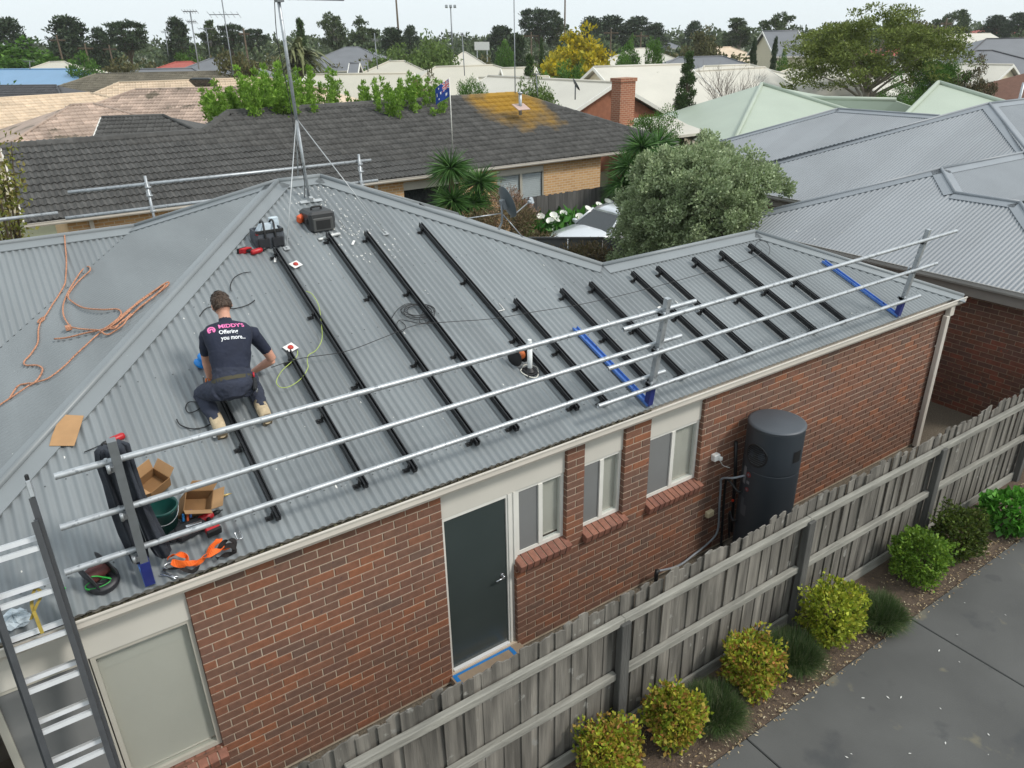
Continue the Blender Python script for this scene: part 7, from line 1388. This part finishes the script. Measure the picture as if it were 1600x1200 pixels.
# ================================================================== trees
bark = mat('bark', hexc(92, 80, 66), rough=0.95, var=0.25, bump=0.4); barkp = mat('bark_pale', hexc(150, 142, 130), rough=0.95, var=0.2)
LF = {'pine': leafmat('leaf_pine', g((42, 56, 38), (54, 70, 46), (66, 82, 54), (46, 62, 42)), trans=0.05), 'gum': leafmat('leaf_gum', g((58, 72, 44), (74, 90, 54), (88, 102, 64), (66, 80, 50)), trans=0.12),
      'round': leafmat('leaf_round', g((62, 96, 36), (82, 118, 46), (98, 134, 56), (70, 104, 40)), trans=0.25), 'spring': leafmat('leaf_spring', g((104, 142, 50), (128, 166, 64), (150, 184, 82), (92, 128, 46)), trans=0.35),
      'yellow': leafmat('leaf_gold', g((190, 168, 32), (206, 184, 46), (168, 158, 44), (140, 140, 46), (216, 196, 70)), trans=0.3), 'willow': leafmat('leaf_willow', g((84, 108, 52), (102, 124, 64), (116, 138, 74), (76, 98, 46)), trans=0.25),
      'wattle': leafmat('leaf_wattle', g((92, 106, 46), (112, 126, 58), (134, 146, 74), (82, 96, 44), (118, 124, 62)), trans=0.25), 'cone': leafmat('leaf_cone', g((52, 72, 40), (68, 90, 50), (82, 102, 58)), trans=0.1),
      'olive': leafmat('leaf_olive', g((88, 88, 54), (104, 102, 64), (76, 80, 48), (116, 108, 74)), trans=0.12), 'brown': leafmat('leaf_brown', g((70, 72, 46), (84, 84, 54), (112, 90, 66), (60, 64, 42), (150, 140, 110)), trans=0.1), 'palm': leafmat('leaf_palm', g((84, 94, 58), (104, 112, 72), (120, 120, 84)), trans=0.1), 'twig': leafmat('leaf_young', g((128, 134, 60), (112, 120, 56), (146, 140, 74), (120, 108, 66)), trans=0.25)}
def crown(kind, seed):
    """clump centres, radii and growth directions for a tree 10 high"""
    rng = np.random.default_rng(seed); C = []
    if kind == 'pine':
        for k in range(150):
            h = rng.uniform(0.12, 1.0); w_ = 3.6*(1-h)**0.55*(0.75+0.35*rng.uniform())+0.25; a = rng.uniform(0, 6.28); rr = w_*math.sqrt(rng.uniform(0.25, 1)); C.append((rr*math.cos(a), rr*math.sin(a), h*9.6, 0.75, 0.35))
    elif kind == 'umbrella':
        for k in range(110):
            h = rng.choice([0.62, 0.72, 0.82, 0.93], p=[.2, .25, .3, .25])+rng.normal(0, 0.02); w_ = {0: 3.3}.get(1, 3.4*(1.15-abs(h-0.78)*2.0)); a = rng.uniform(0, 6.28); rr = w_*math.sqrt(rng.uniform(0.1, 1)); C.append((rr*math.cos(a)+0.4*math.sin(h*30), rr*math.sin(a), h*10, 0.7, 0.28))
    elif kind == 'gum':
        for k in range(14):
            a = rng.uniform(0, 6.28); h = rng.uniform(0.45, 0.97); rr = rng.uniform(0.3, 2.5)*(1.15-abs(h-0.7)); cx_, cy_ = rr*math.cos(a), rr*math.sin(a)
            for j in range(8): C.append((cx_+rng.normal(0, 0.6), cy_+rng.normal(0, 0.6), h*10+rng.normal(0, 0.35), 0.55, 0.4))
    elif kind == 'cone':
        for k in range(150):
            h = rng.uniform(0.03, 0.99); w_ = 2.6*(1-h)**0.9+0.15; a = rng.uniform(0, 6.28); rr = w_*rng.uniform(0.5, 1.0); C.append((rr*math.cos(a), rr*math.sin(a), h*10-0.2*rr, 0.45, 0.4))
    elif kind == 'spring':
        for k in range(90):
            a = rng.uniform(0, 6.28); rr = 4.2*math.sqrt(rng.uniform(0, 1)); hh = 10*(1-0.02*rr)*rng.uniform(0.78, 1.0)
            for j in range(12): u = j/11; C.append((rr*math.cos(a)*(0.75+0.3*u), rr*math.sin(a)*(0.75+0.3*u), hh*(0.5+0.5*u), 0.36*(1.2-0.75*u), 0.9))
    elif kind == 'wattle':
        for k in range(60):
            d = rdir(1, rng)[0]; d[2] = abs(d[2])*1.0-0.25; rad = rng.uniform(0.6, 1.0); cx_, cy_, cz_ = d[0]*5.2*rad, d[1]*5.2*rad, 5.2+d[2]*4.3*rad
            for j in range(6): C.append((cx_+rng.normal(0, 0.75), cy_+rng.normal(0, 0.75), cz_+rng.normal(0, 0.35), 0.6, 0.42))
    elif kind == 'willow':
        for k in range(150):
            d = rdir(1, rng)[0]; d[2] = abs(d[2]); rad = rng.uniform(0.55, 1.0); C.append((d[0]*3.8*rad, d[1]*3.8*rad, 3.5+d[2]*6.2*rad*(0.85+0.3*rng.uniform()), 0.75, 1.15))
    else:
        for k in range(130):
            d = rdir(1, rng)[0]; rad = rng.uniform(0.55, 1.0)*(1+0.12*math.sin(5*d[0]+seed)+0.12*math.sin(6*d[2]+seed)); C.append((d[0]*4.0*rad, d[1]*4.0*rad, 5.6+d[2]*4.2*rad, 0.85, 0.7))
    return np.array(C), rng
PROTO = {}; SPAN = {}
def tree_meshes(kind, seed, nleaf=5200, leaf=0.42):
    key = (kind, seed)
    if key in PROTO: return PROTO[key]
    C, rng = crown({'yellow': 'round', 'olive': 'round', 'brown': 'round', 'bushy': 'round'}.get(kind, kind), seed); C[:, 2] *= 9.9/np.max(C[:, 2]+0.8*C[:, 3]*C[:, 4]); SPAN[key] = 2*np.percentile(np.hypot(C[:, 0], C[:, 1])+0.5*C[:, 3], 94); per = max(4, nleaf//len(C)); n = len(C)*per; D = rdir(n, rng); Q = np.repeat(C[:, :3], per, 0)+D*np.repeat(C[:, 3], per)[:, None]*rng.uniform(0.35, 1.1, (n, 1))*np.stack([np.ones(n), np.ones(n), np.repeat(C[:, 4], per)], 1)
    Q[:, 2] = np.maximum(Q[:, 2], 0.3); N = D*0.6+np.array([0, 0, 0.45 if kind != 'willow' else -1.0])
    if kind == 'spring': N = D*0.5+np.array([0, 0, 0.8])
    lw = 0.34 if kind in ('round', 'yellow', 'olive', 'brown') else 0.22; V, F = leaves(Q, N, leaf, leaf*lw, 0.55, rng=rng); me_c = from_np('tmp', V, F, LF[{'umbrella': 'pine', 'bushy': 'round'}.get(kind, kind)]); cm = me_c.data; bpy.data.objects.remove(me_c)
    mb = MB(); b = np.array([0, 0, 0]); tops = C[rng.choice(len(C), min(22, len(C)), replace=False)]; mb.tube([(0, 0, -0.2), (0.05, 0, 2.0), (0.0, 0.05, 4.5), (0.05, 0, 7.5 if kind in ('pine', 'cone', 'umbrella', 'gum') else 5.5)], [0.30, 0.24, 0.18, 0.06], 8)
    for c in tops: z0 = min(c[2]*0.6, 5.5); mb.tube(smooth_path([(0, 0, z0), (c[0]*0.45, c[1]*0.45, z0+(c[2]-z0)*0.6), (c[0]*0.9, c[1]*0.9, c[2])], 3), [0.12, 0.10, 0.09, 0.075, 0.06, 0.04, 0.02], 5)
    o = mb.build('tmp', barkp if kind in ('gum', 'wattle') else bark); tm = o.data; bpy.data.objects.remove(o); PROTO[key] = (tm, cm); return PROTO[key]
HSPAN = {'pine': 7.4, 'umbrella': 7.2, 'gum': 6.0, 'cone': 5.4, 'spring': 8.8, 'wattle': 11.2, 'willow': 8.6}
def tree(kind, label, px, top, wpx, d, seed=1, name=None, zbase=0.0, nleaf=5200, leaf=0.42, group='trees of the neighbourhood', cat='tree'):
    tm, cm = tree_meshes(kind, seed, nleaf, leaf); q = at_d(px, top, d); H = q.z-zbase; W_ = wpx*d/FPX; sx = W_/SPAN[(kind, seed)]; sz = H/(10.0 if kind != 'spring' else 10.2)
    t = thing(name or 'tree', label, cat, (q.x, q.y, zbase), group)
    for nm, me in (('trunk', tm), ('crown', cm)): o = bpy.data.objects.new(nm, me); COL.objects.link(o); o.parent = t
    t.scale = (sx, sx, sz); t.rotation_euler = (0, 0, (px*7 % 628)/100.0); return t
T_ = [('round', 'bushy bright green tree at the far left above the blue roof', 18, 60, 150, 78, 1), ('pine', 'dark conifer at the far left edge of the skyline', 8, 28, 75, 120, 1), ('pine', 'broad dark cypress, largest on the left skyline', 100, 25, 88, 118, 2), ('pine', 'dark pointed conifer right of the broad cypress', 153, 43, 46, 120, 1), ('umbrella', 'flat topped dark pine with bare trunk on the left skyline', 193, 33, 62, 112, 1),
      ('bushy', 'mid green bush behind the blue roof end', 128, 82, 60, 66, 3), ('olive', 'olive brown bush right of the mid green bush', 186, 88, 66, 64, 2), ('pine', 'rounded dark conifer behind the twin antenna poles', 273, 27, 52, 122, 2), ('bushy', 'light green hedge tree above the red roof at left', 290, 76, 70, 84, 1), ('gum', 'pale gum behind the antenna with cross bar', 322, 32, 38, 130, 1), ('umbrella', 'small flat topped pine right of the pale gum', 358, 38, 42, 132, 1), ('umbrella', 'small dark pine left of the mast top', 396, 46, 38, 140, 2),
      ('olive', 'brownish bush below the antenna with cross bar', 362, 79, 70, 60, 4), ('spring', 'leafy bright spring tree in front of the tiled roofs left of the mast', 412, 92, 205, 25, 1), ('spring', 'leafy bright spring tree right of the mast above the tiled ridge', 618, 108, 150, 26.5, 2), ('cone', 'dark narrow cypress top right of the mast', 467, 30, 30, 88, 1), ('gum', 'tall thin gum left of a twin on the centre skyline', 522, 20, 50, 140, 2), ('gum', 'tall open gum on the centre skyline', 566, 26, 44, 142, 3), ('pine', 'dark spreading pine behind the willows', 612, 43, 60, 135, 2), ('pine', 'small dark pine top left of the broad willow', 640, 40, 36, 140, 1),
      ('willow', 'broad light green willow right of the grey hip roof', 672, 42, 95, 66, 1), ('willow', 'lower olive willow left of the broad willow', 612, 64, 90, 68, 2), ('olive', 'dark reddish bush left of the flag', 672, 107, 60, 30, 1), ('bushy', 'dark round bush right of the flag', 735, 118, 62, 29, 5), ('yellow', 'golden yellow tree, brightest on the skyline', 905, 38, 112, 62, 1), ('pine', 'blue green conifer left of the golden tree', 808, 52, 40, 90, 2), ('cone', 'very narrow dark cypress left of the golden tree', 846, 60, 13, 66, 2), ('cone', 'pale green cone shaped bush below the narrow cypress', 827, 86, 32, 46, 1),
      ('willow', 'large rounded feathery bush behind the lichen roof end', 838, 103, 90, 30, 3), ('bushy', 'dark green bush left of the chimney house', 885, 93, 62, 48, 2), ('bushy', 'dark bushy tree by the golden tree foot', 905, 92, 36, 47, 1), ('umbrella', 'tall open pine on the skyline above the golden tree', 842, 14, 62, 150, 1), ('gum', 'grey gum beside the tall open pine', 868, 19, 36, 152, 1), ('pine', 'dark pine left of the flood light on the skyline', 782, 40, 60, 150, 2),
      ('bushy', 'small bright green tree near the white sign', 788, 63, 36, 80, 3), ('pine', 'dark macrocarpa in the long dark row, leftmost', 925, 26, 62, 170, 1), ('pine', 'dark macrocarpa in the long dark row, second', 955, 24, 70, 172, 2), ('pine', 'dark macrocarpa in the long dark row, third', 995, 26, 75, 172, 1), ('pine', 'dark macrocarpa in the long dark row, rightmost', 1025, 36, 48, 170, 2), ('bushy', 'round green tree right of the golden tree', 986, 55, 36, 74, 1), ('bushy', 'light green young tree below the dark row', 975, 70, 36, 56, 2), ('bushy', 'bright green tree left of the conifer', 1024, 58, 32, 60, 5), ('olive', 'mottled olive tree right of the crane', 1100, 42, 62, 90, 1), ('pine', 'dark far tree by the crane', 1085, 33, 40, 170, 1),
      ('cone', 'dense dark green conifer beside the cream gabled house', 1077, 80, 50, 35, 3), ('bushy', 'low spreading bush in front of the chimney house', 1030, 164, 95, 29, 4), ('pine', 'narrow dark cypress left of the two storey house', 1180, 60, 16, 66, 1), ('pine', 'narrow dark cypress before the two storey house', 1213, 58, 14, 64, 2), ('gum', 'grey far gum right of the mottled olive tree', 1160, 28, 60, 150, 1), ('gum', 'pale open gum left of the big feathery tree', 1222, 20, 60, 120, 2), ('bushy', 'small green tree beside the two storey house', 1226, 76, 22, 56, 3),
      ('wattle', 'very large feathery olive green tree at upper right', 1378, 4, 270, 42, 1), ('bushy', 'yellowish bushy tree under the right side of the feathery tree', 1470, 84, 84, 40, 6), ('bushy', 'mid green bush under the left side of the feathery tree', 1410, 110, 90, 38, 1), ('brown', 'dark glossy tree with brownish tips by the beige garage', 1530, 84, 72, 39, 1), ('gum', 'grey gum on the right horizon above the white building', 1485, 20, 44, 150, 2), ('gum', 'taller grey gum on the right horizon', 1510, 15, 40, 155, 1), ('pine', 'dark tree on the right horizon', 1560, 24, 66, 165, 1), ('olive', 'reddish brown tree left of the white building', 1465, 44, 34, 90, 3), ('pine', 'dark tree at the right edge of the horizon', 1596, 20, 62, 160, 2), ('bushy', 'green hedge in front of the white building', 1500, 62, 60, 80, 2), ('olive', 'grey olive trees far at right', 1440, 30, 60, 150, 4), ('bushy', 'green garden hedge below the beige garage', 1575, 134, 60, 44, 1)]
for kind, lb, px, top, wpx, d, sd in T_:
    big = d < 46; tree(kind, lb, px, top, wpx, d, sd if not big else sd+50, nleaf=(46000 if kind == 'spring' else 30000 if kind == 'wattle' else 16000) if big else 5200, leaf=(0.22 if kind != 'willow' else 0.30) if big else 0.46)
# palm with drooping fronds
pt = at_d(462, 52, 72); pl = thing('palm_tree', 'drooping palm right of the mast among the far trees', 'palm', (pt.x, pt.y, 0), 'trees of the neighbourhood'); V = []; F = []; rng = np.random.default_rng(3)
for k in range(160):
    a = rng.uniform(0, 6.28); el = rng.uniform(-0.2, 1.2); ln = rng.uniform(2.2, 3.4); d = np.array([math.cos(a)*math.cos(el), math.sin(a)*math.cos(el), math.sin(el)]); c = np.array((pt.x, pt.y, pt.z-2.2))+rng.normal(0, 0.5, 3); s = np.cross(d, (0, 0, 1)); s /= np.linalg.norm(s)+1e-6; i0 = len(V)
    for j in range(6):
        u = j/5; p = c+d*ln*u+np.array([0, 0, -1.9*u*u]); w_ = s*0.22*(1-0.8*u); V += [tuple(p-w_), tuple(p+w_)]
        if j: F.append((i0+2*j-2, i0+2*j-1, i0+2*j+1, i0+2*j))
from_np('fronds', V, F, LF['palm'], pl); mb = MB(); mb.tube([(pt.x, pt.y, 0), (pt.x, pt.y, pt.z-2.2)], [0.35, 0.28], 8); mb.build('trunk', bark, pl)
# bare tree
q = at_d(1150, 66, 38); bt = thing('bare_tree', 'leafless branching tree in front of the cream roofs at right', 'tree', (q.x, q.y, 0)); mb = MB(); rng = random.Random(5)
def branch(p, d, L, r, k):
    e = p+d*L; mb.tube([p, (p+e)/2+Vector((rng.uniform(-1, 1), rng.uniform(-1, 1), 0))*L*0.06, e], [r, r*0.8, r*0.6], 5)
    if k:
        for _ in range(3 if k > 1 else 2): branch(p+d*L*rng.uniform(0.55, 1.0), (d+Vector((rng.uniform(-1, 1), rng.uniform(-1, 1), rng.uniform(-0.1, 0.7)))*0.62).normalized(), L*rng.uniform(0.6, 0.85), r*0.55, k-1)
for _ in range(3): branch(Vector((q.x+rng.uniform(-.3, .3), q.y, 0)), Vector((rng.uniform(-.25, .25), rng.uniform(-.25, .25), 1)).normalized(), 1.9, 0.06, 5)
mb.build('branches', mat('bare_twig', hexc(122, 112, 104), rough=0.95, var=0.1), bt)
# young thin-leaved tree at the left edge
yt = thing('young_tree', 'young tree with sparse olive leaves at the left edge of the photo', 'tree', (-2.9, 13.4, 0)); mb = MB(); rng2 = np.random.default_rng(8); P = []
for k in range(13):
    a = rng2.uniform(0, 6.28); e = Vector((-2.9+0.85*math.cos(a)*rng2.uniform(0.2, 1), 13.4+0.85*math.sin(a)*rng2.uniform(0.2, 1), rng2.uniform(3.2, 5.0))); m_ = Vector((-2.9+0.2*math.cos(a), 13.4+0.2*math.sin(a), 1.8)); path = smooth_path([(-2.9, 13.4, -0.05), m_, e], 8); mb.tube(path, list(np.linspace(0.05, 0.008, len(path))), 5)
    for p in path[5:]:
        for _ in range(16): P.append(np.array(p)+rng2.normal(0, 0.10, 3))
mb.build('trunk', bark, yt); P = np.array(P); V, F = leaves(P, np.tile([0, 0, 0.6], (len(P), 1)), 0.10, 0.03, 0.9, rng=rng2); from_np('foliage', V, F, LF['twig'], yt)
bush('garden_bush', 'dark green bush in the shade under the left tree', (-3.2, 12.6, 1.2), (1.1, 0.9, 1.25), 5000, 0.11, 0.035, lf_dk, cat='bush')
# ================================================================== poles, aerials, wires, flag
def aerial(label, px, top, base_py, d, bars, lean=0.0, r=0.03):
    a = at_d(px, top, d); b = at_d(px+lean, base_py, d); t = thing('tv_aerial', label, 'antenna', (b.x, b.y, b.z), 'television aerials on far roofs'); mb = MB(); mb.tube([(b.x, b.y, 0.0 if b.z < 3 else b.z), a], r, 6); mb.build('pole', M['galv_dark'], t)
    for py, w_ in bars:
        f_ = (py-top)/max(1, base_py-top); c = a.lerp(b, f_); h = w_*d/FPX/2; mb = MB(); mb.tube([c-CR*h, c+CR*h+Vector((0, 0, 0.02*h))], r*0.7, 6)
        for k in range(6): p = c+CR*(h*(k/2.5-1)); mb.tube([p-CF*0.25, p+CF*0.25], r*0.35, 5)
        mb.build('boom', M['galv_dark'], t)
    return t
aerial('tall aerial with one long cross bar left of the mast', 345, -10, 118, 30, [(23, 46)], 20, 0.022); aerial('aerial with two short cross bars above the lichen roof', 297, 18, 108, 46, [(18, 22), (34, 14)], 14, 0.04)
aerial('small aerial above the blue roof', 46, 95, 108, 50, [(96, 18)], 1); aerial('aerial right of the twin cross bars', 322, 45, 88, 55, [(45, 24), (66, 12)], 6); aerial('thin aerial mid left before the dark conifer', 258, 49, 88, 60, [(50, 12)], 5); aerial('slender pole left of the cream roofs', 585, 52, 108, 50, [(63, 10)], 5, 0.035); aerial('small aerial below the willow', 574, 92, 112, 40, [(93, 9)], 1); aerial('thin aerial right of the flag on the cream roof', 722, 52, 118, 45, [(54, 4)], 4); aerial('aerial before the feathery bush', 838, 115, 150, 28, [(116, 14)], 2, 0.02); aerial('tall thin mast rising from the lichen roof end', 803, -8, 145, 25, [], 2, 0.018)
def pole(label, px, top, d, r=0.12, head=None, arm=0.0, base=0.0):
    a = at_d(px, top, d); t = thing('street_pole', label, 'pole', (a.x, a.y, 0), 'poles of the neighbourhood'); mb = MB(); mb.tube([(a.x, a.y, 0), a], [r, r*0.6], 8); mb.build('shaft', M['galv_dark'] if head else bark, t)
    if head: mb = MB(); [mb.obox(a+CR*(k*0.8), CR*0.3, CF*0.25, Vector((0, 0, 0.22))) for k in (-1.2, 0, 1.2)]; mb.build('lamp_head', M['galv'], t)
    if arm: mb = MB(); mb.obox(a-Vector((0, 0, 0.5)), CR*arm, CF*0.06, Vector((0, 0, 0.07))); mb.build('crossarm', bark, t)
    return t
pole('tall flood light pole on the centre skyline', 704, 10, 170, 0.22, True); pole('very tall slender mast rising out of the frame left of the flood light', 618, -12, 160, 0.3); pole('slender mast above the dark macrocarpa row', 883, -8, 190, 0.3); pole('wooden power pole right of the broad cypress', 88, 55, 80, 0.14, arm=0.8); pole('leaning wooden power pole before the cypress', 132, 68, 82, 0.13, arm=0.8); pole('power pole left of the flat topped pine', 170, 70, 90, 0.13, arm=0.8); pole('power pole before the dark macrocarpa row', 955, 45, 100, 0.14, arm=1.0); pole('power pole right of the round green tree', 1002, 50, 100, 0.14, arm=1.0); pole('power pole among the trees left of the golden tree', 830, 50, 100, 0.14, arm=1.0); pole('power pole between the right horizon trees', 1480, 28, 70, 0.12, arm=0.5); pole('pole behind the antennas left of the mast', 380, 44, 70, 0.12, arm=0.5)
def wire(label, pts, d, r=0.012, sag=0.6):
    P = [at_d(x, y, d) for x, y in pts]; mb = MB()
    for a, b in zip(P[:-1], P[1:]): mb.tube([a.lerp(b, t)-Vector((0, 0, sag*4*t*(1-t))) for t in np.linspace(0, 1, 9)], r, 4)
    return solo(mb, 'power_line', M['blackrub'], label, 'power line', 'overhead power lines')
for k, lb in enumerate(('upper overhead power line crossing the left skyline', 'lower overhead power line crossing the left skyline')): wire(lb, [(-40, 58+6*k), (88, 57+6*k), (250, 62+6*k), (400, 60+6*k)], 80, 0.02)
for k, lb in enumerate(('upper overhead power line before the dark macrocarpa row', 'lower overhead power line before the dark macrocarpa row')): wire(lb, [(700, 50+5*k), (830, 52+5*k), (955, 47+5*k), (1002, 52+5*k), (1150, 56+5*k)], 100, 0.022)
# flag on a pole
q = at_d(702, 122, 23); fl_ = thing('flag', 'blue flag with red and white cross corner on a white pole', 'flag', (q.x, q.y, 3.2)); mb = MB(); mb.tube([(q.x, q.y, 3.0), (q.x, q.y, q.z+0.02)], 0.016, 8); mb.build('flag_pole', M['whiteframe'], fl_)
FB, FR_, FW = mat('flag_blue', hexc(24, 62, 140), rough=0.8, var=0.1), mat('flag_red', hexc(196, 40, 56), rough=0.8, var=0.05), mat('flag_white', hexc(232, 232, 236), rough=0.8, var=0.03)
left = -CR
def fpt(u, v): # u along the fly 0..1, v up 0..1 ; cloth sags away from the pole
    wv = 0.05*math.sin(u*7)*u; return Vector((q.x, q.y, q.z))+left*(0.46*u)+CF*wv+Vector((0, 0, -0.52*(1-v)-0.46*u*(0.75+0.25*(1-v))*(0.9 if v > 0.5 else 0.55)))
def fpatch(u0, u1, v0, v1, m, nm, off=0.0, n=8):
    mb = MB(); N = 6; vs = [fpt(u0+(u1-u0)*i/n, v0+(v1-v0)*j/N)-CF*off for i in range(n+1) for j in range(N+1)]; mb.add(vs, [(i*(N+1)+j, (i+1)*(N+1)+j, (i+1)*(N+1)+j+1, i*(N+1)+j+1) for i in range(n) for j in range(N)], True); return mb.build(nm, m, fl_)
fpatch(0, 1, 0, 1, FB, 'cloth')
def fline(p0, p1, w_, m, off):
    mb = MB(); vs = []; n = 8; (a, b), (c, d) = p0, p1; L = math.hypot(c-a, d-b); ox, oy = -(d-b)/L*w_, (c-a)/L*w_
    for i in range(n+1): t = i/n; x, y = a+(c-a)*t, b+(d-b)*t; vs += [fpt(max(0, x-ox), min(1, max(0, y-oy)))-CF*off, fpt(max(0, x+ox), min(1, max(0, y+oy)))-CF*off]
    mb.add(vs, [(2*i, 2*i+1, 2*i+3, 2*i+2) for i in range(n)]); mb.build('flag_band', m, fl_)
for p0, p1 in (((0, 0.5), (0.5, 1)), ((0, 1), (0.5, 0.5))): fline(p0, p1, 0.045, FW, 0.004); fline(p0, p1, 0.018, FR_, 0.006)
for p0, p1 in (((0.25, 0.5), (0.25, 1)), ((0, 0.75), (0.5, 0.75))): fline(p0, p1, 0.06, FW, 0.008); fline(p0, p1, 0.033, FR_, 0.010)
for u, v, r_ in ((0.25, 0.22, 0.10), (0.75, 0.85, 0.05), (0.75, 0.15, 0.055), (0.62, 0.5, 0.05), (0.88, 0.55, 0.05)):
    mb = MB(); pts = [(u+r_*(1 if k % 2 == 0 else 0.45)*math.cos(k*math.pi/7+1.57), v+r_*1.2*(1 if k % 2 == 0 else 0.45)*math.sin(k*math.pi/7+1.57)) for k in range(14)]; mb.add([fpt(max(0, a), max(0, min(1, b)))-CF*0.012 for a, b in pts], [tuple(range(14))]); mb.build('star', FW, fl_)
# white sign board far off
q = at_d(753, 72, 120); sg = thing('sign_board', 'white sign board on posts near the centre skyline', 'sign', (q.x, q.y, 0)); mb = MB(); mb.obox(q, CR*1.2, CF*0.05, Vector((0, 0, 0.6))); mb.build('board', WALLW, sg)
for s in (-1, 1): mb = MB(); mb.box(q.x+s*0.8*CR.x-0.06, q.x+s*0.8*CR.x+0.06, q.y+s*0.8*CR.y-0.06, q.y+s*0.8*CR.y+0.06, 0, q.z-0.6); mb.build('post', M['galv'], sg)
# skylight on the cream roof, distant woods and hills
q = at_d(318, 130, 42); mb = MB(); mb.bbox(q, CR*0.66, CF*0.5, Vector((0, 0, 0.15)), 0.12); solo(mb, 'skylight', M['darkglass'], 'dark domed skylight on the cream tiled roof', 'skylight')
def wood(name, label, x0, x1, d0, d1, h0, h1, n, per, leaf, m, sd):
    """far belt of crowns that reads as one mass"""
    rng = np.random.default_rng(sd); P = []; N = []
    for k in range(n):
        px = x0+(x1-x0)*(k+rng.uniform())/n; d = rng.uniform(d0, d1); q = at_d(px, 60, d); h = rng.uniform(h0, h1); w_ = h*rng.uniform(0.35, 0.75); D = rdir(per, rng); D[:, 2] = np.abs(D[:, 2])*1.0-0.25; rad = rng.uniform(0.6, 1.0, (per, 1))*(1+0.15*np.sin(5*D[:, :1]+k)+0.12*np.sin(7*D[:, 1:2]+k*2))
        P.append(np.array([q.x, q.y, h*0.45])+D*rad*np.array([w_, w_, h*0.55])); N.append(D)
    P = np.concatenate(P); N = np.concatenate(N); P[:, 2] = np.maximum(P[:, 2], 0.2); V, F = leaves(P, N+np.array([0, 0, 0.4]), leaf, leaf*0.4, 0.6, rng=rng); return tag(from_np(name, V, F, m), label, 'woodland', kind='stuff')
wood('far_woodland', 'distant grey green line of trees along the whole skyline', -150, 1750, 210, 330, 5.5, 10.5, 260, 130, 1.15, LF['gum'], 2)
wood('far_woodland', 'mid distance dark trees between the far roofs', -150, 1750, 120, 190, 3.5, 8.0, 120, 130, 0.75, leafmat('leaf_mid_dark', g((62, 76, 50), (76, 92, 60), (90, 104, 70), (66, 80, 56)), trans=0.12), 3)
wood('garden_trees', 'far garden greenery between the distant roofs', -150, 1750, 85, 130, 2.0, 5.2, 110, 120, 0.5, LF['olive'], 5)
wood('garden_trees', 'nearer leafy garden greenery between the roofs', -100, 1700, 58, 85, 1.6, 4.2, 90, 120, 0.36, LF['round'], 9)
# ================================================================== the air
hz = MB(); hz.box(-490, 890, -70, 790, -1.2, 24); hzo = hz.build('haze', None); hzo.data.materials.clear()
hm = bpy.data.materials.new('haze_air'); hm.use_nodes = True; n = hm.node_tree.nodes; n.remove(n['Principled BSDF']); pv = n.new('ShaderNodeVolumePrincipled'); pv.inputs['Color'].default_value = (0.97, 0.985, 1.0, 1); pv.inputs['Density'].default_value = 0.00022; pv.inputs['Anisotropy'].default_value = 0.1
hm.node_tree.links.new(pv.outputs[0], n['Material Output'].inputs['Volume']); hzo.data.materials.append(hm); tag(hzo, 'thin pale haze in the air over the neighbourhood', 'haze', kind='stuff')
